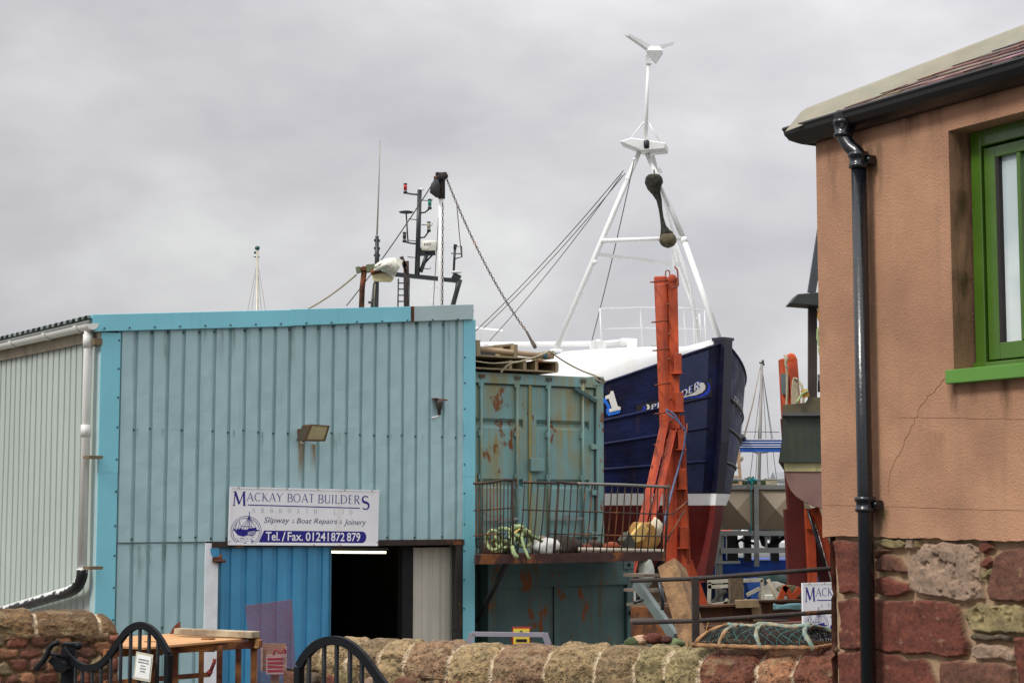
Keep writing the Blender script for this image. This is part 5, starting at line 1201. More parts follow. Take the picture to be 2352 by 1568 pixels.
# ================================================================== containers
cc_ = P(1386, 1170, 24.9); CF = Fr((cc_.x, cc_.y), 58)
CB = mat('container_blue', C(116,158,158), .55, var=.18, scale=1.2, streak=1.25, scol=C(146,128,62), rust=.30, rscale=3.2, bump=.4, bscale=6, bdist=.012, st_sharp=.12)
CB2 = mat('container_green', C(70,98,98), .65, var=.25, scale=1.2, streak=.7, scol=C(84,72,34), rust=.36, rscale=3.0, bump=.4, bscale=6, bdist=.012)
def sz(u, v, d=0): return CF.on(u, v, d)
zT = sz(1386, 866)[1]; zB0 = zT-2.59
def container(name, s1, zb, ztop_, m_, label, full=True):
    s0 = s1-2.44; M = CF.M(); r = thing(name, CF.W((s0+s1)/2, 0, zb), label, 'container')
    L_ = 6.06
    def bx(nm, boxes, mm=m_, par=r, bev=.006, lab=None):
        b = MB(M)
        for q in boxes: b.box(*q)
        return b.build(nm, mm, par, bevel=bev, label=lab)
    f = bx('frame', [(s0,s0+.12,-.16,.02,zb,ztop_),(s1-.12,s1,-.16,.02,zb,ztop_),(s0+.12,s1-.12,-.12,.012,ztop_-.16,ztop_-.01),(s0+.12,s1-.12,-.12,.012,zb+.01,zb+.17),
        (s0,s0+.1,-L_,-.16,ztop_-.1,ztop_-.004),(s1-.1,s1,-L_,-.16,ztop_-.1,ztop_-.004),(s0,s0+.1,-L_,-.16,zb+.004,zb+.14),(s1-.1,s1,-L_,-.16,zb+.004,zb+.14)])
    for a, c in ((s0, zb), (s0, ztop_-.12), (s1-.18, zb), (s1-.18, ztop_-.12)):
        bx('corner_casting', [(a-.004,a+.184,-.17,.028,c-.006,c+.126)], par=f)
        if a > s0: 
            b = MB(); b.lathe(CF.W(a+.09, .029, c+.06), CF.n, [(.028,0),(.028,.004)], 12); b.build('casting_hole', mat('hole_black', C(8,8,8), .9), f)
    # side and roof sheets
    V = []; per = .28; k = 0; y = -.16
    prf = []
    while y > -L_+.1: prf += [(y, 0), (y-.07, 0), (y-.11, -.036), (y-.2, -.036), (y-.24, 0)]; y -= per
    for sx_, sg in ((s1-.03, 1), (s0+.03, -1)):
        b = MB(); b.grid([CF.W(sx_+sg*dd, yy, z) for yy, dd in prf for z in (zb+.13, ztop_-.1)], len(prf), 2, 0, False); b.build('side_panel', m_, r, recalc=False)
    b = MB(M); b.box(s0+.1, s1-.1, -L_, -.12, ztop_-.06, ztop_-.03); b.box(s0+.1, s1-.1, -L_, -L_+.05, zb, ztop_); b.build('roof_panel', m_, r)
    return r, s0, f, bx
up, s0, fr_, bx = container('shipping_container', 0.0, zB0, zT, CB, 'faded blue shipping container with rust and yellow streaks, stacked on top of the green one')
mid = s0+1.215; dz0, dz1 = zB0+.17, zT-.165
h1, h2, h3 = sz(1300, 975)[1], sz(1300, 1110)[1], sz(1300, 1242)[1]
for a0_, a1_, nm in ((s0+.125, mid-.012, 'left'), (mid+.012, -.125, 'right')):
    # door leaf: sheet with recessed horizontal grooves
    prof = [(dz1, 0)]+[q_ for h_ in (h1,h2,h3) for q_ in ((h_+.06, 0), (h_+.01, -.06), (h_-.015, -.06), (h_-.075, 0))]+[(dz0, 0)]
    b = MB(); e_ = .10
    for x0_, x1_, pr in ((a0_+e_, a1_-e_, prof), (a0_, a0_+e_, [(dz1,.0),(dz0,.0)]), (a1_-e_, a1_, [(dz1,.0),(dz0,.0)])):
        b.grid([CF.W(x, -.03+d_, z) for x in (x0_, x1_) for z, d_ in pr], 2, len(pr), 0, False)
    for x in (a0_+e_, a1_-e_): b._a([CF.W(x, -.028, dz0), CF.W(x, -.10, dz0), CF.W(x, -.10, dz1), CF.W(x, -.028, dz1)], [(0,1,2,3)])
    lf = b.build('door', CB, up, recalc=False, label=nm+' door leaf')
    b = MB(CF.M()); b.box(a0_, a0_+.012, -.03, -.012, dz0, dz1); b.box(a1_-.012, a1_, -.03, -.012, dz0, dz1); b.box(a0_, a1_, -.03, -.010, dz1-.012, dz1-.0); b.build('gasket', mat('gasket_dark', C(60,72,66), .8), lf)
    for x in (a0_+.28, a0_+.86):
        b = MB(); b.tube([CF.W(x, .005, zB0+.06), CF.W(x, .005, zT-.05)], .021, 10)
        rod = b.build('lock_rod', CB, lf)
        for z in (zT-.17, zT-.85, zB0+1.15, zB0+.25):
            b = MB(CF.M()); b.box(x-.04, x+.04, -.03, .016, z-.035, z+.035); b.build('rod_guide', CB, lf, bevel=.004)
        b = MB(CF.M()); b.box(x-.045, x+.045, -.0, .035, zT-.09, zT-.045); b.build('cam', mat('cam_rust', C(84,80,70), .8, rust=.5), lf)
    zh_ = sz(1300, 1190)[1]
    for x, ln in ((a0_+.28, .34), (a0_+.86, -.34)):
        b = MB(); b.beam(CF.W(x, .035, zh_), CF.W(x+ln, .035, zh_-.01), .016, .035); b.beam(CF.W(x+ln*.9, .03, zh_-.05), CF.W(x+ln*.9, .03, zh_+.05), .05, .03); b.build('handle', mat('handle_grey', C(130,140,138), .6, rust=.35), lf)
    for z in (zT-.32, zT-1.0, zT-1.65, zB0+.35):
        hx = -.125 if nm == 'right' else s0+.125
        b = MB(CF.M()); b.box(hx-.09, hx+.07, -.02, .022, z-.035, z+.035); b.build('hinge', CB, lf, bevel=.004)
b = MB(CF.M()); b.box(mid-.03, mid+.02, -.03, -.004, dz0, dz1); b.build('centre_strip', mat('strip_ochre', C(140,136,90), .7, rust=.3, streak=.5, var=.2), up)
b = MB(CF.M()); zx = sz(1220,1067)[1]; b.box(mid-.03, mid+.2, -.0, .05, zx-.09, zx+.09); b.build('lock_box', CB, up, bevel=.006)
b = MB(CF.M()); zx = sz(1110,1095)[1]; b.box(s0+.05, s0+.35, -.018, -.01, zx-.2, zx+.05); b.build('data_plate', mat('plate_rust', C(150,140,95), .7, rust=.5), up)
b = MB(); b.beam(CF.W(*(lambda q:(q[0],.03,q[1]))(sz(1318,892))), CF.W(*(lambda q:(q[0],.05,q[1]))(sz(1364,922))), .05, .05); b.build('loose_bar', mat('bar_teal', C(62,92,90), .6, rust=.3), up)
# lower container
s1b = sz(1452, 1300, -.02)[0]
lo_, s0b, frb, bx = container('shipping_container', s1b, zB0-2.6, zB0-.02, CB2, 'dark green rusty container under the blue one and the caged platform')
midb = sz(1272, 1380)[0]
for a0_, a1_, nm in ((s0b+.13, midb-.035, 'left'), (midb+.03, s1b-.13, 'right')):
    b = MB(); V = []; zt_ = zB0-.36
    for i in range(13):
        x = a0_+(a1_-a0_)*i/12
        for j in range(9):
            z = (zB0-2.45)+(zt_-zB0+2.45)*j/8; V.append(CF.W(x, -.035+.008*math.sin(i*1.1+j*.7), z))
    b.grid(V, 13, 9, 0, False); b.build('door', CB2, lo_, recalc=False, label=nm+' rusty green door leaf')
b = MB(CF.M()); b.box(s0b+.12, s1b-.12, -.05, .02, zB0-.36, zB0-.17); b.box(midb-.035, midb+.03, -.08, -.06, zB0-2.4, zB0-.36); b.build('header', CB2, lo_, bevel=.004)
# ---- steel frames stacked on the blue container
TANM = mat('tan_steel', C(148,132,102), .75, var=.25, scale=4, rust=.2, bump=.4, bdist=.004); OLD = mat('olive_steel', C(92,84,58), .8, var=.3, scale=3, rust=.3)
sa = thing('steel_rack', CF.W(-1.5, -.5, zT), 'rusty box-section steel frame lying on the roof of the blue container', 'steel frame')
zf0, zf1 = sz(1200, 848, .1)[1], sz(1200, 823, .1)[1]
sR = sz(1281, 845, .1)[0]
b = MB(CF.M())
b.box(-2.6, sR, -1.6, .1, zf0-.02, zf0); b.box(-2.6, sR-.35, -1.6, .1, zf1, zf1+.02); b.box(sR-.35, sR, -1.6, .1, zf1-.035, zf1-.015); b.build('plate', TANM, sa)
for u_ in (1172, 1205, 1232, 1279):
    x = sz(u_, 840, .1)[0]; b = MB(CF.M()); b.box(x-.02, x+.01, -1.6, .09, zf0, zf1-.035); b.box(x-.02, x+.03, .06, .1, zf0, zf1-.035); b.build('web', TANM, sa)
b = MB(CF.M()); b.box(-2.6, sR-.1, -1.55, -1.5, zf0, zf1-.035); b.build('back_plate', OLD, sa)
sb = thing('pipe_rack', CF.W(-1.6, -.5, zf1), 'tan steel frame with two pipes lying above the box-section frame', 'pipe rack')
b = MB(); b.tube([CF.W(sz(1098,808,.05)[0], .05, zf1+.10), CF.W(sz(1262,818,.05)[0], .05, zf1+.055)], .04, 12); b.build('pipe', mat('pipe_tan', C(165,140,112), .6, var=.15), sb)
b = MB(); b.tube([CF.W(sz(1245,816,.05)[0], .05, zf1+.058), CF.W(sz(1254,817,.05)[0], .05, zf1+.056)], .043, 12); b.build('pipe_band', mat('band_blue', C(60,110,120), .5), sb)
b = MB(); b.tube([CF.W(sz(1098,814,.05)[0], -.25, zf1+.13), CF.W(sz(1262,812,.05)[0], -.25, zf1+.10)], .03, 10); b.build('pipe', OLD, sb)
for u_, h_ in ((1098,.22),(1184,.19),(1268,.13)):
    x = sz(u_, 812, .08)[0]; b = MB(CF.M()); b.box(x-.03, x+.03, -.4, .09, zf1+.0201, zf1+h_); b.build('end_plate', TANM, sb)
b = MB(); b.beam(CF.W(sz(1180,800,.0)[0], -.1, zf1+.2), CF.W(sz(1098,800,0)[0], -.1, zf1+.12), .2, .03); b.build('channel', TANM, sb)
rp = lambda *a: [CF.W(sz(u,v,d)[0], d, sz(u,v,d)[1]) for u, v, d in a]
b = MB(); b.rope(rp((1150,855,.12),(1170,836,.14),(1195,830,.14),(1235,818,.13),(1262,806,.1)), .012); b.rope(rp((1090,829,.12),(1130,834,.14),(1165,832,.14),(1190,830,.14)), .009)
b.tube(sagline(rp((1262,806,.1))[0], CF.W(sz(1370,868,.0)[0], -.02, zT+.02), .04), .012, 6); b.rope([CF.W(-.16,.02,zT+.01), CF.W(-.05,.05,zT-.02), CF.W(.01,.03,zT-.08), CF.W(-.12,.04,zT-.05), CF.W(-.16,.02,zT+.01)], .012)
tag(b.build('lashing_rope', WROPE), 'tan rope lashing the steel frames down to the corner of the blue container', 'rope')
# ---- caged platform
pz = sz(1300, 1272, 1.15)[1]; pf_ = thing('caged_platform', CF.W(-.9, .5, pz), 'rusty steel platform with bent barred railings fixed to the container stack', 'platform')
sL_, sR_ = sz(1092, 1280, 1.15)[0], sz(1528, 1280, 1.15)[0]
b = MB(CF.M()); sLb = sz(1096, 1280, .06)[0]; b.prism([(sLb,.06,pz-.05),(sR_,.06,pz-.05),(sR_,1.15,pz-.05),(sL_,1.15,pz-.05)], (0,0,.05)); b.prism([(sL_,1.12,pz-.11),(sR_,1.12,pz-.11),(sR_,1.17,pz-.11),(sL_,1.17,pz-.11)], (0,0,.122)); b.box(sR_-.04, sR_+.01, .05, 1.12, pz-.11, pz+.01); b.build('floor', mat('platform_rust', C(62,38,34), .9, var=.4, scale=5, rust=.5), pf_)
BAR = mat('bar_rust', C(62,50,44), .8, var=.4, scale=9, rust=.4)
def cp(u, v, d=1.15): s, z = sz(u, v, d); return CF.W(s, d, z)
top1, top2 = [(1090,1109),(1135,1106),(1160,1101),(1178,1104)], None
b = MB(); b.tube([cp(*q) for q in ((1088,1110),(1125,1108),(1158,1101),(1176,1103))], .017, 8); b.tube([cp(1088,1172),cp(1174,1166)], .010, 6); b.tube([cp(1088,1229),cp(1160,1225)], .010, 6); b.build('rail', BAR, pf_)
b = MB(); b.tube([cp(1200,1107),cp(1283,1109)], .017, 8); b.tube([cp(1281,1105),cp(1300,1109),cp(1330,1110)], .019, 8); b.build('rail', BAR, pf_)
b = MB(); b.tube([cp(1325,1110),cp(1430,1113),cp(1536,1118)], .021, 10); b.build('rail', mat('worn_rail', C(120,118,112), .4, metal=.5, var=.3, rust=.1), pf_)
for q0_, q1_ in ((cp(1199,1170),cp(1545,1181)),(cp(1258,1225),cp(1537,1232)),(cp(1543,1181),cp(1580,1150,1.0)),(cp(1527,1250),cp(1572,1172,1.0))):
    b = MB(); b.tube([q0_, q1_], .0105, 6); b.build('rail', BAR, pf_)
rr = random.Random(8)
for i in range(11):
    x = 1093+i*8.2; b = MB(); b.tube([cp(x+rr.uniform(-1,1), 1107), cp(x+rr.uniform(-2,2)-(0 if i < 8 else 2), 1272)], .0085, 5); b.build('bar', BAR, pf_)
for i in range(22):
    x = 1206+i*15.3; ln = 13-i*.35; b = MB(); b.tube([cp(x+rr.uniform(-1.5,1.5), 1109+i*.4), cp(x-ln*.5+rr.uniform(-1,1), 1190), cp(x-ln-3+rr.uniform(-2,2), 1273)], .0095, 5); b.build('bar', BAR, pf_)
for x in (1178, 1283, 1537):
    b = MB(); b.tube([cp(x, 1104 if x < 1200 else 1110), cp(x-(0 if x < 1200 else 10), 1273)], .015, 6); b.build('bar', BAR, pf_)
for p0_, p1_ in ((cp(1168,1284), CF.W(sz(1096,1425,.05)[0], .05, sz(1096,1425,.05)[1])), (cp(1523,1284), CF.W(sz(1450,1408,.05)[0], .05, sz(1450,1408,.05)[1]))):
    b = MB(); b.tube([p0_, p1_], .038, 10); b.build('brace', mat('brace_black', C(26,26,24), .7, rust=.2), pf_)
# things on the platform
LG = mat('green_rope', C(150,165,118), .9, var=.25, scale=9); d_ = .75
def cl(u, v, d=.75): return cp(u, v, d)
b = MB(); rr = random.Random(11)
for (cx, cy, rx, ry, ph) in ((1135,1240,17,22,0),(1158,1235,20,24,1),(1188,1224,19,17,2),(1205,1236,17,20,.5),(1146,1252,22,14,1.2),(1192,1220,14,10,.2)):
    b.rope([cl(cx+rx*math.cos(ph+a)+rr.uniform(-2,2), cy+ry*math.sin(ph+a)+rr.uniform(-2,2), .75+.15*math.sin(a*1.5+ph)) for a in [k*math.pi/5 for k in range(12)]], .022, step=.03)
b.rope([cl(1170,1225),cl(1195,1228,.8),cl(1225,1232,.8),cl(1245,1242)], .022, step=.03)
b.rope([cl(1180,1236,.9),cl(1176,1252,1.12),cl(1180,1268,1.22),cl(1188,1280,1.24)], .026, step=.03); b.rope([cl(1198,1232,.9),cl(1204,1256,1.12),cl(1212,1275,1.22),cl(1216,1283,1.22)], .019, step=.03)
tag(b.build('rope_coil', LG), 'tangled pale green rope heaped on the left of the caged platform', 'rope')
def lump(name, c, r, m_, label, cat, sc=(1,1,.7), seed=0, n=14, rough=.3):
    n = n*2
    b = MB(); V = []; c = Vector(c)
    for i in range(n//2+2):
        a = math.pi*i/(n//2+1)
        for j in range(n):
            t = 2*math.pi*j/n; x, y, z = math.sin(a)*math.cos(t), math.sin(a)*math.sin(t), math.cos(a)
            k = 1+rough*(float(vnoise(np.array([x*1.8+seed*3.1]), np.array([y*1.8]), np.array([z*1.8]), seed, 4)[0])-.5)*2
            V.append(c+Vector((x*r*sc[0], y*r*sc[1], z*r*sc[2]))*k)
    fs = [(i*n+j, i*n+(j+1)%n, (i+1)*n+(j+1)%n, (i+1)*n+j) for i in range(n//2+1) for j in range(n)]
    b._a(V, fs, 0, True); return tag(b.build(name, m_), label, cat)
YW = mat('foam_yellow', C(225,190,110), .8, var=.15, scale=6, bump=.6, bdist=.01); YW2 = mat('buoy_ochre', C(176,130,60), .7, var=.3, scale=4, bump=.4, bdist=.01, col2=C(120,84,40), c2amt=.6, c2scale=4)
b = MB(); b.beam(cl(1180,1219,.5), cl(1212,1226,.5), .2, .1); b.build; tag(b.build('foam_block', YW, bevel=.02), 'cream foam block under the green rope on the platform', 'foam block')
lump('plastic_sack', cl(1254,1252,.6)-Vector((0,0,.03)), .15, mat('sack_white', C(205,205,200), .6, var=.2, scale=6), 'crumpled white sack behind the platform bars', 'sack', (1.4,.8,.9), 4)
lump('tarpaulin', cl(1290,1258,.6), .2, mat('tarp_dark', C(48,40,32), .8, var=.4), 'dark crumpled tarpaulin in the middle of the platform', 'tarpaulin', (1.3,.8,.8), 5)
lump('scrap_bag', cl(1140,1260,.5), .15, mat('tarp_brown', C(60,50,38), .8, var=.4), 'brown bag of scrap at the left end of the platform', 'bag', (1.3,.8,.9), 9)
b = MB(); b.beam(cl(1240,1232,.5), cl(1345,1262,.5), .05, .04); tag(b.build('plank', mat('plank_pale', C(165,145,125), .8, var=.2), bevel=.005), 'pale plank leaning across the middle of the platform', 'plank')
b = MB(); b.tube([cl(1330,1261,1.0), cl(1470,1264,1.0), cl(1525,1265,.9)], .03, 10); tag(b.build('pole', mat('pole_cream', C(190,182,162), .6, var=.2)), 'long cream plastic pole lying along the platform floor', 'pole')
for i, (u_, v_, s_, c_) in enumerate(((1310,1254,.07,(150,140,70)),(1345,1256,.06,(120,60,40)),(1365,1250,.08,(70,52,40)),(1385,1258,.07,(140,70,40)),(1405,1254,.08,(150,72,40)),(1425,1260,.06,(90,84,76)),(1275,1262,.05,(110,100,80)))):
    lump('scrap_metal', cl(u_, v_, .7), s_, mat('scrap_%d' % i, C(*c_), .8, var=.3, rust=.3), ['small olive scrap lump near the platform middle','red brown scrap lump right of the tarpaulin','dark scrap lump behind the cream pole','rust orange scrap right of the dark lump','largest rust orange scrap near the buoy','grey scrap lump at the foot of the buoys','small tan scrap lump beside the tarpaulin'][i], 'scrap', (1.5,1,.8), i+20, 10)
bb = [cl(1455,1232,.7), cl(1476,1196,.7), cl(1496,1205,.7), cl(1504,1232,.7), cl(1490,1262,.7), cl(1470,1262,.7)]
b = MB(); b.prism([q+CF.n*.1 for q in bb], -CF.n*.35); tag(b.build('crab_box', YW2, bevel=.045, seg=3), 'battered yellow plastic box tipped up at the right end of the platform', 'box')
b = MB(); b.prism([cl(1452,1228,.95), cl(1474,1200,.95), cl(1492,1214,.95), cl(1478,1240,.95), cl(1462,1246,.95)], -CF.n*.06); tag(b.build('foam_sheet', YW, bevel=.01), 'torn cream foam sheet stuck to the front of the tipped yellow box', 'foam sheet')
lump('fender', cl(1497,1228,.6), .16, YW2, 'brown and ochre round fender beside the tipped yellow box', 'fender', (.8,.8,1.2), 31, 16, .15)
lump('paper_bag', cl(1507,1212,.7), .09, mat('bag_pale', C(200,190,165), .7, var=.2), 'pale paper bag on top of the ochre fender', 'bag', (1,.8,1.5), 33, 12)
b = MB(); b.prism([cl(1432,1240,1.0), cl(1446,1220,1.0), cl(1462,1250,1.0), cl(1448,1268,1.0)], -CF.n*.15); tag(b.build('scrap_plate', mat('plate_grey', C(84,88,76), .7, var=.3, rust=.3), bevel=.01), 'grey scrap plate propped left of the tipped yellow box', 'scrap')
lump('fender', cp(1484,1312,1.1), .16, mat('fender_grey', C(168,172,160), .6, var=.25, scale=5), 'pale grey teardrop fender hanging under the right end of the platform', 'fender', (.7,.6,1.35), 40, 16, .12)
# ================================================================== orange cradle posts
OR = mat('orange_paint', C(186,74,30), .6, var=.34, scale=1.9, rust=.34, rcol=C(90,40,26), rscale=3, bump=.4, bscale=9, bdist=.008, col2=C(146,52,24), c2amt=.7, c2scale=2, streak=.6, scol=C(112,44,26))
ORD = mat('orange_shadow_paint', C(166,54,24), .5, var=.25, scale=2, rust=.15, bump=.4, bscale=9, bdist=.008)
DO = 31.0
q = P(1555, 1400, DO); op = thing('cradle_post', (q.x, q.y, YARD), 'tall orange steel slipway post with rungs standing in front of the navy bow', 'cradle post')
b = MB(); b.tube([P(1519,652,DO-.15), P(1524,800,DO-.15), P(1534,960,DO-.15), P(1538,1000,DO-.15)], [.115,.12,.13,.12], 16, squash=.6)
b.beam(P(1517,634,DO), P(1531,985,DO), .24, .06, up=(0,1,0)); b.build('channel', OR, op, bevel=.03, seg=2)
b = MB(); b.beam(P(1544,640,DO-.1), P(1550,985,DO-.1), .165, .25, up=(0,1,0)); b.lathe(P(1544,640,DO-.228), (0,1,0), [(.0822,0),(.0822,.256)], 24); b.build('side_plate', OR, op, bevel=.008)
b = MB(); b.beam(P(1546,955,DO), P(1555,1290,DO), .38, .26, up=(0,1,0), w1=.46); b.beam(P(1557,1289,DO), P(1562,1430,DO), .42, .26, up=(0,1,0)); b.beam(P(1566,960,DO-.14), P(1580,1290,DO-.14), .06, .03, up=(0,1,0)); b.beam(P(1579,1288,DO-.02), P(1620,1400,DO), .15, .2, up=(0,1,0)); b.build('column', OR, op, bevel=.008)
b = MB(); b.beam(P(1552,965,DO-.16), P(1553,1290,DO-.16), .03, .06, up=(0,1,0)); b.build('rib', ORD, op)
for a_, c_, w_ in (((1526,972,DO-.2),(1446,1330,DO-1.6),.13),((1544,990,DO-.2),(1482,1260,DO-1.3),.12)):
    b = MB(); b.beam(P(*a_), P(*c_), w_, .10, up=(0,1,0)); b.build('leg', OR, op, bevel=.006)
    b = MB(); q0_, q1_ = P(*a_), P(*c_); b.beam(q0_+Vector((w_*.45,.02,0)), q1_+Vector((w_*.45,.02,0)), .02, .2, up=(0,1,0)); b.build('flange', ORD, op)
RB = mat('rung_brown', C(122,58,38), .7, var=.3)
for x0_, x1_, v_ in ((1494,1534,646),(1497,1536,738),(1499,1538,803),(1504,1542,882),(1505,1544,948),(1503,1530,1019),(1492,1520,1081),(1480,1507,1142)):
    b = MB(); b.tube([P(x0_, v_+2, DO-.42), P(x0_+10, v_+1, DO-.42), P(x1_-4, v_-3, DO-.26), P(x1_, v_-3, DO-.15)], .013, 6); b.tube([P(x0_, v_+2, DO-.42), P(x0_+1, v_+2, DO-.2), P(x0_+12, v_+2, DO-.1)], .013, 6); b.build('rung', RB, op)
for v0_, v1_, x in ((813,857,1552),(901,944,1556),(987,1031,1561),(1076,1121,1563),(1210,1256,1567)):
    b = MB(); c_ = P(x+4, (v0_+v1_)/2, DO-.25); h_ = (v1_-v0_)/4000*DO/2; b.beam(c_-Vector((0,0,h_)), c_+Vector((0,0,h_)), .13, .24, up=(0,1,0)); b.beam(c_-Vector((.02,0,h_+.02)), c_-Vector((.02,0,h_)), .19, .3, up=(0,1,0)); b.build('block', OR, op, bevel=.006)
b = MB(); b.tube(smooth_line([P(1529,640,DO), P(1529,624,DO), P(1534,621,DO), P(1538,624,DO), P(1538,640,DO)], .03), .011, 6); b.build('lifting_eye', RB, op)
b = MB(); b.tube([P(1543,662,DO-.3), P(1556,658,DO-.3), P(1558,655,DO-.3), P(1556,620,DO-.2), P(1549,612,DO-.2)], .016, 6); b.tube([P(1546,842,DO-.3), P(1557,838,DO-.3), P(1555,805,DO-.2)], .016, 6); b.tube([P(1562,998,DO-.3), P(1577,996,DO-.3), P(1578,972,DO-.3)], .018, 6); b.build('handle', RB, op)
b = MB()
for u_, v_ in ((1534,699),(1537,768),(1537,825),(1541,915),(1541,968),(1531,652)): b.ball(P(u_, v_, DO-.27), .028, 8)
b.build('bolts', RB, op)
b = MB(); b.rope([P(1538,944,DO-.45), P(1552,955,DO-.45), P(1566,980,DO-.45), P(1574,990,DO-.5), P(1570,1030,DO-.5), P(1558,1075,DO-.5), P(1548,1110,DO-1), P(1535,1160,DO-2), P(1525,1200,DO-3), P(1512,1235,DO-4.5)], .017, step=.06); b.rope([P(1538,944,DO-.45), P(1530,940,DO-.4), P(1534,950,DO-.45), P(1556,966,DO-.5), P(1574,990,DO-.5)], .015, step=.06)
tag(b.build('mooring_rope', mat('blue_grey_rope', C(78,92,122), .85, var=.25, scale=8)), 'blue grey rope looped over the tall orange post and hanging down to the platform', 'rope')
D5 = 34.0; q = P(1830, 1400, D5); o2 = thing('cradle_post', (q.x, q.y, YARD), 'orange and dark red slipway post with braces behind the dark green hull', 'cradle post')
b = MB(); b.beam(P(1799,824,D5), P(1806,960,D5), .16, .3, up=(0,1,0)); b.beam(P(1818,822,D5-.1), P(1830,980,D5-.1), .2, .2, up=(0,1,0)); b.lathe(P(1818,822,D5-.203), (0,1,0), [(.0995,0),(.0995,.206)], 20); b.build('head', OR, o2, bevel=.03, seg=2)
b = MB(); b.beam(P(1801,858,D5-.2), P(1803,905,D5-.2), .13, .06, up=(0,1,0)); b.build('worn_plate', mat('worn_grey', C(92,104,106), .7, rust=.4, var=.3), o2)
DRD = mat('dark_red_paint', C(84,20,14), .6, var=.3, scale=2)
b = MB(); b.beam(P(1812,960,D5), P(1828,1180,D5), .3, .25, up=(0,1,0)); b.beam(P(1828,1168,D5), P(1842,1460,D5), .45, .3, up=(0,1,0)); b.build('column', DRD, o2)
b = MB(); b.beam(P(1858,1168,D5-.2), P(1866,1345,D5-.2), .17, .2, up=(0,1,0)); b.beam(P(1872,1165,D5-.3), P(1925,1345,D5-.3), .14, .12, up=(0,1,0)); b.beam(P(1856,1180,D5-.32), P(1858,1215,D5-.32), .12, .08, up=(0,1,0)); b.build('brace', OR, o2, bevel=.006)
b = MB(); b.beam(P(1862,1215,D5), P(1905,1375,D5), .2, .2, up=(0,1,0)); b.build('brace', DRD, o2)
b = MB(); b.tube([P(1856,1172,D5-.45), P(1880,1250,D5-.45), P(1893,1300,D5-.45)], .03, 6); b.build('cable', BLK, o2)
b = MB()
for k_ in range(6): b.rope([P(1819+k_*2.6, 935, D5-.5), P(1820+k_*2.6, 890, D5-.5), P(1824+k_*1.4, 868+k_, D5-.5), P(1832+k_*.8, 872+k_, D5-.55), P(1834+k_*2.2, 895, D5-.6), P(1840+k_, 935, D5-.6)][:6 if k_ > 3 else 4], .02, step=.08)
b.rope([P(1803,815,D5-.4), P(1806,840,D5-.45), P(1808,880,D5-.45), P(1806,935,D5-.45)], .022, step=.08); b.rope([P(1802,816,D5-.4),P(1808,822,D5-.45),P(1804,832,D5-.45),P(1808,846,D5-.45)],.026,step=.05)
tag(b.build('hung_rope', WROPE), 'cream rope hung in long loops on the right hand orange post', 'rope')
# ================================================================== dark hull at the right
D4 = 29.0
q = P(1930, 1120, D4); db = thing('steel_workboat', (q.x, q.y+2.5, q.z), 'dark green steel boat hull with pink antifouling half hidden by the house', 'boat')
DG = mat('hull_dark_green', C(46,54,46), .6, var=.3, scale=1.6, streak=.5, scol=C(70,74,42), bump=.4, bscale=5, bdist=.015, rust=.12)
XV = Vector((ray(1860,1100).x/ray(1860,1100).y, 1, 0))
def mir(pts, uc=1935): return pts+[(2*uc-u, v) for u, v in pts[::-1]]
b = MB(); top = mir([(1797,950),(1797,1000),(1788,1061)]); b.prism([P(u, v, D4) for u, v in top], XV*6.5); b.build('topsides', DG, db)
b = MB(); b.prism([P(u, v, D4-.02) for u, v in mir([(1858,912),(1850,924),(1836,926),(1798,930),(1797,948)])], XV*6.4); b.build('bulwark', mat('bulwark_olive', C(92,84,62), .7, var=.3, rust=.25, scale=3, streak=.3, scol=C(70,66,50)), db)
b = MB(); b.beam(P(1796,951,D4-.05), P(2070,951,D4-.05), .08, .05, up=(0,0,1)); b.build('rubbing_strip', mat('strip_grey', C(90,92,92), .5, metal=.3, rust=.4), db)
bt_ = mir([(1800,1062),(1801,1072),(1803,1082)]); b = MB(); b.prism([P(u, v, D4+.06) for u, v in bt_], XV*6.2); b.build('boot_stripe', mat('boot_cream', C(170,162,118), .7, var=.25, scale=3, streak=.4, scol=C(110,110,70)), db)
V = []; sec = [(1803,1080),(1804,1092),(1808,1108),(1815,1124),(1828,1139),(1846,1151),(1868,1161),(1895,1168),(1935,1172)]
secf = sec+[(2*1935-u, v) for u, v in sec[-2::-1]]
b = MB(); V = [P(u, v, D4+.08)+XV*y+Vector((0, 0, (.0 if y < 4 else (y-4)*.15))) for y in (0, 2, 4, 6) for u, v in secf]; b.grid(V, 4, len(secf), 0, True); b._a([P(u, v, D4+.08) for u, v in secf], [tuple(range(len(secf)))])
b.build('bottom', mat('antifoul_pink', C(132,100,92), .75, var=.25, scale=2, bump=.4, bscale=5, bdist=.01, col2=C(110,92,80), c2amt=.6, c2scale=2), db, recalc=False)
b = MB(); b.beam(P(1866,520+170,D4+.3), P(1866,915,D4+.3), .14, .12, up=(0,1,0)); dm = b.build('mast', mat('mast_brown_black', C(50,40,36), .6, var=.3, rust=.2), db)
b = MB(); b.beam(P(1890,505,D4+.3), P(1864,672,D4+.3), .13, .12, up=(0,1,0)); b.beam(P(1900,505,D4+.3), P(1925,690,D4+.3), .13, .12, up=(0,1,0)); b.tube([P(1866,642,D4+.3), P(1920,640,D4+.3)], .025, 6); b.build('mast_leg', mat('mast_slate', C(62,68,72), .6), dm)
b = MB(); b.prism([P(1814,697,D4-.1), P(1832,675,D4-.1), P(1930,667,D4-.1), P(1930,700,D4-.1), P(1880,702,D4-.1)], (0, .5, 0)); b.build('crosstree', mat('crosstree_dark', C(44,50,48), .6, var=.2), dm, bevel=.01)
b = MB(); b.tube([P(1884,745,D4+.1), P(1884,800,D4+.1)], .02, 6); b.tube([P(1882,860,D4+.1), P(1882,900,D4+.1)], .03, 6); b.build('cleat', BLK, dm)
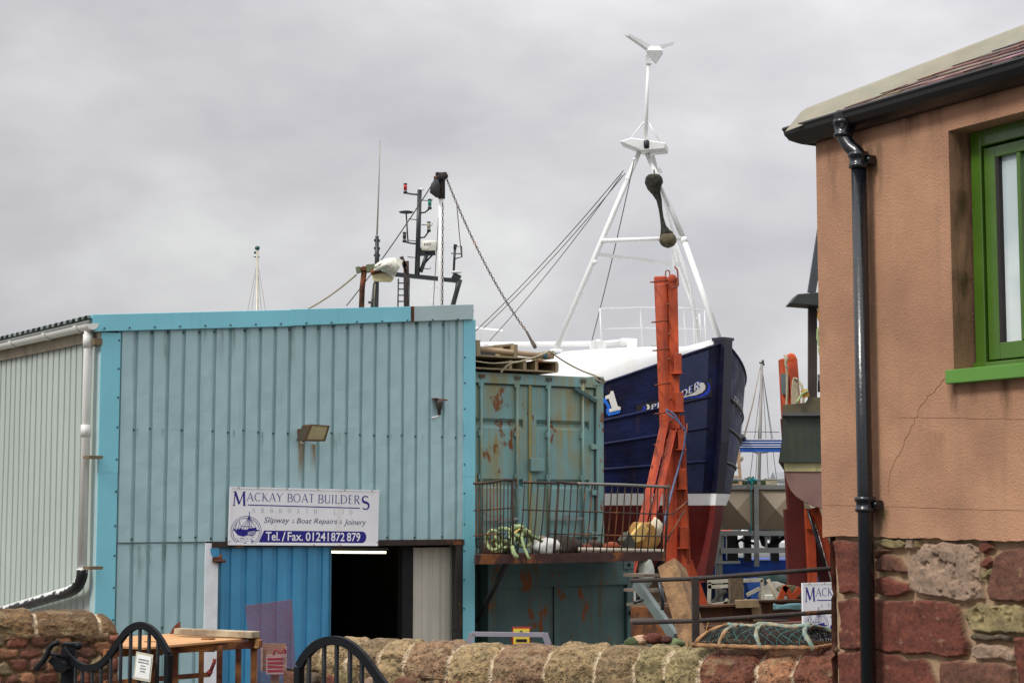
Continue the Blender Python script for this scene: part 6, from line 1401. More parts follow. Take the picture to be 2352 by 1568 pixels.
b = MB(); b.ball(P(1890,722,D4), .1, 10, sc=(1,.7,2)); b.beam(P(1846,895,D4-.02), P(1852,912,D4-.02), .1, .1, up=(0,1,0)); b.build('float', mat('buoy_yellow', C(200,150,40), .5, var=.2), db)
b = MB(); b.rope([P(1880,752,D4-.1), P(1884,765,D4-.1), P(1892,780,D4-.1), P(1884,795,D4-.1), P(1878,775,D4-.1), P(1880,752,D4-.1)], .022, step=.05); b.rope([P(1880,795,D4-.1), P(1884,815,D4-.1), P(1896,840,D4-.1)], .018, step=.05); b.rope([P(1884,790,D4-.1), P(1890,820,D4-.1), P(1898,850,D4-.1)], .018, step=.05); b.rope([P(1830,926,D4-.1), P(1842,905,D4-.1), P(1856,898,D4-.1)], .02, step=.05); b.build('rope', LG, db)
mat('block_timber', C(96,76,56), .85, var=.3, scale=4)
for yy, lb_ in ((1.5,'nearer'), (5,'farther')):
    q = P(1935,1172,D4)+XV*yy+Vector((.45,0,0)); b = MB(); b.box(q.x-.25, q.x+.25, q.y-.3, q.y+.3, YARD, q.z+.03)
    tag(b.build('keel_block', MC['block_timber']), lb_+' timber keel block under the dark green hull', 'timber')
for x_ in (2.0, 6.0):
    q = SH(x_, 0, .1); b = MB(); b.box(q.x-.35, q.x+.35, q.y-.35, q.y+.35, YARD, .12); tag(b.build('keel_block', MC['block_timber']), ('forward' if x_ < 3 else 'after')+' timber keel block under the navy fishing boat', 'timber')
# ================================================================== clutter between the hulls
DT = 41.0
GALV = mat('galvanised', C(142,146,142), .5, metal=.2, var=.15, scale=3); TKM = mat('tank_beige', C(158,142,118), .6, var=.08, scale=1.5, bump=.3, bscale=4, bdist=.01)
q = P(1740, 1218, DT); tk = thing('water_tank', (q.x, q.y, q.z), 'beige sectional tank with pyramid pressed panels raised on a grey steel frame', 'tank')
pxm = DT/4000
for u0_ in (1566, 1651, 1741, 1826):
    u1_ = u0_+83; v0_, v1_ = 1122, 1216
    o = [P(u0_,v1_,DT), P(u1_,v1_,DT), P(u1_,v0_,DT), P(u0_,v0_,DT)]; c_ = P((u0_+u1_)/2, 1170, DT-.36)
    b = MB(); b._a(o+[c_], [(0,1,4),(1,2,4),(2,3,4),(3,0,4)]); b.build('panel', TKM, tk, recalc=False)
b = MB(); q0_, q1_ = P(1566,1216,DT+.03), P(1909,1122,DT+.03); b.box(q0_.x, q1_.x, q0_.y, q0_.y+3.2, q0_.z, q1_.z); b.build('shell', TKM, tk)
b = MB()
for v_, h_ in ((1118,.1),(1224,.11)): b.beam(P(1560,v_,DT-.06), P(1912,v_,DT-.06), .1, h_, up=(0,0,1))
for u_ in (1737, 1650, 1824): b.beam(P(u_,1112,DT-.1), P(u_+1,1300,DT-.1), .11, .08, up=(0,1,0))
b.build('flange_frame', GALV, tk)
b = MB(); b.beam(P(1648,1224,DT-.3), P(1650,1300,DT-.3), .16, .1, up=(0,1,0)); b.beam(P(1655,1264,DT-.35), P(1912,1262,DT-.35), .1, .12, up=(0,0,1)); b.beam(P(1620,1292,DT-.35), P(1700,1290,DT-.35), .08, .06, up=(0,0,1))
for u_ in (1660, 1690, 1725, 1760, 1800): b.beam(P(u_,1226,DT-.02), P(u_,1264,DT-.02), .05, .05, up=(0,1,0)) if u_ in (1660,1760) else None
b.build('support_rail', GALV, tk)
b = MB()
for u_ in (1652, 1905): 
    q = P(u_, 1300, DT+.2); b.box(q.x-.08, q.x+.08, q.y, q.y+.16, YARD, q.z+.8)
    q = P(u_, 1300, DT+3); b.box(q.x-.08, q.x+.08, q.y, q.y+.16, YARD, q.z+.8)
b.build('legs', GALV, tk)
b = MB(); b.tube(smooth_line([P(1653,1122,DT-.1), P(1654,1104,DT-.1), P(1660,1101,DT-.1), P(1712,1103,DT-.1), P(1718,1107,DT-.1), P(1719,1122,DT-.1)], .1), .025, 6); b.tube([P(1735,1103,DT-.1), P(1812,1100,DT-.1)], .02, 6); b.build('top_rail', GALV, tk)
b = MB(); b.rope([P(1728,1104,DT-.2), P(1724,1140,DT-.25), P(1726,1180,DT-.25), P(1724,1225,DT-.25)], .012, step=.1); b.ball(P(1722,1104,DT-.1), .06, 8); b.ball(P(1729,1101,DT-.1), .055, 8); b.tube([P(1712,1106,DT-.1), P(1740,1102,DT-.1)], .025, 6)
tag(b.build('teal_rope', mat('teal_rope', C(40,130,135), .8, var=.2)), 'teal rope knotted on the tank top and hanging down its seam', 'rope')
# blue hull / beam behind
BLU = mat('blue_barge', C(20,78,190), .5, var=.35, scale=2.2, bump=.4, bscale=6, bdist=.02, col2=C(36,110,215), c2amt=.6, c2scale=2)
q = P(1720, 1310, 43); bg = thing('blue_barge', (q.x, q.y, q.z-.5), 'bright blue painted barge side behind the railing and below the tank', 'barge')
b = MB(); q0_, q1_ = P(1590,1338,43), P(1935,1286,43); b.box(q0_.x, q1_.x, q0_.y, q0_.y+2.5, q0_.z, q1_.z); b.build('side', BLU, bg, bevel=.03)
b = MB(); q0_, q1_ = P(1650,1232,43.2), P(1668,1290,43.2); b.box(q0_.x, q1_.x, 43.2, 43.4, q1_.z, q0_.z); q0_, q1_ = P(1695,1292,42.9), P(1723,1280,42.9); b.box(q0_.x, q1_.x, 42.8, 43.3, q0_.z, q1_.z); b.build('upright', BLU, bg)
b = MB(); q0_ = P(1590,1420,43.3); q1_ = P(1935,1338,43.3); b.box(q0_.x, q1_.x, 43.3, 45.3, YARD, q1_.z); b.build('hull', mat('barge_dark', C(24,40,80), .7, var=.3), bg)
for i, (u_, w_) in enumerate(((1681,.26),(1716,.17),(1778,.2))):
    b = MB(); b.beam(P(u_,1228,42.4), P(u_+1,1289,42.4), w_, .2, up=(0,1,0)); b.build('stanchion', BLK, bg)
b = MB(); b.tube(smooth_line([P(1696,1260,42.3), P(1693,1246,42.3), P(1702,1239,42.3), P(1716,1245,42.3), P(1730,1247,42.3), P(1742,1258,42.3)], .1), .035, 6); b.tube(smooth_line([P(1712,1228,42.3), P(1714,1242,42.3), P(1720,1255,42.3), P(1712,1250,42.3)], .1), .03, 6)
for k_ in range(3): b.tube(smooth_line([P(1748,1230,42.2), P(1752+k_*5,1250,42.2), P(1775,1254-k_*4,42.2), P(1792,1240,42.2), P(1800+k_*4,1232,42.2)], .1), .04, 6)
b.build('hoses', mat('hose_black', C(18,18,20), .6), bg)
# far buildings, boats
def bldg(u0, v0, u1, v1, D, m_, label, roofc=None, dep=6, rv=0):
    q0_, q1_ = P(u0, v1, D), P(u1, v0, D); t_ = thing('building', (q0_.x, D, -4.2), label, 'building')
    b = MB(); b.box(q0_.x, q1_.x, D, D+dep, -4.3, q1_.z); b.build('wall', m_, t_)
    if roofc:
        zt_ = q1_.z; hr = rv; b = MB(); b._a([(q0_.x-.3,D-.3,zt_),(q1_.x+.3,D-.3,zt_),(q1_.x+.3,D+dep+.3,zt_),(q0_.x-.3,D+dep+.3,zt_),(q0_.x-.3,D+dep/2,zt_+hr),(q1_.x+.3,D+dep/2,zt_+hr)], [(0,1,5,4),(3,4,5,2),(0,4,3),(1,2,5),(0,3,2,1)]); b.build('roof', roofc, t_)
    return t_
RBR = mat('far_red_wall', C(178,92,84), .8, var=.1); 
t_ = bldg(1640, 1222, 1735, 1258, 150, RBR, 'low pinkish red quayside building seen under the tank frame', mat('far_roof_red', C(150,74,66), .8), 8, 1.0)
for u_ in (1692, 1712): b = MB(); b.beam(P(u_,1228,149.8), P(u_-3,1262,149.8), .35, .1, up=(0,1,0)); b.build('white_pipe', WHITE, t_)
bldg(1740, 1226, 1900, 1262, 158, mat('far_red_wall2', C(186,88,78), .8, var=.1), 'long red quayside building right of the pinkish one', mat('far_roof_red', C(150,74,66), .8), 8, 1.0)
t_ = bldg(1850, 1185, 1960, 1262, 110, mat('far_grey_wall', C(176,174,166), .8, var=.1), 'grey harbour building with red roof beside the house corner', mat('far_roof_red', C(150,74,66), .8), 6, 1.6)
for u_ in (1878, 1896): b = MB(); q0_, q1_ = P(u_, 1228, 109.9), P(u_+9, 1205, 109.9); b.box(q0_.x, q1_.x, 109.85, 110, q0_.z, q1_.z); b.build('window', mat('dark_glass', C(30,36,42), .08), t_)
# white motor boat
def motorboat(u, v, D, L_, hd, label, cab=True, hm=YH):
    q = P(u, v, D); t_ = thing('motor_boat', (q.x, q.y, q.z), label, 'boat')
    small_hull(t_, (q.x, q.y, q.z), L_, L_*.32, L_*.16, hm, hd)
    if cab:
        h = Vector((math.cos(R(hd)), math.sin(R(hd)), 0)); s = Vector((-h.y, h.x, 0)); z0_ = q.z+L_*.15
        def cp_(a, c, z): return Vector((q.x, q.y, 0))+h*a*L_+s*c*L_+Vector((0,0,z0_+z*L_))
        b = MB(); lo4 = [cp_(-.22,.11,0), cp_(.22,.11,0), cp_(.22,-.11,0), cp_(-.22,-.11,0)]; hi4 = [cp_(-.16,.09,.13), cp_(.10,.09,.13), cp_(.10,-.09,.13), cp_(-.16,-.09,.13)]
        b._a(lo4+hi4, [(3,2,1,0),(4,5,6,7),(0,1,5,4),(1,2,6,5),(2,3,7,6),(3,0,4,7)]); cb_ = b.build('cabin', YH, t_, bevel=.04)
        b = MB(); e_ = .004
        for sg in (1, -1): b._a([cp_(-.17,sg*(.105+e_),.035), cp_(.15,sg*(.105+e_),.035), cp_(.09,sg*(.095+e_),.10), cp_(-.15,sg*(.095+e_),.10)], [(0,1,2,3)])
        b._a([cp_(.195+e_*2,.085,.04), cp_(.195+e_*2,-.085,.04), cp_(.128+e_*2,-.08,.11), cp_(.128+e_*2,.08,.11)], [(0,1,2,3)])
        b.build('cabin_windows', mat('dark_glass', C(30,36,42), .08), cb_, recalc=False)
    return t_
motorboat(1745, 1305, 62, 5.6, 187, 'white cabin cruiser with dark windows moored behind the blue barge')
motorboat(1690, 1292, 78, 5.0, 10, 'small white boat behind the left stanchions of the blue barge')
motorboat(1820, 1290, 74, 5.0, 200, 'white boat partly hidden behind the orange and dark red post')
motorboat(1905, 1262, 66, 4.5, 170, 'white boat beside the corner of the house')
# yachts to the right of the bow
D6 = 75
y2 = thing('yacht', P(1740,1130,D6), 'yacht mast with roller-furled forestay and spreaders right of the navy bow', 'yacht')
ALU = mat('mast_alu', C(185,180,165), .4)
b = MB(); b.tube([P(1742,1160,D6), P(1750,835,D6)], [.075,.06], 8); b.build('mast', mat('mast_dull', C(140,136,132), .5), y2)
b = MB(); b.tube([P(1746,842,D6), P(1728,930,D6), P(1695,1055,D6)], [.02,.035,.045], 6); b.lathe(P(1697,1050,D6), (0,0,1), [(.1,-.2),(.2,-.1),(.2,.0),(.1,.1)], 8); b.build('forestay', mat('forestay_tan', C(165,155,138), .6), y2)
b = MB(); 
for u1_, v1_ in ((1775,1010),(1784,1100),(1765,1105),(1722,1105),(1735,1110)): b.tube([P(1751,850,D6), P(u1_,v1_,D6)], .012, 4)
b.tube([P(1702,1003-12,D6), P(1790,992,D6)], .014, 4)
b.tube([P(1722,1034,D6), P(1740,1041,D6), P(1765,1038,D6)], .025, 5); b.build('shrouds', STEEL, y2)
b = MB(); b.beam(P(1744,832,D6), P(1756,838,D6), .06, .06); b.lathe(P(1752,832,D6), (0,0,1), [(.06,-.1),(.06,.1)], 6); b.build('masthead', MBK, y2)
q = P(1740,1175,D6); small_hull(y2, (q.x, q.y, -4.4), 10, 3, 2.6, YH, 30)
y3 = thing('yacht', P(1700,1105,60), 'timber coloured trestle mast frame beside the stern of the navy boat', 'mast frame')
bpy.data.objects.remove(y3)
ts = thing('trestle', P(1700,1110,52), 'pale timber trestle ladder standing beyond the navy hull', 'trestle')
TW = mat('trestle_timber', C(168,138,108), .8, var=.2)
b = MB(); b.beam(P(1695,1025,52), P(1702,1125,52), .1, .08); b.build('leg', TW, ts); b = MB(); b.beam(P(1697,1030,52), P(1676,1125,52), .08, .06); b.build('leg', TW, ts)
for v_, a_ in ((1073,1683),(1094,1679),(1112,1675)): b = MB(); b.beam(P(a_,v_,52), P(1700,v_,52), .06, .05); b.build('rung', TW, ts)
b = MB(); b.beam(P(1702,1124,52), P(1705,1190,52), .1, .08); b.beam(P(1676,1124,52), P(1660,1190,52), .08, .06); b.build('brace', TW, ts)
# blue travel hoist beam
hb_ = thing('boat_hoist', P(1745,1020,56), 'blue boat hoist beam with white pinstripes spanning behind the bow', 'boat hoist')
HB = mat('hoist_blue', C(20,82,172), .4, var=.05); 
b = MB(); q0_, q1_ = P(1650,1037,56), P(1930,1008,56); b.box(q0_.x, q1_.x, 56, 56.5, q0_.z, q1_.z); b.build('beam', HB, hb_)
for v_ in (1009,1015,1021,1026): b = MB(); b.beam(P(1650,v_,55.98), P(1930,v_,55.98), .03, .022, up=(0,0,1)); b.build('stripe', WHITE, hb_)
b = MB(); 
for u_ in (1935,): 
    q = P(u_, 1037, 56); b.box(q.x, q.x+.5, 56, 56.5, YARD, q.z+.4)
q = P(1645, 1037, 56); b.box(q.x-.5, q.x, 56, 56.5, YARD, q.z+.4); b.build('leg', HB, hb_)
b = MB(); b.lathe(P(1703,1004,55.9), (0,0,1), [(.14,-.1),(.16,.0),(.05,.12)], 8); b.build('lamp', BLK, hb_)
# distant trees and roofs on the horizon
def leafy(name, c, w_, h_, n, m_, label, seed):
    rr = random.Random(seed); t_ = thing(name, (c.x, c.y, -4.3), label, 'trees'); b = MB()
    for i in range(n):
        a = rr.random()*6.28; r = rr.random()**.5; x = c.x+math.cos(a)*r*w_/2; y = c.y+math.sin(a)*r*w_/3; z = c.z-h_*.5+h_*rr.random()*(1-.75*r*r)
        d1 = Vector((rr.gauss(0,1), rr.gauss(0,1), rr.gauss(0,1))).normalized()*h_*.10; d2 = d1.cross(Vector((rr.gauss(0,1), rr.gauss(0,1), rr.gauss(0,1)))).normalized()*h_*.08; q = Vector((x,y,z)); b._a([q-d1, q+d2, q+d1, q-d2], [(0,1,2,3)])
    b.build('crown', m_, t_, recalc=False); b = MB(); b.tube([(c.x,c.y,-4.3), (c.x,c.y,c.z)], [h_*.08, h_*.03], 6); b.build('trunk', mat('trunk_far', C(70,58,44), .9), t_)
FG = mat('far_foliage', C(72,88,48), .9, var=.3, scale=1)
for i, (u_, v_, w_) in enumerate(((1690,1113,8),(1722,1110,11),(1752,1114,8),(1800,1114,8))):
    leafy('tree', P(u_, v_, 300), w_*.4, 2.6, 900, FG, ['low green trees behind the trestle on the horizon','largest green tree clump above the tank seam','small green clump right of the yacht mast foot','far green clump near the right hand post'][i], i+1)
bldg(1768, 1098, 1785, 1130, 260, mat('far_tan', C(150,140,115), .8), 'small tan block house on the horizon above the tank', None, 4)
bldg(1788, 1104, 1830, 1130, 280, mat('far_white', C(205,205,200), .8), 'pale low house on the horizon near the orange post', mat('far_slate', C(130,134,136), .8), 8, 1.5)
b = MB(); b.box(-500, 500, 420, 480, -5, .4); tag(b.build('far_shore', mat('shore_green', C(96,104,78), .9, var=.3, scale=.05)), kind='structure')
# cradle steelwork, timbers
q = P(1690,1390,36); cr = thing('steel_cradle', (q.x,q.y,YARD), 'pale galvanised lattice trolley frame below the blue barge', 'trolley')
PG = mat('pale_frame', C(178,172,155), .6, var=.25, scale=4, rust=.2)
for a_, c_ in (((1625,1336),(1672,1333)),((1625,1347),(1672,1345)),((1625,1390),(1715,1378)),((1630,1336),(1628,1392)),((1660,1392),(1672,1375)),((1700,1333),(1752,1331)),((1750,1331),(1753,1382)),((1704,1345),(1704,1390)),((1715,1366),(1745,1350)),((1704,1384),(1745,1380)),((1658,1398),(1690,1376))):
    b = MB(); b.beam(P(*a_,36), P(*c_,36), .07, .07); b.build('bar', PG, cr)
b = MB(); b.beam(P(1633,1385,36.2), P(1668,1355,36.2), .06, .06); b.beam(P(1650,1345,36.2), P(1649,1392,36.2), .05, .05); b.build('bar', mat('dull_bar', C(96,92,84), .7, rust=.3), cr)
tp = MB(); tp.beam(P(1690,1322,35), P(1692,1460,35), .27, .25, up=(0,1,0)); tag(tp.build('timber_pile', mat('pile_timber', C(98,84,66), .9, var=.35, scale=4, bump=.8, bscale=14, bdist=.02), bevel=.01), 'square weathered timber pile in front of the pale lattice trolley', 'timber')
b = MB(); b.prism([P(1712,1330,37.5), P(1742,1326,37.5), P(1756,1386,37.5), P(1728,1386,37.5)], (0,.3,0)); b.prism([P(1700,1330,37.8), P(1716,1328,37.8), P(1722,1400,37.8), P(1700,1400,37.8)], (0,.3,0)); tag(b.build('sheet_metal', mat('panel_blue', C(60,110,200), .5, var=.15), bevel=.01), 'light blue slanted steel panel right of the timber pile', 'panel')
lump('tarpaulin', P(1775,1338,38), .5, mat('tarp_green', C(34,66,60), .7, var=.25, scale=3), 'dark green tarpaulin between the blue panel and the red post', 'tarpaulin', (1.0,.6,.4), 51, 18)
lump('work_float', P(1782,1370,37), .42, mat('grey_float', C(150,146,134), .7, var=.2), 'grey rounded float behind the coiled ropes', 'fender', (.9,.6,.75), 52, 18, .12)
b = MB(); b.beam(P(1755,1378,36.8), P(1785,1378,36.8), .3, .25, up=(0,0,1)); tag(b.build('white_crate', mat('crate_white', C(196,196,182), .6, var=.15), bevel=.02), 'white crate in front of the green tarpaulin', 'crate')
b = MB(); b.beam(P(1764,1330,36.2), P(1792,1392,36.2), .07, .07); tag(b.build('boat_hook', mat('pole_white', C(200,190,165), .6)), 'pale pole leaning in front of the green tarpaulin', 'pole')
lump('engine_block', P(1770,1332,39), .35, mat('engine_dark', C(28,36,44), .5, var=.4), 'dark outboard machinery on the blue barge edge', 'machinery', (1.5,.8,.6), 53, 12, .6)
b = MB(); rr = random.Random(6)
for k_ in range(9): b.rope([P(1785+k_*1.5,1352+k_*1.5,34-.05*k_), P(1800,1346+k_*2.2,33.8), P(1822,1347+k_*2.5,33.8), P(1845,1352+k_*2,33.9)], .03, step=.12)
tag(b.build('rope_coil', mat('rope_olive', C(104,96,72), .9, var=.3)), 'olive rope coils draped over the orange beams at right', 'rope')
b = MB(); 
for k_ in range(4): b.rope([P(1776,1388+k_*3,31), P(1792,1392+k_*1.2,31), P(1812,1389+k_*2,31), P(1846,1388+k_*3,31)], .028, step=.1)
tag(b.build('rope_coil', mat('rope_teal_grey', C(104,140,146), .9, var=.2)), 'pale teal rope lying on the rusty beam left of the sign', 'rope')
b = MB(); b.beam(P(1775,1412,33), P(1805,1345,33), .1, .1); b.beam(P(1788,1412,33), P(1838,1350,33), .12, .1); b.beam(P(1800,1345,33), P(1842,1405,33), .1, .1); tag(b.build('orange_trestle', OR), 'low orange steel trestle under the olive rope coils', 'trestle')
lump('sack', P(1890,1352,32), .2, mat('bag_yellow', C(205,160,60), .6, var=.1), 'yellow and red bag above the half hidden sign', 'bag', (1.2,.6,.5), 55, 12)
RB2 = mat('rusty_beam', C(92,60,38), .85, var=.45, scale=2, bump=.6, bscale=8, bdist=.02, col2=C(58,36,26), c2amt=.7, c2scale=1.5, streak=.4, scol=C(120,84,48))
def hbeam(name, u0, v0, u1, v1, D, h_, lab, w_=.35):
    # an I-beam seen from the side
    a_, c_ = P(u0, v0, D), P(u1, v1, D); b = MB(); b.beam(a_, c_, w_, .03, up=(0,0,1)); b.beam(a_-Vector((0,0,h_)), c_-Vector((0,0,h_)), w_, .03, up=(0,0,1)); b.beam(a_-Vector((0,-.03,h_/2)), c_-Vector((0,-.03,h_/2)), .04, h_-.03, up=(0,0,1))
    tag(b.build(name, RB2), lab, 'beam')
hbeam('slip_beam', 1500, 1396, 1735, 1386, 30, .30, 'rusty horizontal slipway beam left of the half hidden sign, nearer length')
hbeam('slip_beam', 1735, 1380, 1860, 1377, 32.5, .30, 'rusty slipway beam just under the coiled ropes')
hbeam('slip_beam', 1440, 1448, 1860, 1428, 27, .42, 'lowest dark rusty beam behind the lobster pot')
b = MB(); b.beam(P(1735,1388,29.9), P(1742,1440,29.9), .16, .1, up=(0,1,0)); b.beam(P(1690,1386,29.8), P(1740,1384,29.8), .3, .12); b.build; tag(b.build('timber_chock', mat('chock_timber', C(132,110,80), .85, var=.3)), 'timber chocks sitting on the rusty slipway beam', 'timber')
b = MB(); b.box(P(1440,1500,34).x, P(1960,1500,34).x, 34, 34.3, YARD, P(1600,1424,34).z); tag(b.build('slip_wall', mat('slip_wall', C(60,46,36), .9, var=.4, scale=1)), 'dark brown slipway side wall behind the rusty beams', 'wall')
# stairs
st_ = thing('steps', P(1500,1470,21), 'weathered metal steps with a pale stringer beside the green container', 'stairs')
SG = mat('stringer_grey', C(96,106,104), .6, var=.25, scale=4, rust=.15)
b = MB(); b.beam(P(1462,1338,20.5), P(1550,1462,20.0), .07, .11, up=(0,0,1)); b.build('stringer', SG, st_)
for v_, x0_, x1_ in ((1319,1452,1500),(1353,1450,1520),(1386,1455,1540),(1422,1462,1556)):
    b = MB(); b.beam(P(x0_,v_,20.9), P(x1_,v_+2,20.5), .25, .035, up=(0,0,1)); b.build('tread', mat('tread_brown', C(104,92,80), .8, var=.3, rust=.3), st_)
b = MB(); b.tube([P(1455,1384,19.8), P(1478,1376,19.8)], .02, 6); b.tube([P(1514,1335,19.8), P(1522,1375,19.8), P(1522,1400,19.8)], .022, 6); b.build('handrail', BLK, st_)
b = MB(); b.box(P(1450,1450,23).x, P(1560,1450,23).x, 22.9, 23.1, YARD, P(1500,1392,23).z); tag(b.build('shutter_board', mat('board_brown', C(78,48,28), .85, var=.45, scale=2, rust=.5)), 'rusty brown board behind the metal steps', 'board')
# big baulk of timber
TB = mat('baulk_timber', C(140,108,74), .85, var=.4, scale=9, bump=1, bscale=16, bdist=.03, streak=.9, scol=C(98,70,46), col2=C(118,88,60), c2amt=.6, c2scale=2)
a_, c_ = P(1543,1302,17.2), P(1602,1500,16.6)
b = MB(); b.beam(a_, c_, .20, .24, up=(.42,1,.0)); tag(b.build('timber_baulk', TB, bevel=.006), 'huge weathered timber baulk leaning against the railing', 'timber')
# pipe railing
PR = mat('pipe_rail_rust', C(52,44,40), .75, var=.4, scale=9, rust=.35, bump=.4, bdist=.003); DRl = 12.6
q = P(1597,1480,DRl); rl_ = thing('pipe_railing', (q.x,q.y,0), 'dark rusty pipe railing with one square post behind the stone wall', 'railing')
b = MB(); b.beam(P(1597,1324,DRl), Vector((q.x,DRl,0)), .052, .05, up=(0,1,0)); b.build('post', PR, rl_, bevel=.004)
b = MB(); b.tube([P(1450,1333,DRl+.35), P(1597,1328,DRl), P(1940,1303,DRl-.4)], .0165, 10); b.build('rail', PR, rl_)
b = MB(); b.tube([P(1455,1429,DRl+.35), P(1597,1425,DRl), P(1940,1402,DRl-.4)], .0165, 10); b.build('rail', PR, rl_)
for u_, dd in ((1452,.35),(1990,-.4)):
    q = P(u_,1333 if u_ < 1500 else 1300,DRl+dd); b = MB(); b.beam(q, Vector((q.x,q.y,0)), .04, .04, up=(0,1,0)); 
    if u_ > 1500: b.build('post', PR, rl_)
# rubbish and weeds behind the wall
rr = random.Random(17)
for i, (u_, v_, s_, c_, lb) in enumerate(((1478,1466,.035,(120,72,54),'broken brick left of the baulk foot'),(1503,1466,.05,(84,42,28),'rusty lump of scrap between wall and steps'),(1470,1470,.05,(176,146,118),'pale brick piece on the weeds'),(1530,1468,.04,(70,38,28),'dark rusty scrap beside the baulk foot'),(1552,1478,.05,(92,104,70),'mossy stone at the foot of the baulk'),(1455,1476,.06,(70,80,50),'small mossy stone beside the container corner'))):
    q = P(u_, v_, 13.6); lump('rubble_piece', q, s_, mat('rubble_%d' % i, C(*c_), .9, var=.3), lb, 'rubble', (1.3,1,.8), 60+i, 10, .5)
b = MB(); q = P(1510,1500,13.6); b._a([], []); n_ = 14; V = []
for i in range(n_):
    for j in range(n_):
        x = i/(n_-1); y = j/(n_-1); V.append(Vector((q.x-.55+1.1*x, 13.1+1.6*y, (q.z-.1)*1.0+.16*math.sin(x*3.1)*math.sin(y*3.1)+rr.uniform(-.03,.03))))
b.grid(V, n_, n_, 0, False); q2 = V
b.box(q.x-.55, q.x+.55, 13.1, 14.7, YARD, q.z-.1)
tag(b.build('spoil_heap', mat('spoil', C(74,66,50), .95, var=.4, scale=5), recalc=False), kind='structure')
b = MB()
for i in range(260):
    x = q.x+rr.uniform(-.55,.6); y = rr.uniform(13.1,14.4); z0_ = q.z-.08; a = rr.random()*6.28; h_ = rr.uniform(.05,.16); l = Vector((math.cos(a)*.05*rr.random(), math.sin(a)*.05*rr.random(), h_)); s_ = Vector((math.sin(a), -math.cos(a), 0))*.007
    p_ = Vector((x,y,z0_)); b._a([p_-s_, p_+s_, p_+l*.6+s_, p_+l], [(0,1,2,3)])
tag(b.build('weeds', mat('weed_green', C(110,124,66), .8, var=.3, scale=6), recalc=False), kind='stuff')
b = MB(); q = P(1625,1470,11.5); b.tube([Vector((q.x,q.y,0)), P(1620,1455,11.5), P(1627,1428,11.5)], [.005,.005,.002], 5); tag(b.build('dry_stalk', mat('stalk_tan', C(170,130,70), .8)), 'dry tan grass stalk standing beside the lobster pot', 'plant')
# ================================================================== lobster pot on the wall
def crest_pt(u, back=0, up_=0):
    s = crest_at(u); q = Vector((q1.x, q1.y, 0))-wa*s; t = 1-s/sL; z = zt0+(zt1-zt0)*t; return q-wn*back+Vector((0,0,z+up_))
c0_ = crest_pt(1622, .0, .012); c1_ = crest_pt(1908, .0, .012); ax_ = (c1_-c0_); Lp = ax_.length; ax_.normalize(); bk_ = -wn
# ax along wall, bk away from the viewer
Wp = .40; Hp = .118
def pot(x, y, z): return c0_+ax_*(x*Lp)+bk_*((y-.42)*Wp)+Vector((0,0,z))
lp = thing('lobster_pot', pot(.5,.5,0), 'lobster pot bound in frayed blue and tan rope lying on top of the stone wall', 'lobster pot')
RT = mat('rope_blue_tan', C(126,138,128), .9, var=.3, scale=22, col2=C(160,120,78), c2amt=.9, c2scale=9, bump=.5, bscale=90, bdist=.004); RTN = mat('rope_tan', C(160,122,84), .9, var=.3, scale=22, col2=C(100,66,40), c2amt=.7, c2scale=14); RTL = mat('rope_light_blue', C(116,146,140), .9, var=.25, scale=20, col2=C(168,146,112), c2amt=.9, c2scale=26, bump=.6, bscale=120, bdist=.005)
NET = mat('pot_net', C(40,38,34), .9, var=.5, scale=30); NET2 = mat('pot_net_teal', C(50,110,105), .9, var=.5, scale=30)
def arch(x, lean, t): # t 0..1 over the hoop
    a = math.pi*t; y = .5-.5*math.cos(a); z = math.sin(a)**.62*Hp; return pot(x+lean*(math.sin(a)**.8), y, z)
rr = random.Random(23)
for i, (x, lean, m_, r_) in enumerate(((.0,.16,RTN,.011),(.22,.03,RT,.0125),(.56,-.10,RTL,.0125),(.97,-.14,RTL,.0135))):
    b = MB(); b.rope([arch(x+rr.uniform(-.004,.004), lean, t/14) for t in range(15)], r_, n=12, twist=55); b.build('hoop', m_, lp)
b = MB(); b.rope([pot(.16,.5,Hp+.002), pot(.35,.5,Hp-.006), pot(.46,.5,Hp+.01), pot(.66,.5,Hp-.004), pot(.83,.5,Hp+.012)], .014, n=9, twist=80); b.build('ridge_rope', RTL, lp)
b = MB(); b.rope([pot(0,0,.012), pot(.5,0,.008), pot(.98,0,.012)], .013, n=9, twist=85); b.rope([pot(0,1,.012), pot(.98,1,.012)], .013, n=9, twist=85); b.rope([pot(0,0,.012), pot(0,1,.012)], .013, n=9, twist=85); b.rope([pot(.98,0,.012), pot(.98,1,.012)], .013, n=9, twist=85); b.build('base_rope', RTN, lp)
def netsurf(x, t):
    xs_ = [0,.22,.56,.97]; ls_ = [.16,.03,-.10,-.14]; lean = float(np.interp(x, xs_, ls_)); sag = 1-.10*math.sin(math.pi*min(1, max(0, (x*3) % 1)))
    a = math.pi*t; return pot(x+lean*(math.sin(a)**.8)*1.0, .5-.5*math.cos(a), math.sin(a)**.62*Hp*sag)
rr = random.Random(3)
for nm, m_, ph in (('net', NET, 0), ('net', NET2, .5)):
    b = MB(); K = 46 if ph == 0 else 11
    for k in range(-K, K*2):
        for sg in (1, -1):
            pts = []
            for j in range(0, 25):
                t = j/24; x = (k+ph)/K+sg*t*.42*(.97)
                if 0 <= x <= .97: pts.append(netsurf(x+rr.uniform(-.003,.003), t))
            if len(pts) > 2: b.tube(pts, .0030 if ph == 0 else .0026, 3, cap=False)
    b.build(nm, m_, lp, recalc=False)
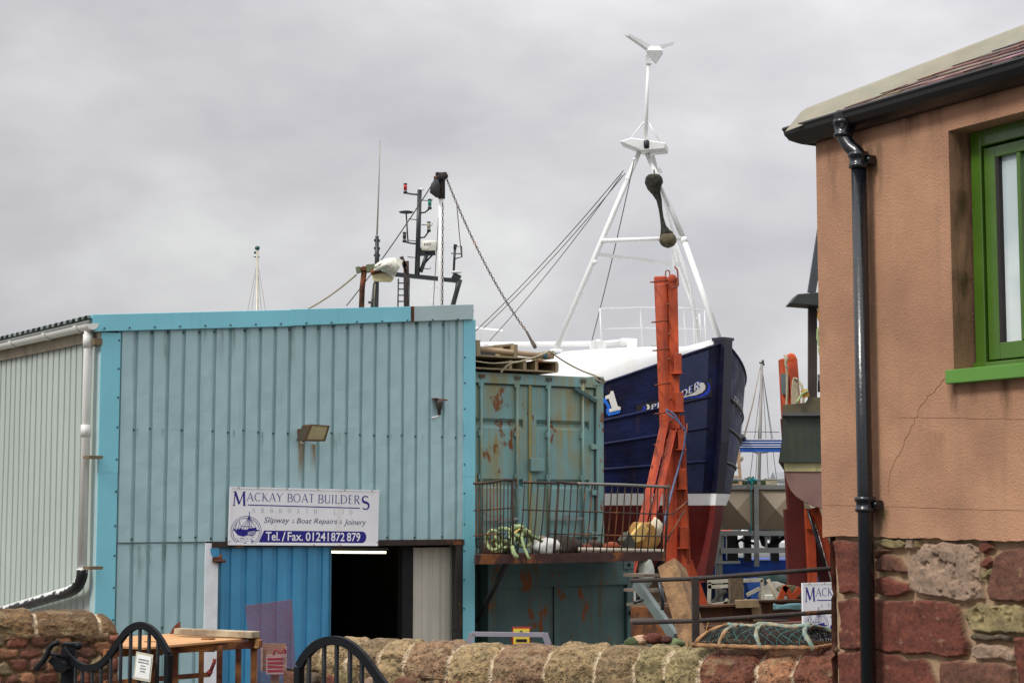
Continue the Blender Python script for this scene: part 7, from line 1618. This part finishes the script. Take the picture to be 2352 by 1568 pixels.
for s_ in (0, 1):   # end nets
    b = MB(); x = .97*s_
    for k in range(1, 12):
        t = k/12; a_ = arch(x, .16 if s_ == 0 else -.14, t); g_ = pot(x, .5-.5*math.cos(math.pi*t), .01); b.tube([a_, g_], .0022, 3, cap=False)
    for z in (.04, .08, .12): b.tube([arch(x, (.16 if s_ == 0 else -.14)*z/Hp, .08+z*.4), pot(x+(.16 if s_ == 0 else -.14)*z/Hp*.9, .5, z), arch(x, (.16 if s_ == 0 else -.14)*z/Hp, .92-z*.4)], .0022, 3, cap=False)
    b.build('end_net', NET, lp, recalc=False)
lump('bait_bag', pot(.52,.5,.05), .055, mat('bait_red', C(120,44,30), .8, var=.4), 'dark red bait bundle inside the lobster pot', 'bait', (1.6,1,.8), 71, 12, .5)
b = MB()
for i in range(26):
    p_ = arch(.22, .03, .12+.3*rr.random()); b.tube([p_, p_+Vector((rr.uniform(-.02,.04), rr.uniform(-.02,.02), rr.uniform(-.06,.01)))], .0025, 4)
for i in range(60):
    x = rr.random()*.9; t = rr.uniform(.05,.5); p_ = netsurf(x, t); b.tube([p_, p_+Vector((rr.uniform(-.012,.012), rr.uniform(-.01,.01), rr.uniform(-.02,.01)))], .0024, 3)
b.build('frayed_ends', RTN, lp, recalc=False)
# ================================================================== behind the wall: frame and yellow sign
DS = 12.2; AL = mat('frame_grey', C(150,146,158), .45, metal=.2, var=.15)
q = P(1168,1460,DS); fs_ = thing('barrier', (q.x,q.y,0), 'grey tube hoop barrier standing just behind the stone wall', 'barrier')
b = MB(); b.beam(P(1084,1455,DS), P(1252,1457,DS), .03, .03); b.build('top_bar', AL, fs_)
for u_, uu in ((1085,1076),(1251,1260)):
    b = MB(); b.beam(P(u_,1454,DS), P(uu,1480,DS), .045, .03, up=(0,1,0)); qq = P(uu,1480,DS); b.beam(qq, Vector((qq.x,qq.y,0)), .04, .03, up=(0,1,0)); b.build('leg', AL, fs_)
q = P(1197,1455,DS+.25); ys = thing('warning_sign', (q.x,q.y,.3), 'yellow warning sign with red border peeping over the stone wall', 'sign')
b = MB(); b.box(P(1176,1500,DS+.25).x, P(1219,1440,DS+.25).x, DS+.25, DS+.27, P(1197,1530,DS+.25).z, P(1197,1439,DS+.25).z); b.build('board', mat('sign_red', C(150,30,30), .5, var=.05), ys)
b = MB(); b.box(P(1179,1500,DS+.24).x, P(1216,1440,DS+.24).x, DS+.244, DS+.25, P(1197,1526,DS+.24).z, P(1197,1443,DS+.24).z); b.build('face', mat('sign_yellow', C(225,200,70), .5, var=.05), ys)
b = MB(); t_ = [P(1192,1452,DS+.24), P(1197,1446,DS+.24), P(1202,1452,DS+.24)]; b.prism(t_, (0,-.002,0)); b.beam(P(1185,1470,DS+.243), P(1210,1470,DS+.243), .002, .02); b.build('symbol', mat('sign_black', C(20,20,20), .5, var=0), ys)
b = MB(); b.box(q.x-.02, q.x+.02, DS+.271, DS+.30, 0, q.z); b.build('stake', AL, ys)
# ================================================================== gates
GT = mat('gate_black', C(9,12,17), .6, var=.25, scale=9, spec=.25, bump=.4, bscale=40, bdist=.002)
def gate(pts_c, dep, vert_u, bars, name_label, fw, post=None, vdown=1568, mid=None):
    r = thing('iron_gate', P(vert_u, 1500, dep(vert_u))*1.0, name_label, 'gate', None); r.location.z = 0
    cu_ = smooth_line([P(u, v, dep(u)) for u, v in pts_c], .02); pl = (P(pts_c[-1][0],1500,dep(pts_c[-1][0]))-P(pts_c[0][0],1500,dep(pts_c[0][0]))); pl.z = 0; pl.normalize(); nrm = Vector((-pl.y, pl.x, 0))
    b = MB(); V = []
    for i, p_ in enumerate(cu_):
        t_ = (cu_[min(i+1,len(cu_)-1)]-cu_[max(i-1,0)]).normalized(); s_ = t_.cross(nrm).normalized()
        for x, y in ((1,1),(1,-1),(-1,-1),(-1,1),(1,1)): V.append(p_+s_*fw/2*x+nrm*fw*.28*y)
    b.grid(V, len(cu_), 5, 0, False); b._a(V[:4], [(0,1,2,3)]); b._a(V[-5:-1], [(0,1,2,3)]); b.build('top_rail', GT, r)
    e_ = P(vert_u, [v for u, v in pts_c if u == vert_u][0], dep(vert_u)); b = MB(); b.beam(e_, Vector((e_.x, e_.y, .08)), fw*.9, fw*.9, up=nrm); b.build('stile', GT, r, bevel=.002)
    us = [u for u, v in pts_c]; vs = [v for u, v in pts_c]
    if us[0] > us[-1]: us, vs = us[::-1], vs[::-1]
    for u_ in bars:
        # height of the rail at this bar, from the smooth curve
        best = min(cu_, key=lambda p_: abs((p_.x/p_.y)-ray(u_,1500).x/ray(u_,1500).y)); b = MB(); p0_ = Vector((best.x, best.y, best.z)); b.tube([p0_, Vector((p0_.x, p0_.y, .1))], fw*.27, 8); b.build('bar', GT, r)
    b = MB(); f_, l_ = cu_[0], cu_[-1]; 
    for z in (.1, .30): b.beam(Vector((f_.x,f_.y,z)), Vector((l_.x,l_.y,z)), fw*.6, fw*.8)
    b.build('bottom_rail', GT, r); return r
d1 = lambda u: 10.9-(u-148)/237*.6
g1 = gate([(146,1488),(160,1510),(184,1528),(207,1533),(232,1524),(255,1500),(274,1472),(296,1446),(322,1435),(348,1445),(368,1468),(387,1502)], d1, 387, [172,192,212,233,256,278,299,322,343,364], 'left black iron gate leaf with swept top carrying a white notice', .042)
b = MB(); b.beam(P(160,1479,10.95), Vector((P(160,1479,10.95).x, 10.95, 0)), .082, .08, up=(0,1,0)); b.beam(P(146,1478,10.95), P(175,1478,10.95), .09, .02); tag(b.build('gate_post', GT, bevel=.004), 'black iron gate post in front of the left stone wall', 'post')
b = MB(); b.tube(smooth_line([P(82,1536,10.8), P(105,1508,10.8), P(112,1490,10.8), P(122,1479,10.8), P(136,1474,10.8)], .02), .017, 8); b.beam(P(98,1519,10.8), P(82,1537,10.8), .035, .02); b.ball(P(140,1528,10.85), .042, 10, sc=(1.2,.6,1)); b.beam(P(120,1510,10.85), P(152,1540,10.85), .08, .05); b.ball(P(180,1482,10.9), .026, 10); b.tube([P(113,1500,10.85), P(150,1508,10.85)], .012, 6); tag(b.build('gate_latch', GT), 'bent black latch lever bolted to the gate post', 'latch')
d2 = lambda u: 8.9-(u-680)/260*.5
g2 = gate([(687,1530),(700,1508),(722,1484),(745,1473),(766,1470),(790,1474),(812,1487),(838,1512),(862,1545),(885,1575),(912,1598),(940,1604)], d2, 687, [712,741,770,801,831,860,888,915], 'right black iron gate leaf with arched top in front of the stone wall end', .044)
# notice
q = P(330,1528,d1(330)-.05); nt_ = thing('notice', q, 'small white laminated notice wired to the left black gate', 'notice')
nn2 = [P(306,1558,10.36), P(345,1566,10.30), P(352,1503,10.28), P(313,1495,10.35)]
b = MB(); b.prism(nn2, (0,.006,0)); b.build('board', mat('notice_edge', C(196,190,170), .6, var=.15, scale=20), nt_)
ce = sum(nn2, Vector())/4; pp = [ce+(p_-ce)*.84-Vector((0,.002,0)) for p_ in nn2]; b = MB(); b.prism(pp, (0,-.001,0)); b.build('paper', mat('notice_paper', C(236,236,232), .5, var=.02), nt_)
b = MB()
for i, (f_, wv) in enumerate(((.80,.74),(.68,.74),(.54,.34),(.42,.42),(.30,.34))):
    lft = pp[0].lerp(pp[3], f_); rgt = pp[1].lerp(pp[2], f_); a_ = lft.lerp(rgt, .5-wv/2); c_ = lft.lerp(rgt, .5+wv/2); k_ = int(wv*14)
    for j in range(k_):
        x0_ = a_.lerp(c_, j/k_); x1_ = a_.lerp(c_, (j+.72)/k_); b._a([x0_-Vector((0,.003,.004)), x1_-Vector((0,.003,.004)), x1_+Vector((0,-.003,.004)), x0_+Vector((0,-.003,.004))], [(0,1,2,3)])
b.build('illegible_print', mat('print_grey', C(95,98,105), .6, var=0), nt_, recalc=False)
# ================================================================== rusty table, beam, mesh
DB1 = 12.0
q = P(430,1490,DB1); tb = thing('steel_table', (q.x,q.y,0), 'rust-eaten steel frame table with a weathered plywood top behind the gates', 'table')
PW = mat('plywood_top', C(196,148,98), .75, var=.14, scale=2.5, streak=0, col2=C(170,116,70), c2amt=.6, c2scale=2.2, bump=.3, bscale=20, bdist=.004)
RI = mat('table_rust', C(84,44,26), .85, var=.4, scale=8, bump=.6, bscale=40, bdist=.006, col2=C(176,118,62), c2amt=.8, c2scale=5)
T = [P(262,1482,11.3), P(330,1486,11.3), P(592,1463,12.15), P(548,1457,12.9), P(440,1451,13.0), P(268,1462,13.0)]
b = MB(); b.prism([Vector((t.x,t.y,t.z)) for t in T], (0,0,-.014)); b.build('tabletop', PW, tb)
b = MB(); b.beam(P(240,1500,11.35), P(596,1478,12.1), .04, .05); b.beam(P(596,1478,12.1), P(575,1468,12.9), .04, .05); b.build('frame_rail', RI, tb)
b = MB(); b.beam(P(240,1568,11.35), P(480,1548,11.9), .03, .03); b.build('frame_rail', RI, tb)
for u_, w_, dd in ((350,.04,11.6),(401,.045,11.7),(463,.03,11.8),(505,.035,11.85),(548,.035,12.0),(584,.04,12.1)):
    p_ = P(u_, 1490-(u_-350)*.05, dd); b = MB(); b.beam(p_, Vector((p_.x,p_.y,0)), w_, w_, up=(0,1,0)); b.build('leg', RI, tb)
for u_, w_ in ((352,.12),(478,.09),(584,.07)):
    p_ = P(u_, 1488-(u_-350)*.06, 11.7+(u_-350)/600); b = MB(); b.beam(p_+Vector((0,0,.045)), p_-Vector((0,0,.045)), w_, .03, up=(0,1,0)); b.build('gusset', RI, tb)
b = MB(); q = P(402,1460,12.6); b.prism([P(390,1456,12.6), P(413,1452,12.6), P(413,1427,12.6), P(405,1432,12.6), P(396,1442,12.6)], (0,.03,0)); tag(b.build('scrap_plate', mat('plate_rust_brown', C(104,54,36), .85, var=.3)), 'brown quarter-round rusty plate standing at the back of the table', 'scrap')
b = MB(); b.beam(P(408,1449,12.4)+Vector((0,0,.0)), P(588,1461,12.0)+Vector((0,0,.012)), .08, .045); tag(b.build('timber_beam', mat('beam_bleached', C(178,166,142), .85, var=.25, scale=4, bump=.8, bscale=18, bdist=.01, col2=C(96,72,50), c2amt=.6, c2scale=6), bevel=.004), 'bleached timber beam lying along the back of the plywood table', 'timber')
b = MB(); b.beam(P(586,1477,12.05), P(594,1478,12.05), .05, .06); tag(b.build('wood_block', mat('block_tan', C(186,140,84), .8, var=.2), bevel=.004), 'small tan wood block at the right end of the table', 'timber')
b = MB(); b.tube([P(484,1540,11.7), P(492,1520,11.7), P(493,1512,11.7)], .012, 6); b.tube([P(478,1548,11.7),P(484,1540,11.7)],.02,6); tag(b.build('rod_hook', mat('hook_red', C(120,44,40), .8)), 'short red brown hooked rod on the table leg', 'rod')
# mesh panel: fine wires, partly see-through
q = P(618,1470,13.2); mp_ = thing('mesh_panel', (q.x,q.y,0), 'tilted purple-brown wire mesh panel leaning in front of the blue door', 'mesh panel')
MW = mat('mesh_wire', C(92,62,84), .7, var=.3, scale=8); MR = mat('mesh_wire_red', C(128,52,58), .7, var=.3)
m0, m1, m2, m3 = P(563,1391,13.2), P(671,1377,13.2), P(684,1640,13.0), P(590,1640,13.0)
b = MB(); nv = 64
for i in range(nv+1):
    a_, c_ = m0.lerp(m1, i/nv), m3.lerp(m2, i/nv); b.tube([a_, c_], .0009, 3, cap=False)
b.build('vertical_wires', MW, mp_, recalc=False)
b = MB(); nh = 96
for j in range(nh+1):
    a_, c_ = m0.lerp(m3, j/nh), m1.lerp(m2, j/nh); b.tube([a_, c_], .0017 if j % 2 else .0026, 3, cap=False)
b.build('horizontal_wires', MR, mp_, recalc=False)
# board with notice behind the mesh
DN = 13.6; q = P(631,1510,DN); nb_ = thing('pallet_board', (q.x,q.y,0), 'plywood board on a stake carrying a red and white notice behind the mesh', 'board')
b = MB(); b.box(P(604,1500,DN).x, P(656,1500,DN).x, DN, DN+.02, P(630,1540,DN).z, P(630,1477,DN).z); b.box(q.x-.03, q.x+.03, DN+.02, DN+.05, YARD, q.z); b.build('panel', mat('board_ply', C(170,150,110), .8, var=.3, scale=5), nb_)
b = MB(); 
for u_ in (602, 657): b.box(P(u_-2,1500,DN).x, P(u_+2,1500,DN).x, DN-.02, DN-.001, P(630,1540,DN).z, P(630,1484,DN).z)
b.build('batten', mat('batten_white', C(205,200,180), .7), nb_)
b = MB(); b.box(P(612,1500,DN).x, P(654,1500,DN).x, DN-.012, DN-.004, P(630,1547,DN).z, P(630,1502,DN).z); ng = b.build('notice', mat('notice_pink', C(226,205,200), .6, var=.05), nb_)
b = MB()
for v_ in (1512, 1521, 1530, 1539): b.box(P(615,v_,DN).x, P(651,v_,DN).x, DN-.015, DN-.012, P(630,v_+2.6,DN).z, P(630,v_-2.6,DN).z)
b.build('red_bands', mat('notice_red', C(190,40,62), .6, var=.05), ng)
b = MB(); b.tube(smooth_line([P(628,1503,DN-.05), P(634,1490,DN-.06), P(645,1500,DN-.06), P(654,1488,DN-.06), P(656,1500,DN-.05)], .02), .009, 6); tag(b.build('red_strap', mat('strap_red', C(170,40,60), .6)), 'loose red strap curling above the red and white notice', 'strap')
GRP = {'cradle_post':'orange slipway cradle posts', 'company_sign':'boat builders signs', 'yacht':'distant yachts', 'motor_boat':'white boats moored in the harbour', 'tree':'trees on the horizon', 'iron_gate':'black iron gate leaves', 'stone_wall':'stone boundary walls', 'shipping_container':'stacked containers', 'building':'far harbour buildings', 'slip_beam':'rusty slipway beams', 'keel_block':'timber keel blocks', 'scrap_metal':'scrap on the caged platform', 'rubble_piece':'rubble behind the stone wall', 'rope_coil':'coils of rope', 'downpipe':'rainwater downpipes', 'tarpaulin':'tarpaulins', 'fender':'fenders'}
for o in bpy.data.objects:
    k_ = o.name.split('.')[0]
    if o.parent is None and k_ in GRP and 'label' in o: o['group'] = GRP[k_]
bpy.context.view_layer.update()
